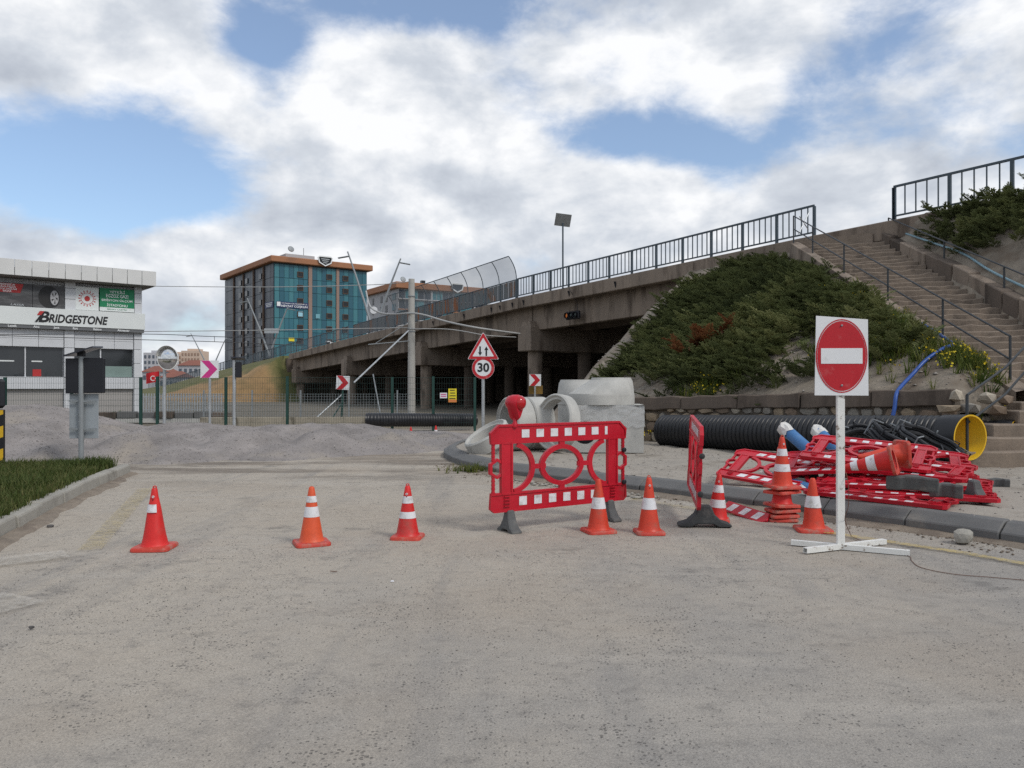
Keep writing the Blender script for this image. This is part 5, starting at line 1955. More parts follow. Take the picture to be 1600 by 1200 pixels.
# ------------------------------------------------------------------ the heap of barriers on the island
PILE = [  # X, Y, z, yaw, pitch from upright, roll, slanted, label
    (4.72, 9.78, 0.27, -43, 88, 1, False, 'lowest red barrier of the heap, along the kerb edge'),
    (5.28, 9.95, 0.29, -26, 88, 0, False, 'red barrier lying flat at the right front of the heap'),
    (3.98, 11.30, 0.40, -36, 70, 6, True, 'red barrier propped at the left end of the heap, white slanted blocks'),
    (5.00, 10.35, 0.37, -36, 86, -2, False, 'red barrier in the middle layer of the heap behind the sign post'),
    (5.60, 10.55, 0.36, -35, 86, 3, False, 'red barrier in the middle layer at the right of the heap'),
    (4.75, 11.15, 0.56, -30, 76, -5, True, 'slanted-block red barrier of the heap nearest the blue tubes'),
    (5.45, 10.70, 0.52, -40, 83, 2, False, 'upper red barrier of the heap under the lying cones'),
    (5.10, 11.0, 0.70, -34, 74, 4, False, 'topmost red barrier of the heap behind the white post'),
    (5.65, 11.10, 0.64, -27, 80, 5, True, 'high red barrier at the back of the heap before the coils'),
    (5.80, 11.30, 0.40, -18, 88, 0, True, 'red barrier at the back right of the heap by the steps'),
]
for (x, y, z, yw, pt, rl, sl_, lb) in PILE:
    b = barrier((0, 0, 0), (0, 0, 0), lb, feet=(0, 0), slanted=sl_, group='heap of red barriers')
    M = Matrix.Translation((x, y, z)) @ Matrix.Rotation(R(yw), 4, 'Z') @ Matrix.Rotation(R(rl), 4, 'Y') @ Matrix.Rotation(R(-pt), 4, 'X') @ Matrix.Translation((0, 0, -BH / 2))
    b.matrix_world = M
    b.matrix_basis = M


def loose_foot(px, py, z, rz, rx, label, sc=(1, 1, 1), mat=RUBBER, ry=0):
    fm = FOOT.copy(); fm.materials.clear(); fm.materials.append(mat)
    o = link_mesh('barrier_foot', fm, None)
    o.location = G(px, py, z); o.rotation_euler = (R(rx), R(ry), R(rz)); o.scale = sc
    return tag(o, label, 'barrier foot', 'loose rubber feet')


loose_foot(1425, 757, 0.52, 66, 3, 'grey rubber foot lying on its side below the white banded lying cone', (1.5, 1.15, 0.75), ry=76)
loose_foot(1478, 768, 0.40, 60, 0, 'grey rubber foot at the front right of the heap', (1.5, 0.75, 0.8), ry=80)
loose_foot(1524, 782, 0.22, 6, 4, 'grey rubber foot standing spread at the right end of the heap', (1.25, 0.9, 1.05), ry=-8)
loose_foot(1560, 757, 0.23, 70, 0, 'grey rubber foot lying alone right of the heap', (1.4, 0.62, 0.7), ry=80)
loose_foot(1252, 742, 0.34, 40, 0, 'dark rubber foot half hidden under the heap behind the striped cone', (1.3, 1.1, 0.8), RUBBER_DK, 70)
# cones thrown on top
c1 = cone(G(1392, 719, 0.82), 'lying cone with white bands on the heap, square base turned to the viewer', ORANGE_RED, [(0.40, 0.48), (0.20, 0.30)], 0, H=0.60, base=0.34, knob=False)
axis = Vector((-0.80, 0.52, -0.22)).normalized()
c1.rotation_euler = axis.to_track_quat('Z', 'X').to_euler()
c1.location = G(1398, 718, 0.80)
c2 = cone((0, 0, 0), 'plain orange cone lying behind the banded lying cone on the heap', ORANGE, [], 0, H=0.58, base=0.33, knob=False)
axis = Vector((-0.97, -0.10, -0.06)).normalized()
c2.rotation_euler = axis.to_track_quat('Z', 'X').to_euler()
c2.location = G(1428, 712, 0.83) + Vector((0.0, 0.25, 0))

# black meshed conduit coils behind the heap
def coil(loc, r, turns, tilt, label, rz, thick=0.035):
    root = empty('conduit_coil', loc, (R(tilt[0]), R(tilt[1]), R(rz)), label, 'coil', 'conduit coils')
    for k in range(turns):
        rr = r - 0.035 * (k % 3)
        MB().tube([((rr) * math.cos(2 * math.pi * i / 36), rr * math.sin(2 * math.pi * i / 36), k * 0.055 + 0.012 * math.sin(i)) for i in range(37)], thick, 8, caps=False).build('turn', HDPE, root, smooth=True)
    for i in range(9):
        a = 2 * math.pi * i / 9 + 0.2
        c, s = math.cos(a), math.sin(a)
        w = turns * 0.055
        MB().tube([((r - 0.12) * c, (r - 0.12) * s, -0.06), ((r + 0.045) * c, (r + 0.045) * s, -0.05), ((r + 0.05) * c, (r + 0.05) * s, w), ((r - 0.12) * c, (r - 0.12) * s, w + 0.02)], 0.012, 5).build('tie', GALV_DULL if i % 2 else HDPE, root)
    return root


coil(PX(1446, 706, 12.4), 0.52, 5, (24, 16), 'large black conduit coil leaning against the pipe end', 10)
coil(PX(1400, 697, 12.5), 0.48, 4, (30, 8), 'middle black conduit coil behind the lying cones', 40)
coil(PX(1350, 698, 12.7), 0.42, 4, (26, -2), 'smaller black conduit coil just right of the sign post', 0)

# blue tubes with taped ends
def blue_tube(p, q, r, label):
    p, q = Vector(p), Vector(q)
    root = empty('blue_tube', p, label=label, cat='pipe')
    d = q - p
    MB().tube([(0, 0, 0), d], r, 18).build('tube', BLUE_PIPE, root, smooth=True)
    t = d.normalized()
    pts = []
    b = MB().tube([d - t * 0.10, d - t * 0.02, d + t * 0.05, d + t * 0.10], r * 1.08, 14)
    b.v = [tuple(Vector(v) + Vector((random.uniform(-1, 1), random.uniform(-1, 1), random.uniform(-1, 1))) * 0.018) for v in b.v]
    b.build('taped_end', TAPE, root)
    return root


blue_tube(PX(1300, 735, 11.6), PX(1228, 672, 12.3), 0.095, 'blue plastic tube with white taped end, left of two above the heap')
blue_tube(PX(1340, 735, 11.7), PX(1280, 676, 12.6), 0.095, 'blue plastic tube with white taped end, right of two above the heap')
blue_tube(PX(1370, 800, 9.55) + Vector((0, 0.25, 0.02)), PX(1200, 745, 11.6), 0.085, 'blue plastic tube lying on the ground under the barrier heap')

# ------------------------------------------------------------------ corrugated pipes
def corrugated(p, q, r, label, pitch=0.105, skew0=0.0, skew1=0.0, bell=True, n=40, group='corrugated pipes'):
    """p -> q; q end shows the yellow lining"""
    p, q = Vector(p), Vector(q)
    d = q - p; L_ = d.length; t = d.normalized()
    side = Vector((-t.y, t.x, 0)).normalized()
    if side.y < 0: side = -side
    up_ = Vector((0, 0, 1))
    root = empty('corrugated_pipe', p, label=label, cat='pipe', group=group)
    prof = [(0.0, r * 0.93)]
    s = 0.02
    end = L_ - (0.42 if bell else 0.03)
    while s < end - pitch:
        prof += [(s, r * 0.925), (s + pitch * 0.16, r * 0.985), (s + pitch * 0.30, r), (s + pitch * 0.62, r), (s + pitch * 0.76, r * 0.985), (s + pitch * 0.92, r * 0.925)]
        s += pitch
    if bell: prof += [(s + 0.03, r * 0.93), (s + 0.06, r * 1.03), (L_ - 0.02, r * 1.045), (L_, r * 1.04)]
    else: prof += [(L_, r * 0.93)]

    def ring(sv, rv):
        out = []
        f = sv / L_
        sk = skew1 * max(0, (f - 0.90) / 0.10) if f > 0.90 else 0.0
        for k in range(n):
            a = 2 * math.pi * k / n
            off = sk * rv * math.cos(a)
            out.append(t * (sv + off) + side * (rv * math.cos(a)) + up_ * (rv * math.sin(a)))
        return out
    vs = []
    for sv, rv in prof: vs += ring(sv, rv)
    m = len(prof)
    fs = [(i * n + k, i * n + (k + 1) % n, (i + 1) * n + (k + 1) % n, (i + 1) * n + k) for i in range(m - 1) for k in range(n)]
    MB().add(vs, fs).build('shell', HDPE, root, smooth=True)
    ri = r * (0.965 if bell else 0.86); bl_ = 0.36 if bell else 0.5
    vs = ring(L_ - 0.002, r * 1.04 if bell else r * 0.93) + ring(L_ - 0.002, ri) + ring(L_ - bl_, ri * 0.97) + ring(L_ - bl_ - 0.04, r * 0.84) + ring(0.01, r * 0.84) + ring(0.0, r * 0.93)
    fs = [(i * n + k, (i + 1) * n + k, (i + 1) * n + (k + 1) % n, i * n + (k + 1) % n) for i in range(5) for k in range(n)]
    MB().add(vs, fs).build('yellow_lining', YELLOW_PL, root, smooth=True)
    return root


corrugated((3.72, 18.9, 0.55), (8.09, 13.55, 0.74), 0.39, 'big black corrugated pipe with yellow inside, in front of the stone wall', skew1=0.30)
corrugated((4.9, 19.0, 0.58), (9.75, 14.85, 0.62), 0.36, 'second black corrugated pipe ending behind the yellow lined one, by the steps', skew1=0.2, bell=True)
corrugated(PX(742, 657, 28.6) + Vector((0, 0.3, 0)), PX(572, 656, 26.8), 0.245, 'far black corrugated pipe lying along the gravel below the bridge', pitch=0.10, skew1=-0.5, bell=False)

# ------------------------------------------------------------------ precast manhole pieces
def ring_piece(name, loc, axis, ro, ri, L_, label, roll=0, lip=True, mat=CONC_NEW):
    root = empty(name, loc, Vector(axis).normalized().to_track_quat('Z', 'Y').to_euler(), label, 'concrete ring', 'precast concrete pieces')
    prof = [(ri, 0), (ro - 0.03, 0), (ro, 0.03), (ro, L_ - 0.03), (ro - 0.03, L_), ((ro + ri) / 2 + 0.015, L_), ((ro + ri) / 2 - 0.01, L_ - (0.05 if lip else 0.0)), (ri, L_ - (0.05 if lip else 0.0))]
    MB().lathe(prof, 44, closed=True).build('ring_wall', mat, root, smooth=True)
    return root


ax = Vector((-0.90, -0.43, 0.0))
r1 = Vector((0.72, 17.55, 0.80))
ring_piece('concrete_ring', r1 - ax * -0.0, ax, 0.60, 0.49, 0.46, 'pale concrete ring lying on its side, right of the pair with a seam')
ring_piece('concrete_ring', r1 + ax * 0.475, ax, 0.60, 0.49, 0.46, 'pale concrete ring lying on its side, left of the pair behind the lamp')
ring_piece('concrete_ring', Vector((1.10, 16.75, 0.83)), Vector((-0.80, -0.58, 0.16)), 0.62, 0.50, 0.30, 'thick concrete ring leaning with its round opening facing the viewer')
ring_piece('concrete_ring', Vector((-0.42, 16.55, 0.38)), Vector((-0.50, -0.22, 0.86)), 0.52, 0.38, 0.34, 'flat concrete ring tilted against the lying rings, leftmost piece')
# square chamber base wrapped in film
cb = empty('concrete_chamber', (2.15, 17.4, 0.2), (0, 0, R(-6)), 'wrapped concrete chamber base with a dark round pipe hole', 'concrete chamber', 'precast concrete pieces')
hw, hd, hh = 0.78, 0.72, 1.03
hc, hr = Vector((-0.50, 0.43)), 0.26
nseg = 32
vs = []
for k in range(nseg):
    a = 2 * math.pi * k / nseg
    ca, sa = math.cos(a), math.sin(a)
    vs.append((hc.x + hr * ca, -hd, hc.y + hr * sa))
for k in range(nseg):
    a = 2 * math.pi * k / nseg
    vs.append((hc.x + hr * math.cos(a), -hd + 0.35, hc.y + hr * math.sin(a)))
# front face around the hole: fan strips to a rectangle
rect = []
for k in range(nseg):
    a = 2 * math.pi * k / nseg
    ca, sa = math.cos(a), math.sin(a)
    cands = []
    if ca > 1e-6: cands.append((hw - hc.x) / ca)
    if ca < -1e-6: cands.append((-hw - hc.x) / ca)
    if sa > 1e-6: cands.append((hh - hc.y) / sa)
    if sa < -1e-6: cands.append((0 - hc.y) / sa)
    s = min(cands)
    rect.append((hc.x + s * ca, -hd, hc.y + s * sa))
vs += rect
fs = [(k, nseg + k, nseg + (k + 1) % nseg, (k + 1) % nseg) for k in range(nseg)] + [(2 * nseg + k, k, (k + 1) % nseg, 2 * nseg + (k + 1) % nseg) for k in range(nseg)]
b = MB().add(vs, fs)
for (x, z) in ((-hw, 0), (hw, 0), (hw, hh), (-hw, hh)):     # corner fillers
    pass
c4 = [(-hw, -hd, 0), (hw, -hd, 0), (hw, -hd, hh), (-hw, -hd, hh), (-hw, hd, 0), (hw, hd, 0), (hw, hd, hh), (-hw, hd, hh)]
b.add([tuple(p) for p in c4], [(1, 5, 6, 2), (5, 4, 7, 6), (4, 0, 3, 7), (3, 2, 6, 7), (0, 4, 5, 1)])
# close the four corner triangles between the fan and the rectangle
def corner(cx, cz):
    k = min(range(nseg), key=lambda i: (rect[i][0] - cx) ** 2 + (rect[i][2] - cz) ** 2)
    best = sorted(range(nseg), key=lambda i: (rect[i][0] - cx) ** 2 + (rect[i][2] - cz) ** 2)[:2]
    b.add([(cx, -hd, cz), rect[best[0]], rect[best[1]]], [(0, 1, 2)])
for cx, cz in ((-hw, 0), (hw, 0), (hw, hh), (-hw, hh)): corner(cx, cz)
b.build('chamber_block', CONC_NEW, cb)
MB().lathe([(hr - 0.004, 0), (hr - 0.004, 0.02)], 24, Matrix.Translation((hc.x, -hd + 0.36, hc.y)) @ Matrix.Rotation(R(90), 4, 'X')).build('hole_shade', BLACK_BOX, cb)  # black disc painted for the shade inside the hole
FILM = pm('wrapping_film', (0.62, 0.63, 0.63), 0.1, 6.0, 0.20, 0.8, 9, alpha=0.42)
fv, ff = [], []
loop = [(-hw, -hd), (0, -hd), (hw, -hd), (hw, hd), (-hw, hd)]
per = []
for i in range(len(loop)):
    a_, b_ = Vector(loop[i]), Vector(loop[(i + 1) % len(loop)])
    for k in range(9): per.append(a_.lerp(b_, k / 9))
for j in range(7):
    for q in per:
        nrm = Vector((q.x, q.y)).normalized() * (0.012 + 0.022 * random.random())
        fv.append((q.x + nrm.x, q.y + nrm.y, 0.56 + 0.47 * j / 6 + 0.03 * random.uniform(-1, 1)))
n = len(per)
ff = [(j * n + k, j * n + (k + 1) % n, (j + 1) * n + (k + 1) % n, (j + 1) * n + k) for j in range(6) for k in range(n)]
MB().add(fv, ff).build('plastic_film', FILM, cb, smooth=False)


def manhole_cone(loc, rz, label):
    root = empty('manhole_cone', loc, (0, 0, R(rz)), label, 'concrete cone', 'precast concrete pieces')
    n = 44
    vs = []
    # eccentric: top opening shifted to +x
    for (r, z, dx) in ((0.60, 0, 0), (0.74, 0, 0), (0.74, 0.20, 0), (0.735, 0.24, 0.0), (0.50, 0.52, 0.20), (0.46, 0.55, 0.22), (0.44, 0.60, 0.22), (0.34, 0.60, 0.22), (0.34, 0.50, 0.22), (0.60, 0.2, 0)):
        vs += [(r * math.cos(2 * math.pi * k / n) + dx, r * math.sin(2 * math.pi * k / n), z) for k in range(n)]
    fs = [(i * n + k, i * n + (k + 1) % n, ((i + 1) % 10) * n + (k + 1) % n, ((i + 1) % 10) * n + k) for i in range(10) for k in range(n)]
    MB().add(vs, fs).build('cone_wall', CONC_NEW, root, smooth=True)
    return root


manhole_cone((2.02, 17.35, 1.235), -4, 'eccentric concrete manhole cone on top of the wrapped chamber base')
cb2 = manhole_cone((1.85, 18.9, 1.20), 190, 'second concrete manhole cone just behind the front one')
MBs = MB().lathe([(0.60, 0), (0.72, 0), (0.72, 1.0), (0.60, 1.0)], 36, closed=True)
o = MBs.build('concrete_ring', CONC_NEW, None, smooth=True); o.location = (1.85, 18.9, 0.2)
tag(o, 'upright concrete shaft ring hidden behind the wrapped chamber base', 'concrete ring', 'precast concrete pieces')

# ------------------------------------------------------------------ no-entry sign on a cross foot
ns = empty('no_entry_sign', G(1313, 859), (0, 0, R(-4)), 'white square no-entry board with red disc on a white cross-foot post', 'sign')
MB().box((0, 0, 1.15), (0.075, 0.045, 2.26)).build('post', WHITE_PAINT, ns, bevel=0.004)
for ang, l0, l1 in ((-24, -0.47, 0.62), (28, -0.47, 0.62)):
    M = Matrix.Rotation(R(ang), 4, 'Z')
    m_ = MB()
    w_, h_, t_ = 0.055, 0.05, 0.005
    lo, hi = l0, l1
    z0 = 0.008 if ang < 0 else 0.0095
    def sec(x): return [Vector((x, -w_ / 2, z0)), Vector((x, w_ / 2, z0)), Vector((x, w_ / 2, z0 + h_)), Vector((x, -w_ / 2, z0 + h_))]
    def seci(x): return [Vector((x, -w_ / 2 + t_, z0 + t_)), Vector((x, w_ / 2 - t_, z0 + t_)), Vector((x, w_ / 2 - t_, z0 + h_ - t_)), Vector((x, -w_ / 2 + t_, z0 + h_ - t_))]
    vs = [M @ v for v in sec(lo) + sec(hi) + seci(lo) + seci(hi)]
    fs = []
    for j in range(4):
        k = (j + 1) % 4
        fs += [(j, k, 4 + k, 4 + j), (8 + j, 12 + j, 12 + k, 8 + k), (j, 8 + j, 8 + k, k), (4 + j, 4 + k, 12 + k, 12 + j)]
    m_.add(vs, fs).build('foot_bar', WHITE_PAINT, ns)
brd = MB()
bw, bh = 0.525, 0.78
brd.prism([(-bw / 2, -bh / 2 - 0.01), (bw / 2, -bh / 2 - 0.012), (bw / 2 - 0.005, bh / 2 - 0.03), (-bw / 2 + 0.015, bh / 2 + 0.01)], -0.004, 0.004)
bo = brd.build('board', WHITE_SIGN, ns); bo.location = (0.0, -0.031, 1.955)


def disc(rx, rz, y, n=48, thick=0.003):
    m = MB()
    m.prism([(rx * math.cos(2 * math.pi * k / n), rz * math.sin(2 * math.pi * k / n)) for k in range(n)], y - thick, y)
    return m


def annulus(rx, rz, w, y, n=48, thick=0.003):
    return MB().strip([(rx * math.cos(-2 * math.pi * k / n), rz * math.sin(-2 * math.pi * k / n)) for k in range(n)], w, y - thick, y, closed=True)


disc(0.237, 0.35, -0.0045).build('red_disc', RED_SIGN, bo).location = (0, 0, -0.005)
annulus(0.247, 0.364, 0.011, -0.0045).build('red_rim', RED_SIGN, bo).location = (0, 0, -0.005)
MB().box((0, -0.0095, 0), (0.405, 0.003, 0.155)).build('white_bar', WHITE_SIGN, bo).location = (0, 0, -0.005)

for z in (0.30, -0.30):
    for x in (-0.0,):
        MB().lathe([(0.011, 0), (0.011, 0.006), (0.006, 0.010)], 8, Matrix.Translation((x, -0.010, z)) @ Matrix.Rotation(R(90), 4, 'X')).build('bolt', GALV_DULL, bo)
# kerb stone lump and litter
boulder('concrete_lump', G(1505, 850), (0.26, 0.22, 0.19), 21, KERB_L, 'grey concrete lump on the road against the right kerb', 'rock')
o = boulder('asphalt_crumb', G(79, 824), (0.09, 0.07, 0.04), 33, PEBBLE, 'small dark lump on the road beside the left kerb', 'rock')
hose('steel_wire', [G(1330, 838, 0.02), G(1372, 856, 0.012), G(1418, 868, 0.01), G(1424, 876, 0.008), G(1440, 887, 0.008), G(1490, 897, 0.008), G(1550, 902, 0.008), G(1640, 910, 0.008)], 0.003, RUST_WIRE, 'thin rusty wire curling over the road right of the sign foot', 'wire')
hose('steel_wire', [PX(1322, 738, 7.72), PX(1326, 765, 7.62), PX(1325, 792, 7.62), PX(1320, 812, 7.7), PX(1330, 838, 7.9)], 0.0035, RUST_WIRE, 'loose wire hanging from the no-entry sign post', 'wire')
for i, (px, py, c, s, lb) in enumerate([(613, 909, WHITE_BAND, (0.03, 0.018, 0.012), 'tiny white scrap of litter on the road below the third cone'), (737, 733, WHITE_BAND, (0.10, 0.06, 0.03), 'crumpled white litter by the rounded kerb end'), (521, 893, RUST_WIRE, (0.07, 0.008, 0.006), 'thin reddish splinter on the road'), (50, 982, PEBBLE, (0.035, 0.03, 0.02), 'dark pebble on the road at far left front')]):
    boulder('litter' if i != 3 else 'pebble', G(px, py, 0.003), tuple(k * 1.25 for k in s), 50 + i, c, lb, 'litter')
boulder('litter', PX(1036, 576, 24.2), (0.22, 0.16, 0.06), 61, WHITE_BAND, 'white scrap lying on the bare soil below the junipers', 'litter')

# ------------------------------------------------------------------ road signs
def pole(root, h, r=0.03, mat=GALV, z0=-0.1):
    return MB().tube([(0, 0, z0), (0, 0, h)], r, 12).build('post', mat, root, smooth=True)


# two-way traffic triangle above a 30 limit
Yt = 21.0
base = PX(755, 0, Yt); base.z = 0.1
ts = empty('speed_limit_sign', base, (0, 0, R(2)), 'triangular two-way sign above a round 30 limit on one grey post', 'sign')
zt = lambda py: HC - (py - 603) / 1200 * Yt - 0.1
pole(ts, zt(545), 0.045)
s = 0.80; ht = s * 0.866
ctri = zt(521) - ht


def tri_pts(k, r=0.035):
    c = [(-s / 2 * k, ht / 3 - ht / 3 * k), (s / 2 * k, ht / 3 - ht / 3 * k), (0, ht / 3 + ht * 2 / 3 * k)]
    out = []
    for i in range(3):
        p, a, b = Vector(c[i]), Vector(c[i - 1]), Vector(c[(i + 1) % 3])
        u, v = (a - p).normalized(), (b - p).normalized()
        out += [tuple(p + u * r), tuple(p + (u + v) * r * 0.33), tuple(p + v * r)]
    return out


tp = MB().prism(tri_pts(1.08), -0.055, -0.048).build('triangle_plate', WHITE_SIGN, ts); tp.location = (0, 0, ctri)
MB().prism(tri_pts(1.04), -0.060, -0.0555).build('red_border', RED_SIGN, tp)
MB().prism(tri_pts(0.74, 0.02), -0.064, -0.0605).build('white_field', WHITE_SIGN, tp)


def arrow(up, x):
    sg = 1 if up else -1
    P = [(-0.022, -0.13), (0.022, -0.13), (0.022, 0.03), (0.055, 0.03), (0, 0.13), (-0.055, 0.03), (-0.022, 0.03)]
    P = [(x + p[0] * sg, 0.205 + p[1] * sg) for p in P]
    return MB().prism(P, -0.067, -0.0645)


arrow(False, -0.085).build('down_arrow', BLACK_SIGN, tp)
arrow(True, 0.085).build('up_arrow', BLACK_SIGN, tp)
rp = disc(0.305, 0.305, -0.048, thick=0.006).build('limit_plate', WHITE_SIGN, ts); rp.location = (0, 0, zt(575))
annulus(0.262, 0.262, 0.075, -0.0545).build('red_ring', RED_SIGN, rp)
link_mesh('numerals', text_mesh('30', 0.33, 0.002, 0.010, sx=1.0), BLACK_SIGN, rp).location = (0, -0.058, 0)


def chevron(px, py, Y, size, label, mat, base_z, yaw=0, tilt=0, postmat=GALV, pr=0.045):
    c = PX(px, py, Y)
    root = empty('chevron_sign', (c.x, Y, base_z), (0, R(tilt), R(yaw)), label, 'sign', 'chevron signs')
    h = c.z - base_z
    pole(root, h + size * 0.35, pr, postmat)
    pl = MB().box((0, -pr - 0.008, h), (size, 0.006, size)).build('plate', WHITE_SIGN, root)
    k = size / 2
    MB().prism([(-k * 0.92, -k * 0.98 + h), (-k * 0.05, -k * 0.98 + h), (k * 0.86, h), (-k * 0.05, k * 0.98 + h), (-k * 0.92, k * 0.98 + h), (-k * 0.02, h)], -pr - 0.0155, -pr - 0.0115).build('chevron_arrow', mat, pl)
    return root


chevron(328, 577, 26.5, 0.60, 'pink chevron board on a tall grey post left of the earth slope', PINK_SIGN, 0.2, 8)
chevron(533, 598, 31.0, 0.56, 'red chevron board on a leaning post in front of the bridge columns', RED_SIGN, 0.05, -8, 3, GREEN_STEEL)
chevron(836, 594, 36.0, 0.55, 'small red chevron board low against the bridge column', RED_SIGN, 0.0, 4, 0, GALV)
o = MB().box((0, 0, 0), (0.66, 0.02, 0.40)).build('backing_board', pm('ochre_board', (0.22, 0.13, 0.03), 0.2, 3, 0.8), None)
o.location = PX(837, 609, 36.2); tag(o, 'ochre board under the small chevron against the column', 'board')

# convex traffic mirror
Ym = 25.5
c = PX(264, 560, Ym)
mr_ = empty('traffic_mirror', (PX(257, 560, Ym).x, Ym, 0.15), (0, 0, R(12)), 'round convex traffic mirror with hood on a grey post', 'mirror')
h = c.z - 0.15
pole(mr_, h - 0.05, 0.055)
MIRROR = bpy.data.materials.new('mirror_glass'); MIRROR.use_nodes = True
bs = MIRROR.node_tree.nodes['Principled BSDF']; bs.inputs['Base Color'].default_value = (0.62, 0.63, 0.63, 1); bs.inputs['Metallic'].default_value = 1; bs.inputs['Roughness'].default_value = 0.09
Mm = Matrix.Translation((0.13, -0.14, h)) @ Matrix.Rotation(R(90), 4, 'X')
MB().lathe([(0.34, 0.0), (0.33, 0.03), (0.25, 0.065), (0.15, 0.085), (0.0, 0.095)], 36, Mm, scale=(0.88, 1.06)).build('mirror_glass', MIRROR, mr_, smooth=True)
MB().lathe([(0.335, -0.03), (0.375, -0.03), (0.375, 0.02), (0.345, 0.03)], 36, Mm, closed=True, scale=(0.88, 1.06)).build('rim', WHITE_PAINT, mr_, smooth=True)
vs = []
for k in range(15):
    a = R(10 + 160 * k / 14)
    for (rr, dz) in ((0.372, 0.0), (0.385, 0.20)):
        vs.append(Mm @ Vector((rr * 0.88 * math.cos(a), rr * 1.06 * math.sin(a), dz)))
MB().add(vs, [(2 * k, 2 * k + 2, 2 * k + 3, 2 * k + 1) for k in range(14)]).build('hood', WHITE_PAINT, mr_, smooth=True)
MB().box((0.07, -0.06, h), (0.16, 0.06, 0.06)).build('bracket', GALV_DULL, mr_)

# slim solar flasher post
Yf = 26.0
c = PX(366, 563, Yf)
fl = empty('solar_flasher', (c.x, Yf, 0.1), (0, 0, R(10)), 'slim grey post with black flasher box and small solar panel', 'flasher')
h = c.z - 0.1
pole(fl, h, 0.055)
MB().box((0.15, -0.02, h - 0.32), (0.18, 0.16, 0.52)).build('flasher_box', BLACK_BOX, fl, bevel=0.015)
MB().box((0.12, 0, h + 0.06), (0.42, 0.32, 0.03), Matrix.Rotation(R(-14), 3, 'X')).build('solar_panel', SOLAR, fl)

# big sign seen from behind, on the grass island
Yb = 15.2
bsn = empty('sign_from_behind', (PX(127, 0, Yb).x, Yb, 0.16), (0, 0, R(6)), 'back of a black twin box sign with grey plates and solar panel on the grass', 'sign')
zz = lambda py: HC - (py - 603) / 1200 * Yb - 0.16
MB().tube([(0, 0, -0.15), (0, 0, zz(548))], 0.050, 12).build('post', GALV_DULL, bsn, smooth=True)
for sx, x0, x1 in ((-1, -0.29, -0.045), (1, 0.05, 0.43)):
    MB().box(((x0 + x1) / 2, 0.02, (zz(560) + zz(615)) / 2 + (0.01 if sx > 0 else 0)), (x1 - x0, 0.10, zz(560) - zz(615))).build('lamp_box', BLACK_BOX, bsn, bevel=0.012)
MB().box((0.02, 0.075, (zz(615) + zz(686)) / 2), (0.55, 0.012, zz(616) - zz(686))).build('plate', GREY_PLATE, bsn, bevel=0.004)
for z in (0.2, 0.75):
    MB().box((0.02, 0.0, zz(686) + z), (0.5, 0.03, 0.03)).build('clamp_bar', GALV_DULL, bsn)
MB().box((0.04, 0.0, zz(549)), (0.60, 0.40, 0.028), Matrix.Rotation(R(-6), 3, 'Z') @ Matrix.Rotation(R(-17), 3, 'Y') @ Matrix.Rotation(R(2.5), 3, 'X')).build('solar_panel', SOLAR, bsn)
MB().box((0.0, 0.0, zz(553)), (0.12, 0.10, 0.10)).build('panel_mount', BLACK_BOX, bsn)

# black and yellow hazard board at the picture's left edge
Yh = 14.2
hb = empty('hazard_board', (PX(7, 0, Yh).x - 0.20, Yh, 0.16), (0, 0, 0), 'black and yellow striped hazard board cut by the left picture edge', 'hazard board')
zz = lambda py: HC - (py - 603) / 1200 * Yh - 0.16
MB().prism([(-0.2, zz(730)), (0.2, zz(730)), (0.2, zz(640)), (-0.2, zz(640))], -0.03, 0.03).build('board', BLACK_SIGN, hb, bevel=0.01)
for k in range(3):
    z0 = zz(730) + 0.02 + 0.42 * k
    MB().prism([(-0.198, z0), (0.198, z0 + 0.12), (0.198, min(z0 + 0.33, zz(640) - 0.01)), (-0.198, min(z0 + 0.21, zz(640) - 0.01))], -0.034, -0.0305).build('yellow_stripe', YELLOW_PL, hb)
MB().box((0, 0, (zz(638) + zz(592)) / 2), (0.42, 0.12, zz(592) - zz(638))).build('lamp_box', BLACK_BOX, hb, bevel=0.05)
MB().tube([(-0.1, 0.03, -0.15), (-0.1, 0.03, zz(600))], 0.035, 8).build('post', GALV_DULL, hb)

# ------------------------------------------------------------------ green mesh fence and the grey fence on its low wall
Yg = 28.0
WIREG = pm('green_fence_wire', (0.020, 0.045, 0.040), 0.2, 3, 0.5, 0)
gf = empty('mesh_fence', (-19, Yg, 0), (0, 0, 0), 'dark green welded mesh fence with posts behind the gravel heaps', 'fence')
post = MB().box((0, 0, 1.0), (0.09, 0.09, 2.1)).mesh('post'); post.materials.append(GREEN_STEEL)
def gx(px): return (px - 800) / 1200 * Yg
PXS = [-110, 8, 112, 220, 246, 353, 449, 613, 677, 742]
for i, px in enumerate(PXS):
    o = link_mesh('post', post, None, gf); o.location = (gx(px) + 19, 0, -0.05 - 0.03 * (i % 2))
for a_, b_ in zip(PXS, PXS[1:]):
    if b_ - a_ < 40: continue
    x0, x1 = gx(a_) + 19.05, gx(b_) + 18.95
    m = MB()
    n = max(2, int((x1 - x0) / 0.085))
    for k in range(n + 1):
        m.box((x0 + (x1 - x0) * k / n, 0, 1.03), (0.0048, 0.0048, 1.86))
    for k in range(10):
        m.box(((x0 + x1) / 2, 0.006, 0.10 + 0.206 * k), (x1 - x0, 0.006, 0.006 if k not in (0, 4, 5, 9) else 0.009))
    m.build('mesh_panel', WIREG, gf)
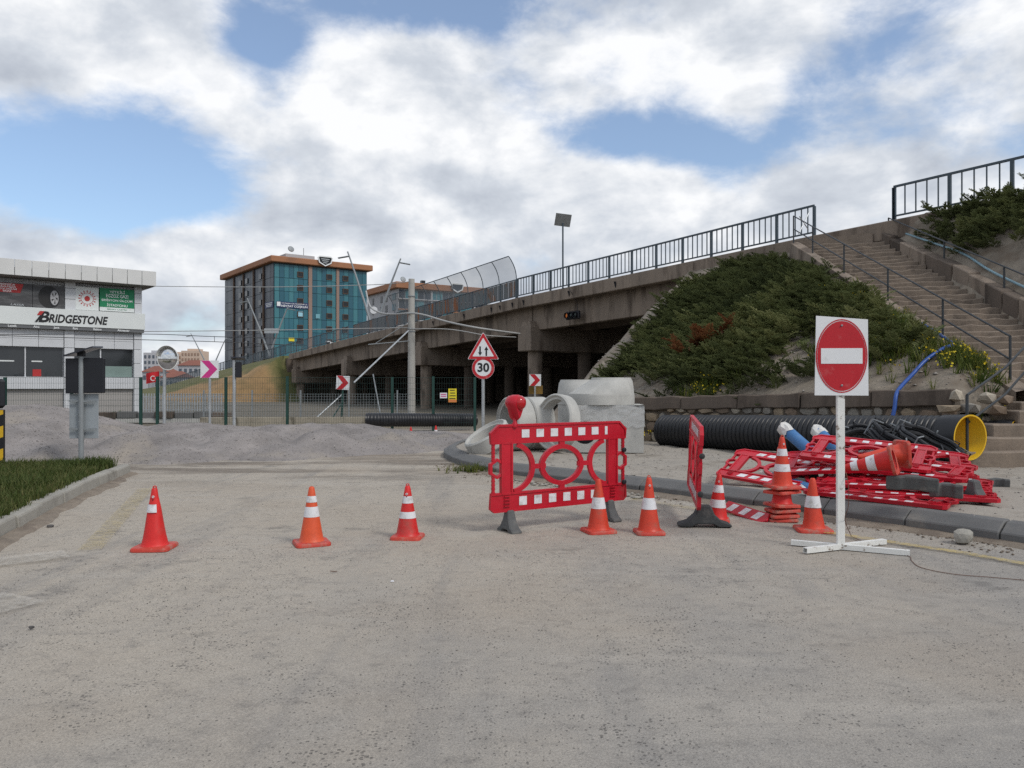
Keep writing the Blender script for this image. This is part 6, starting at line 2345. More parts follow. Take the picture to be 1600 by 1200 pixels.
for i, (px, py, w, h, mat, lb, words) in enumerate(((707, 618, 0.30, 0.50, YELLOW_SIGN, 'yellow notice with black lines and orange foot tied to the green fence', 4), (693, 618, 0.26, 0.20, WHITE_SIGN, 'small pale pink and white notice tied to the green fence', 2))):
    p = PX(px, py, Yg - 0.06)
    nt_ = empty('fence_notice', p, label=lb, cat='notice')
    MB().box((0, 0, 0), (w, 0.008, h)).build('plate', mat, nt_)
    if i == 0:
        MB().box((0, -0.0065, -h / 2 + 0.055), (w - 0.006, 0.003, 0.10)).build('orange_foot', ORANGE_SIGN, nt_)
    for k in range(words):
        MB().box((random.uniform(-0.01, 0.01), -0.0065, h / 2 - 0.06 - (0.10 if i == 0 else 0.07) * k), (w * random.uniform(0.55, 0.8), 0.003, 0.032)).build('text_line', BLACK_SIGN if i == 0 else PINK_SIGN, nt_)

Yw = 30.0
lw = MB()
wx0, wx1 = -12.2, -4.0
lw.hexa([(wx0, Yw, -0.2), (wx1, Yw, -0.2), (wx1, Yw + 0.3, -0.2), (wx0, Yw + 0.3, -0.2)], [(wx0, Yw, 0.42), (wx1, Yw, 0.44), (wx1, Yw + 0.3, 0.44), (wx0, Yw + 0.3, 0.42)])
o = lw.build('low_wall', pm('stained_low_wall', (0.30, 0.27, 0.215), 0.2, 1.5, 0.9, 0.3, 20, dirt=(0.10, 0.085, 0.06), dscale=1.8, dlo=0.52, dhi=0.66, stretch=(1, 1, 0.3)), None, bevel=0.02)
tag(o, 'low stained concrete wall carrying the grey fence behind the green one', 'wall')
gr = empty('grey_fence', (wx0, Yw + 0.15, 0.43), label='thin grey mesh fence standing on the low stained wall', cat='fence')
post = MB().box((0, 0, 0.5), (0.05, 0.05, 1.1)).mesh('post'); post.materials.append(GALV_DULL)
x = 0.0
while x < wx1 - wx0:
    link_mesh('post', post, None, gr).location = (x + 0.1, 0, 0); x += 1.9
m = MB()
for k in range(int((wx1 - wx0) / 0.11)):
    m.box((0.1 + k * 0.11, 0, 0.48), (0.008, 0.008, 0.88))
for k in range(9): m.box(((wx1 - wx0) / 2, 0, 0.06 + 0.105 * k), (wx1 - wx0, 0.007, 0.007))
m.build('mesh_panel', GALV_DULL, gr)
# white bar fence in front of the shop yard
wf = empty('white_bar_fence', (-21.5, 38.5, 0), label='pale bar fence in the shop yard behind the green fence', cat='fence')
bar = MB().box((0, 0, 0.75), (0.06, 0.03, 1.0)).mesh('bar'); bar.materials.append(GALV)
for k in range(31):
    link_mesh('bar', bar, None, wf).location = (k * 0.135 + 2.9, 0, 0.02)
for z in (0.45, 1.1): MB().box((4.95, 0.03, z), (4.3, 0.03, 0.05)).build('rail', GALV, wf)
# yard wall of dark kerb blocks and the small palm
yb = empty('yard_blocks', (-16.2, 34.5, 0), label='row of grey stacked kerb blocks behind the gravel', cat='blocks')
for k in range(7):
    MB().box((0, 0, 0), (0.80, 0.35, 0.30)).build('block', KERB_R if k % 3 else CONC_DARK, yb, bevel=0.02).location = (-1.9 + 0.85 * k, random.uniform(-0.1, 0.1), 0.32 + 0.03 * (k % 2))
MB().box((0.5, 0.1, 0.10), (7.0, 0.6, 0.18)).build('plinth', CONC_NEW, yb)
palm = empty('small_palm', PX(183, 655, 36.5), label='small potted palm before the shop front behind the fence', cat='plant')
MB().tube([(0, 0, -0.6), (0, 0, 0.25)], 0.06, 8, 0.04).build('trunk', pm('palm_trunk', (0.10, 0.07, 0.04)), palm)
PV, PF = [], []
for k in range(16):
    a = 2 * math.pi * k / 16 + random.uniform(-0.2, 0.2); l = random.uniform(0.32, 0.5); e = random.uniform(0.1, 0.9)
    d = Vector((math.cos(a), math.sin(a), 0)); w = Vector((-d.y, d.x, 0)) * 0.045
    b0 = Vector((0, 0, 0.22)); m1 = b0 + d * l * 0.5 + Vector((0, 0, l * 0.5 * e)); t = b0 + d * l + Vector((0, 0, l * (e - 0.45)))
    n_ = len(PV); PV += [b0, m1 - w, t, m1 + w]; PF += [(n_, n_ + 1, n_ + 2, n_ + 3)]
MB().add(PV, PF).build('fronds', pm('palm_leaf', (0.05, 0.075, 0.02)), palm)

# ------------------------------------------------------------------ concrete mast, wires, leaning poles
Yp = 42.0
cp = empty('concrete_mast', (PX(643, 0, Yp).x, Yp, 0), label='tall round concrete mast in front of the bridge carrying cables', cat='mast')
hm = HC + (603 - 436) / 1200 * Yp
MB().tube([(0, 0, -0.2), (0, 0, hm)], 0.225, 20, 0.165).build('shaft', CONC_POLE, cp, smooth=True)
for py in (463, 489, 514, 518):
    MB().lathe([(0.215, -0.03), (0.22, 0.0), (0.215, 0.03)], 18, Matrix.Translation((0, 0, HC + (603 - py) / 1200 * Yp))).build('collar', GALV_DULL, cp, smooth=True)
MB().tube([(-0.1, -0.1, HC + (603 - 533) / 1200 * Yp), (-2.3, -0.4, HC + (603 - 539) / 1200 * Yp)], 0.028, 6).build('bracket_arm', GALV_DULL, cp)
MB().tube([(-0.1, -0.1, HC + (603 - 503) / 1200 * Yp), (-1.9, -0.35, HC + (603 - 537) / 1200 * Yp)], 0.022, 6).build('stay_rod', GALV_DULL, cp)


def cable(pts, r, mat, label, name='overhead_cable'):
    return hose(name, pts, r, mat, label, 'cable')


cable([PX(572, 455, 47), PX(578, 478, 45.5), PX(592, 488, 44.2), PX(612, 491, 43), PX(641, 489.5, 41.7), PX(662, 492, 41.2), PX(700, 503, 40.2), PX(750, 513, 39.2), PX(812, 521.5, 42.5)], 0.050, CABLE, 'thick pale cable sagging past the concrete mast to the bridge')
cable([PX(641, 514, 41.7), PX(690, 514, 41.2), PX(720, 517, 40.8), PX(760, 524, 40.6), PX(806, 527, 43)], 0.028, CABLE, 'thinner cable below the thick one, mast to bridge pier')
cable([PX(222, 447, 46), PX(420, 448.5, 44), PX(580, 445, 43), PX(641, 440, 41.9)], 0.020, CABLE, 'topmost overhead wire running from the shop to the mast')
cable([PX(222, 518, 46), PX(420, 516, 44), PX(641, 512, 41.9)], 0.022, CABLE, 'second overhead wire crossing before the glass building')
cable([PX(-40, 523, 40), PX(222, 522, 41), PX(335, 526, 42), PX(470, 529, 44)], 0.018, WIRE_DK, 'third overhead wire across the gap beside the shop')
cable([PX(-40, 523, 38), PX(150, 529, 39), PX(335, 534, 41), PX(470, 540, 44)], 0.018, WIRE_DK, 'lowest overhead wire drooping past the shop front')
o = MB().tube([(0, 0, 0), (0, 0, 0.32)], 0.014, 5).build('wire_dropper', WIRE_DK); o.location = PX(335, 534.5, 41.5); tag(o, 'short dropper joining the two lowest overhead wires', 'dropper')
o = MB().tube([PX(553, 598, 37.5) - PX(553, 598, 37.5), PX(638, 517, 41.2) - PX(553, 598, 37.5)], 0.045, 8).build('leaning_pole', GALV, None, smooth=True)
o.location = PX(553, 598, 37.5); tag(o, 'pale leaning pole slanting up to the concrete mast', 'pole')
o = MB().tube([Vector((0, 0, 0)), PX(534, 617, 31.3) - PX(489, 658, 30.5)], 0.030, 8).build('leaning_pole', GALV, None, smooth=True)
o.location = PX(489, 658, 30.5); tag(o, 'short pale pole leaning behind the red chevron post', 'pole')
o = MB().tube([Vector((0, 0, 0)), PX(534, 630, 31.4) - PX(514, 662, 30.8)], 0.03, 8).build('leaning_pole', GREEN_STEEL, None, smooth=True)
o.location = PX(514, 662, 30.8); tag(o, 'dark short strut leaning on the red chevron post', 'pole')
o = MB().tube([Vector((0, 0, 0)), PX(583, 585, 43) - PX(594, 645, 41)], 0.035, 8).build('leaning_pole', GALV_DULL, None, smooth=True)
o.location = PX(594, 645, 41); tag(o, 'thin grey pole leaning in the dark under the bridge', 'pole')


# V-shaped street lamps on the bridge
def vlamp(base, tl, tr, Y, label, arms=True, r=0.085):
    bp = PX(*base, Y)
    root = empty('street_lamp', bp, label=label, cat='street lamp', group='V-shaped street lamps')
    for tip, sd in ((tl, -1), (tr, 1)):
        t = PX(*tip, Y) - bp
        q = [Vector((0, 0, -0.6)), t * 0.35 + Vector((sd * 0.05, 0, 0)), t * 0.7, t]
        MB().tube(q, r, 8, r * 0.5).build('arm', GALV_DULL, root, smooth=True)
        k = t * 0.90
        hd = MB().box((0, 0, 0), (1.0, 0.35, 0.10)).build('lamp_head', GALV_DULL, root, bevel=0.03)
        hd.location = k + Vector((-0.65 if sd < 0 else 0.65, 0, 0.18)); hd.rotation_euler = (0, R(10 * sd), 0)
    return root


vlamp((584, 512), (543, 393), (626, 404), 72, 'V-shaped street lamp on the bridge, tallest, beside the mast', r=0.13)
v2 = vlamp((421, 549), (386, 466), (450, 479), 98, 'V-shaped street lamp before the glass building, with a sign box', r=0.14)
MB().box(PX(424, 517, 97.5) - PX(421, 549, 98), (1.75, 0.2, 0.62)).build('sign_box', GALV, v2)
vlamp((329, 580), (298, 521), (354, 526), 135, 'V-shaped street lamp farthest down the ramp', r=0.13)
o = MB().lathe([(0.30, -0.03), (0.32, 0), (0.30, 0.03)], 20, Matrix.Rotation(R(90), 4, 'X')).build('round_plate', WHITE_SIGN, None); o.location = PX(584, 485, 66); tag(o, 'small round pale sign on the bridge left of the mast', 'sign')

# flag by the ramp
fg = empty('flag', PX(245, 607, 110), label='red flag with white crescent and star beside the shop', cat='flag')
MB().tube([(0.35, 0.1, -3.0), (0.35, 0.1, 2.6)], 0.04, 6).build('pole', GALV_DULL, fg)
FL = pm('red_flag_cloth', (0.50, 0.012, 0.02), 0.15, 2.0, 0.7, 0)
vs = []
for i in range(9):
    for k in range(4):
        u, v = i / 8, k / 3
        vs.append((0.35 - 2.0 * u, 0.1 + 0.18 * math.sin(u * 7 + v), 2.5 - 1.5 * v - 0.35 * u))
MB().add(vs, [(4 * i + k, 4 * i + k + 1, 4 * i + 5 + k, 4 * i + 4 + k) for i in range(8) for k in range(3)]).build('cloth', FL, fg, smooth=True)
MB().strip([(-0.45 + 0.33 * math.cos(R(a)), 1.45 + 0.33 * math.sin(R(a))) for a in range(50, 311, 20)], 0.11, -0.20, -0.17).build('crescent', WHITE_SIGN, fg)
MB().prism([(-0.05 + (0.19 if k % 2 == 0 else 0.08) * math.cos(R(36 * k)), 1.45 + (0.19 if k % 2 == 0 else 0.08) * math.sin(R(36 * k))) for k in range(10)], -0.20, -0.17).build('star', WHITE_SIGN, fg)

# ------------------------------------------------------------------ the tyre shop
CLAD = pm('white_cladding', (0.56, 0.575, 0.595), 0.06, 1.0, 0.45, 0.03, 20, dirt=(0.47, 0.48, 0.49), dscale=0.6)
CLAD_P = pm('parapet_cladding', (0.60, 0.60, 0.585), 0.06, 0.8, 0.45, 0.03, 20, dirt=(0.50, 0.50, 0.47), dscale=0.7)
SOFFIT = pm('soffit', (0.16, 0.15, 0.14), 0.1, 1.0, 0.8, 0)
GLASS = pm('shop_glass', (0.030, 0.034, 0.038), 0.2, 0.7, 0.08, 0, spec=0.6)
FROST = pm('frosted_green_glass', (0.20, 0.27, 0.25), 0.08, 1.0, 0.3, 0)
SHUT = pm('roller_shutter', (0.33, 0.315, 0.30), 0.12, 1.0, 0.6, 0.2, 6, stretch=(0.2, 0.2, 3))
SIGNW = pm('sign_white', (0.66, 0.69, 0.68), 0.03, 1.0, 0.4, 0)
DSTRIP = pm('dark_strip', (0.12, 0.125, 0.13), 0.1, 1.0, 0.5, 0)
AD_D = pm('advert_dark', (0.060, 0.060, 0.064), 0.5, 0.9, 0.5, 0, dirt=(0.17, 0.17, 0.17), dscale=0.9, dlo=0.45, dhi=0.7, stretch=(0.5, 0.5, 2.2), local=True)
AD_R = pm('advert_red', (0.42, 0.03, 0.03), 0.1, 2.0, 0.5, 0)
TYRE = pm('advert_tyre', (0.020, 0.020, 0.021), 0.3, 6.0, 0.6, 0)
RIM = pm('advert_rim', (0.36, 0.36, 0.37), 0.3, 6.0, 0.4, 0)
GREENP = pm('green_panel', (0.010, 0.20, 0.085), 0.06, 1.0, 0.5, 0)
OFFW = pm('lettering_white', (0.74, 0.76, 0.76), 0.02, 1.0, 0.5, 0)

shop = empty('tyre_shop', (-21.7, 45.0, 0), (0, 0, math.atan2(0.647, 0.763)), 'white clad tyre shop with panelled parapet and sign band at far left', 'building')


def sp_(name, x0, x1, z0, z1, y0, y1, mat, parent=None, bevel=0.0):
    return MB().box(((x0 + x1) / 2, (y0 + y1) / 2, (z0 + z1) / 2), (abs(x1 - x0), abs(y1 - y0), abs(z1 - z0))).build(name, mat, parent or shop, bevel=bevel)


sp_('wall', -15, -0.02, 0, 7.6, 0.30, 14, CLAD)
sp_('roof', -15.4, 0.4, 7.5, 7.9, -0.75, 14, SOFFIT)
x = 0.55
w = 0.775
k = 0
while x > -15:
    sp_('parapet_panel', x - w + 0.012, x - 0.012, 7.45, 8.29, -0.92, -0.80, CLAD_P, bevel=0.01)
    x -= w; k += 1
for j in range(12):
    sp_('parapet_panel', 0.55, 0.43, 7.45, 8.29, -0.80 + 0.775 * j + 0.012, -0.80 + 0.775 * (j + 1) - 0.012, CLAD_P)
sp_('soffit', -15.2, 0.43, 7.40, 7.47, -0.80, 0.4, SOFFIT)
# corner pillar and mid pillar in cladding panels
for px0, px1 in ((-0.42, 0.0), (-3.98, -3.50)):
    for z0, z1 in ((0.02, 1.46), (1.48, 2.12), (2.14, 2.95), (2.97, 3.75), (3.77, 4.75)):
        sp_('pillar_panel', px0, px1, z0, z1, -0.05, 0.32, CLAD, bevel=0.008)
for z0, z1 in ((5.87, 6.45), (6.47, 7.05), (7.07, 7.4)):
    sp_('pillar_panel', -0.40, 0.0, z0, z1, -0.05, 0.32, CLAD, bevel=0.008)
    sp_('pillar_panel', -3.95, -3.44, z0, z1, -0.05, 0.32, CLAD, bevel=0.008)
sp_('side_wall', -0.02, 0.02, 0, 7.5, 0.33, 13.9, CLAD)
# sign band
sb_ = sp_('sign_band', -15, 0.10, 4.92, 5.86, -0.32, 0.28, SIGNW, bevel=0.01)
def fit(body, x0, x1, zc, h, y, mat, shear=0.0, bold=0.0, extrude=0.004, name='lettering', parent=None):
    """lettering scaled to fill x0..x1 and the height h"""
    me = text_mesh(body, 1.0, extrude, bold, shear)
    co = np.empty(len(me.vertices) * 3, dtype=np.float32); me.vertices.foreach_get('co', co); co = co.reshape(-1, 3)
    lo, hi = co.min(0), co.max(0)
    co[:, 0] = x0 + (co[:, 0] - lo[0]) / (hi[0] - lo[0]) * (x1 - x0)
    co[:, 2] = zc + ((co[:, 2] - lo[2]) / (hi[2] - lo[2]) - 0.5) * h
    co[:, 1] += y
    me.vertices.foreach_set('co', co.ravel()); me.update()
    return link_mesh(name, me, mat, parent or shop)


fit('RIDGESTONE', -4.78, -1.86, 5.33, 0.47, -0.33, BLACK_SIGN, 0.24, 0.028, 0.01)
fit('B', -5.26, -4.74, 5.39, 0.60, -0.33, BLACK_SIGN, 0.24, 0.030, 0.01, 'letter_b')
MB().prism([(-5.33, 5.47), (-5.14, 5.47), (-4.99, 5.69), (-5.20, 5.69)], -0.352, -0.345).build('red_flash', AD_R, shop)
MB().prism([(-5.44, 5.09), (-5.32, 5.09), (-5.10, 5.44), (-5.20, 5.44)], -0.352, -0.345).build('black_flash', BLACK_SIGN, shop)
sp_('service_strip', -15, 0.06, 4.74, 4.915, -0.28, 0.28, DSTRIP)
for word, px in (('Lastik', -6.45), ('Akü', -5.35), ('Jant', -4.4), ('Rot', -3.5), ('Balans', -2.4), ('Aksesuar', -1.05)):
    o = link_mesh('lettering', text_mesh(word, 0.17, 0.003, 0.003, 0.0), OFFW, shop); o.location = (px, -0.288, 4.83)
# upper advert, seal panel and green panel
sp_('advert_panel', -7.5, -5.50, 5.88, 7.14, -0.02, 0.3, AD_D)
sp_('advert_panel', -5.48, -3.97, 5.88, 7.14, -0.02, 0.3, AD_D)
MB().prism([(-7.5, 6.62), (-6.05, 6.62), (-5.9, 7.10), (-7.5, 7.10)], -0.030, -0.024).build('advert_red', AD_R, shop)
for i, wd_ in enumerate(('MERKEZİ AJ', 'DAHA FAZLA', 'YOLA SAĞLAM', 'BASAR')):
    o = link_mesh('lettering', text_mesh(wd_, 0.13, 0.002, 0.003, 0.1), OFFW, shop); o.location = (-6.65, -0.034, 7.03 - 0.115 * i)
o = link_mesh('lettering', text_mesh('LASSA', 0.14, 0.002, 0.002, 0.2, 1.6), GALV, shop); o.location = (-6.2, -0.034, 5.98)
# tyre on the advert: side-on oval with rim
tyr = disc(0.50, 0.60, -0.024, thick=0.004).build('tyre_print', TYRE, shop); tyr.location = (-4.72, -0.0, 6.50)
disc(0.26, 0.50, -0.032, thick=0.003).build('tyre_wall', BLACK_SIGN, shop).location = (-4.47, 0, 6.47)
disc(0.20, 0.40, -0.037, thick=0.003).build('rim_print', RIM, shop).location = (-4.46, 0, 6.47)
for k in range(5):
    a = R(72 * k + 20)
    MB().prism([(0.03 * math.cos(a + 1.57), 0.05 * math.sin(a + 1.57)), (0.15 * math.cos(a + 0.5), 0.33 * math.sin(a + 0.5)), (0.15 * math.cos(a + 0.9), 0.33 * math.sin(a + 0.9))], -0.044, -0.041).build('rim_gap', TYRE, shop).location = (-4.46, 0, 6.47)
seal = sp_('seal_panel', -3.44, -2.28, 5.90, 7.20, -0.03, 0.3, SIGNW)
for k in range(16):
    a = 2 * math.pi * k / 16
    MB().prism([(-0.035, 0), (0, -0.07), (0.035, 0), (0, 0.07)], -0.004, 0).build('seal_ray', AD_R, shop).matrix_local = Matrix.Translation((-2.86 + 0.40 * math.cos(a), -0.034, 6.55 + 0.40 * math.sin(a))) @ Matrix.Rotation(-a + R(90), 4, 'Y')
annulus(0.31, 0.31, 0.025, -0.033).build('seal_ring', AD_R, shop).location = (-2.86, 0, 6.55)
disc(0.14, 0.15, -0.033).build('seal_centre', AD_R, shop).location = (-2.86, 0, 6.55)
sp_('green_panel', -2.22, -0.42, 6.14, 7.22, -0.04, 0.3, GREENP)
sp_('panel_foot', -2.22, -0.42, 5.92, 6.135, -0.04, 0.3, SIGNW)
for wd_, hw_, zc in (('YETKİLİ', 0.40, 7.05), ('EGZOZ GAZI', 0.58, 6.80), ('EMİSYON ÖLÇÜM', 0.80, 6.55), ('İSTASYONU', 0.54, 6.29)):
    fit(wd_, -1.32 - hw_, -1.32 + hw_, zc, 0.19, -0.044, OFFW, 0, 0.012)
fit('ŞENAY LASTİK', -1.85, -0.80, 6.03, 0.11, -0.044, GREENP)
# cladding band over the windows
for b0, b1, n_ in ((-3.48, -0.44, 3), (-7.6, -4.0, 3), (-11.4, -8.0, 3)):
    for j in range(n_):
        for z0, z1 in ((3.77, 4.20), (4.21, 4.73)):
            sp_('cladding_panel', b0 + (b1 - b0) * j / n_ + 0.008, b0 + (b1 - b0) * (j + 1) / n_ - 0.008, z0, z1, 0.02, 0.32, CLAD, bevel=0.006)
    # windows
    mid_ = b0 + (b1 - b0) * (0.44 if b0 == -3.48 else 0.5)
    for a0, a1 in ((b0 + 0.03, mid_ - 0.03), (mid_ + 0.03, b1 - 0.03)):
        wn = sp_('window', a0, a1, 2.16, 3.74, 0.22, 0.31, GLASS)
        if b0 == -3.48 and a0 > -2.5: sp_('frosted_pane', a0, a1, 2.16, 2.78, 0.205, 0.215, FROST)
    sp_('mullion', mid_ - 0.03, mid_ + 0.03, 2.14, 3.76, 0.14, 0.31, CLAD)
    sp_('spandrel_panel', b0, b1, 1.48, 2.14, -0.02, 0.32, CLAD, bevel=0.006)
    sh = sp_('shutter', b0, b1, 0.0, 1.46, 0.20, 0.31, SHUT)
sp_('ceiling_lamp', -7.0, -6.3, 2.95, 3.02, 0.19, 0.215, SIGNW)
sp_('ceiling_lamp', -5.5, -5.0, 2.95, 3.02, 0.19, 0.215, SIGNW)
sp_('red_machine', -5.45, -5.05, 2.17, 2.55, 0.19, 0.215, AD_R)

# ------------------------------------------------------------------ blue glass tower block
TEALS = [pm('teal_glass_%d' % i, c, 0.12, 0.15, 0.25, 0, spec=0.35) for i, c in enumerate(((0.035, 0.135, 0.175), (0.045, 0.165, 0.200), (0.030, 0.110, 0.150), (0.055, 0.185, 0.215)))]
DKGL = pm('dark_blue_glass', (0.040, 0.052, 0.070), 0.2, 0.15, 0.35, 0, spec=0.25)
DKGL2 = pm('dark_blue_glass_two', (0.026, 0.036, 0.052), 0.2, 0.15, 0.35, 0, spec=0.25)
TERRA = pm('terracotta_fascia', (0.33, 0.150, 0.075), 0.12, 0.2, 0.7, 0, dirt=(0.23, 0.11, 0.06), dscale=0.15)
SALMON = pm('salmon_pilaster', (0.27, 0.185, 0.15), 0.12, 0.3, 0.7, 0)
BROWNP = pm('brown_pilaster', (0.095, 0.060, 0.040), 0.12, 0.3, 0.7, 0)
WINDK = pm('dark_window', (0.012, 0.014, 0.017), 0.1, 0.5, 0.2, 0)
PALEW = pm('pale_render', (0.40, 0.40, 0.41), 0.1, 0.2, 0.8, 0)
JOINT = pm('glazing_joint', (0.018, 0.05, 0.062), 0.1, 0.5, 0.5, 0)


def block(name, corner, rdir, H, LR, LL, label, over=1.1, fascia=1.35, backing=JOINT, lmat=None):
    root = empty(name, (corner[0], corner[1], 0), (0, 0, math.atan2(rdir[1], rdir[0])), label, 'building')
    lm = lmat or backing
    b = MB().box((LR / 2, LL / 2, (H - fascia) / 2), (LR, LL, H - fascia))
    b.build('core', backing, root)
    MB().box((LR / 2, LL / 2, H - fascia / 2), (LR + 2 * over, LL + 2 * over, fascia)).build('roof', TERRA, root, bevel=0.15)
    return root


H1 = 30.4
t1 = block('glass_block', (-52.7, 170.0), (0.80, 0.60), H1, 22.5, 35.8, 'teal glass high-rise with terracotta roof edge behind the bridge')
fl_h = 3.0
pil = [(7.85, 8.75), (14.6, 15.35)]
rt_ = random.Random(9)
pane = {}
def wpane(w, h, mat):
    key = (round(w, 3), round(h, 3), mat.name)
    if key not in pane:
        m = MB().box((0, 0, 0), (w, 0.10, h)).mesh('glass_pane'); m.materials.append(mat); pane[key] = m
    return pane[key]


ztop = H1 - 1.6
cols = []
for (a, b_) in ((0.05, 7.8), (8.8, 14.55), (15.4, 22.45)):
    n_ = max(2, round((b_ - a) / 1.15))
    for j in range(n_): cols.append((a + (b_ - a) * j / n_, a + (b_ - a) * (j + 1) / n_))
for (c0, c1) in cols:
    cm = rt_.choice(TEALS)
    for f in range(7):
        z1 = ztop - fl_h * f - 0.03
        m_ = cm if rt_.random() < 0.7 else rt_.choice(TEALS)
        o = link_mesh('glass_pane', wpane(c1 - c0 - 0.07, fl_h - 0.09, m_), None, t1)
        o.location = ((c0 + c1) / 2, -0.06, z1 - fl_h / 2)
for p0_, p1_ in pil:
    MB().box(((p0_ + p1_) / 2, -0.12, (H1 - 1.6) / 2), (p1_ - p0_ - 0.05, 0.40, H1 - 1.62)).build('pilaster', SALMON, t1)
wfr = MB().strip([(-0.62, -0.55), (0.62, -0.55), (0.62, 0.55), (-0.62, 0.55)][::-1], 0.20, -0.10, 0.10, closed=True).mesh('window_frame'); wfr.materials.append(BROWNP)
wgl = MB().box((0, 0, 0), (1.12, 0.1, 0.98)).mesh('window_glass'); wgl.materials.append(WINDK)
for cx in (5.95, 12.9, 16.9):
    for f in range(6):
        z = ztop - 2.0 - fl_h * f
        o = link_mesh('window', wgl, None, t1); o.location = (cx, -0.16, z)
        o2 = link_mesh('window_frame', wfr, None, o); o2.location = (0, -0.05, 0)
# left side: shade put into the dark glass bays between brown pilasters
bays = [0, 6.2, 13.0, 20.5, 28.0, 35.8]
for j in range(5):
    y0, y1 = bays[j], bays[j + 1]
    for f in range(9):
        for q in range(3):
            yy0, yy1 = y0 + (y1 - y0) * q / 3, y0 + (y1 - y0) * (q + 1) / 3
            key = ('L', round(yy1 - yy0, 2), q % 2)
            if key not in pane:
                m = MB().box((0, 0, 0), (0.10, yy1 - yy0 - 0.10, fl_h - 0.10)).mesh('glass_pane'); m.materials.append(DKGL if q % 2 else DKGL2); pane[key] = m
            o = link_mesh('glass_pane', pane[key], None, t1); o.location = (-0.06, (yy0 + yy1) / 2, ztop - fl_h * (f + 0.5))
    if j: MB().box((-0.15, y0, (H1 - 1.6) / 2), (0.45, 0.7, H1 - 1.62)).build('pilaster', BROWNP, t1)
    if 0 < j < 4:
        for f in range(8):
            k_ = ('LW',)
            if k_ not in pane:
                m = MB().box((0, 0, 0), (0.25, 1.7, 1.25)).mesh('window'); m.materials.append(WINDK); pane[k_] = m
            o = link_mesh('window', pane[k_], None, t1); o.location = (-0.2, y0 + (y1 - y0) * (0.32 if j % 2 else 0.68), ztop - 2.0 - fl_h * f)
# banner with lettering, notices, roof gear and shield
NAVY = pm('navy_banner', (0.020, 0.035, 0.11), 0.1, 0.5, 0.5, 0)
bn = MB().box((4.2, -0.25, 19.75), (7.3, 0.06, 1.35)).build('banner', NAVY, t1)
fit('NEVZAT COŞKUN', 1.55, 7.6, 19.45, 0.62, -0.30, OFFW, 0, 0.02, 0.01, parent=t1)
fit('YATIRIM GAYRİMENKUL', 1.55, 7.6, 20.12, 0.32, -0.30, OFFW, 0, 0.01, 0.01, parent=t1)
MB().box((0.95, -0.31, 19.85), (0.8, 0.04, 0.95)).build('banner_badge', OFFW, t1)
bl = MB().box((-0.25, 2.5, 19.75), (0.06, 5.0, 1.35)).build('banner', NAVY, t1)
for k in range(3): MB().box((-0.30, 2.4, 20.1 - 0.33 * k), (0.04, 4.2 - 0.5 * k, 0.14)).build('banner_line', OFFW, t1)
MB().box((6.0, -0.25, 17.9), (1.1, 0.05, 1.2)).build('window_poster', pm('pale_cyan_poster', (0.30, 0.55, 0.66), 0.1, 1, 0.5, 0), t1)
MB().box((10.1, -0.25, 17.6), (1.0, 0.05, 1.0)).build('window_poster', pm('grey_cyan_poster', (0.16, 0.36, 0.42), 0.1, 1, 0.5, 0), t1)
MB().box((3.9, -0.25, 12.05), (1.3, 0.05, 0.8)).build('window_poster', YELLOW_SIGN, t1)
for z, x_ in ((11.9, 12.7), (11.6, 13.7)): MB().box((x_, -0.25, z), (1.3, 0.05, 0.28)).build('banner_line', OFFW, t1)
MB().box((8.2, 8, H1 + 0.9), (7.0, 5.0, 1.9)).build('roof_house', PALEW, t1)
MB().lathe([(0.75, 0), (0.6, 0.15), (0, 0.3)], 16, Matrix.Translation((6.0, 5.6, H1 + 3.0)) @ Matrix.Rotation(R(70), 4, 'X')).build('satellite_dish', GALV_DULL, t1)
MB().tube([(9.2, 6, H1 + 1.8), (9.2, 6, H1 + 3.6)], 0.06, 5).build('antenna', WIRE_DK, t1)
shd = [(-1.6, 0.7), (-1.25, 0.95), (1.25, 0.95), (1.6, 0.7), (1.3, -0.35), (0, -1.0), (-1.3, -0.35)]
MB().prism([(p[0] * 1.0 + 11.4, p[1] + H1 - 0.2) for p in shd], -1.40, -1.25).build('shield', WINDK, t1)
MB().strip([(p[0] * 1.06 + 11.4, p[1] * 1.06 + H1 - 0.2) for p in shd], 0.26, -1.50, -1.30, closed=True).build('shield_outline', OFFW, t1)
for k in range(3): MB().box((11.4, -1.43, H1 + 0.25 - 0.42 * k), (2.0 - 0.5 * k, 0.05, 0.18)).build('shield_line', GALV, t1)

# ------------------------------------------------------------------ second block behind
H2 = 32.8
t2 = block('glass_block', (-34.1, 230.0), (0.85, 0.53), H2, 32.0, 25.0, 'lower pale and glass block with terracotta roof right of the teal one', 1.2, 1.9, PALEW)
zt2 = H2 - 1.9
for f in range(3):
    for j in range(15):
        x0 = 0.2 + 2.1 * j
        m_ = [DKGL, TEALS[1], TEALS[3], DKGL2][(j * 5 + f * 3) % 4]
        o = link_mesh('glass_pane', wpane(1.9, 2.5, m_), None, t2); o.location = (x0 + 1.0, -0.06, zt2 - 1.55 - 3.2 * f)
    MB().box((16, -0.35, zt2 - 3.05 - 3.2 * f), (32.2, 0.7, 0.3)).build('floor_slab', TERRA if f % 2 else PALEW, t2)
for x_ in (11.0, 18.5, 26.0): MB().box((x_, -0.2, zt2 - 5), (0.5, 0.35, 10)).build('pilaster', PALEW, t2)
for f in range(5):
    for j, y_ in enumerate((3.0, 9.0, 13.0, 20.0)):
        MB().box((-0.05, y_, zt2 - 2.2 - 3.2 * f), (0.2, 1.5 if j else 2.6, 2.0)).build('window', WINDK if j else TEALS[2], t2)
shd2 = [(p[0] * 1.3 + 19.2, p[1] * 1.3 + H2 - 0.7) for p in shd]
MB().prism(shd2, -1.55, -1.40).build('shield', DKGL, t2)
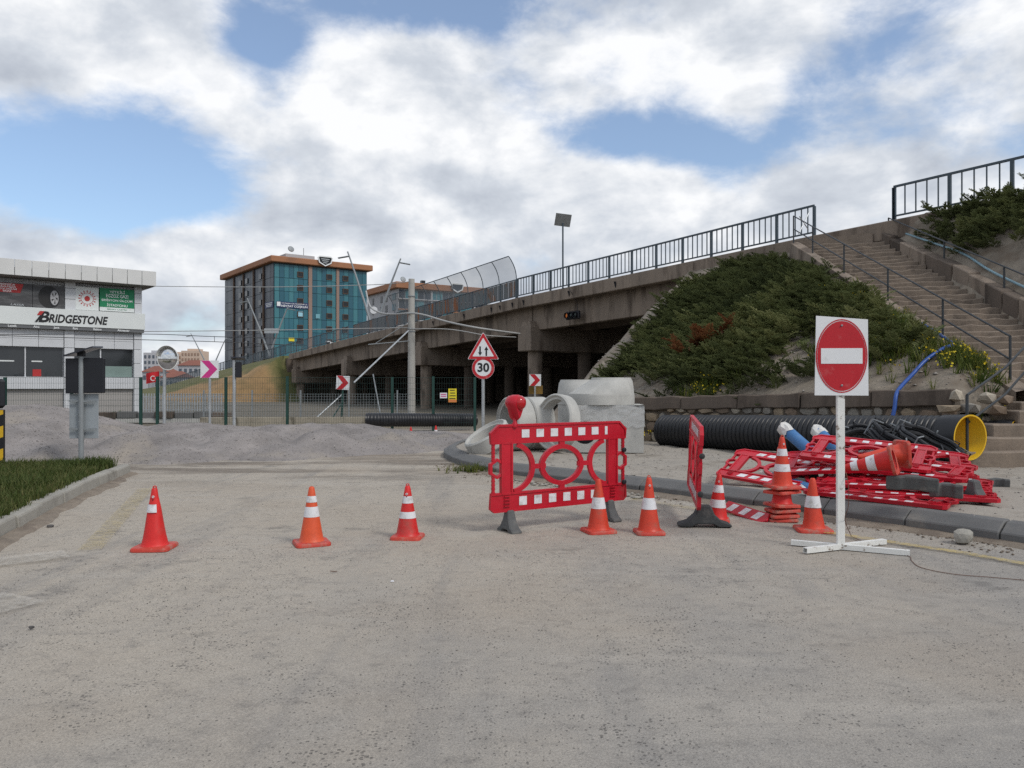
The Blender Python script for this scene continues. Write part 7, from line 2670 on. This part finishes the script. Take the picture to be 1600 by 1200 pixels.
MB().strip(shd2, 0.36, -1.68, -1.45, closed=True).build('shield_outline', OFFW, t2)
MB().lathe([(0.9, 0), (0.7, 0.15), (0, 0.3)], 14, Matrix.Translation((2.5, 2.0, H2 + 1.2)) @ Matrix.Rotation(R(70), 4, 'X')).build('satellite_dish', GALV_DULL, t2)
MB().box((9.5, 3, H2 + 0.7), (1.2, 1.2, 1.4)).build('roof_vent', WINDK, t2)

# ------------------------------------------------------------------ far town
def tower(px0, px1, py0, Y, label, wall, nfl, ncol, wmat, depth=14, name='far_tower'):
    x0, x1 = (px0 - 800) / 1200 * Y, (px1 - 800) / 1200 * Y
    H = HC + (603 - py0) / 1200 * Y
    root = empty(name, ((x0 + x1) / 2, Y, 0), label=label, cat='building', group='far town buildings')
    W = x1 - x0
    MB().box((0, depth / 2, H / 2), (W, depth, H)).build('wall', wall, root)
    MB().box((0, depth / 2, H + 0.5), (W * 0.55, depth * 0.6, 1.6)).build('roof_house', wall, root)
    fh = 3.1
    for f in range(nfl):
        for j in range(ncol):
            MB_w = ('tw', round(W / ncol * 0.5, 2), wmat.name)
            if MB_w not in pane:
                m = MB().box((0, 0, 0), (W / ncol * 0.5, 0.3, 1.6)).mesh('window'); m.materials.append(wmat); pane[MB_w] = m
            o = link_mesh('window', pane[MB_w], None, root); o.location = (-W / 2 + W * (j + 0.5) / ncol, -0.05, H - 2.2 - fh * f)
    return root


GREYW = pm('far_grey_wall', (0.46, 0.46, 0.48), 0.1, 0.1, 0.8, 0)
BEIGE = pm('far_beige_wall', (0.56, 0.43, 0.34), 0.1, 0.1, 0.8, 0)
BLUEG = pm('far_window', (0.10, 0.12, 0.15), 0.2, 0.1, 0.5, 0)
BEIGED = pm('far_balcony', (0.30, 0.20, 0.15), 0.2, 0.1, 0.7, 0)
ROOFR = pm('far_red_roof', (0.22, 0.085, 0.06), 0.2, 0.1, 0.8, 0)
tower(224, 262, 551, 420, 'grey and white apartment tower left of the convex mirror', GREYW, 5, 6, BLUEG)
tower(283, 312, 548, 460, 'beige apartment tower right of the convex mirror', BEIGE, 6, 6, BEIGED)
tower(266, 283, 553, 470, 'beige tower partly hidden behind the convex mirror', BEIGE, 5, 4, BEIGED)
for (a, b_, py, Y, lb) in ((222, 262, 581, 300, 'low far house with red roof behind the flag'), (278, 318, 571, 330, 'low far white house with red hipped roof beside the chevron'), (250, 285, 590, 280, 'far long low house under the mirror')):
    t_ = tower(a, b_, py, Y, lb, GREYW, 1, 5, BLUEG, 10, 'far_house')
    W_ = (b_ - a) / 1200 * Y; H_ = HC + (603 - py) / 1200 * Y
    MB().add([(-W_ / 2 - 0.5, -0.6, H_), (W_ / 2 + 0.5, -0.6, H_), (W_ / 2 + 0.5, 10.6, H_), (-W_ / 2 - 0.5, 10.6, H_), (-W_ / 4, 5, H_ + 2.4), (W_ / 4, 5, H_ + 2.4)], [(0, 1, 5, 4), (1, 2, 5), (2, 3, 4, 5), (3, 0, 4), (3, 2, 1, 0)]).build('roof', ROOFR, t_)
    for c_ in list(t_.children):
        if c_.name.startswith('roof_house'): bpy.data.objects.remove(c_)
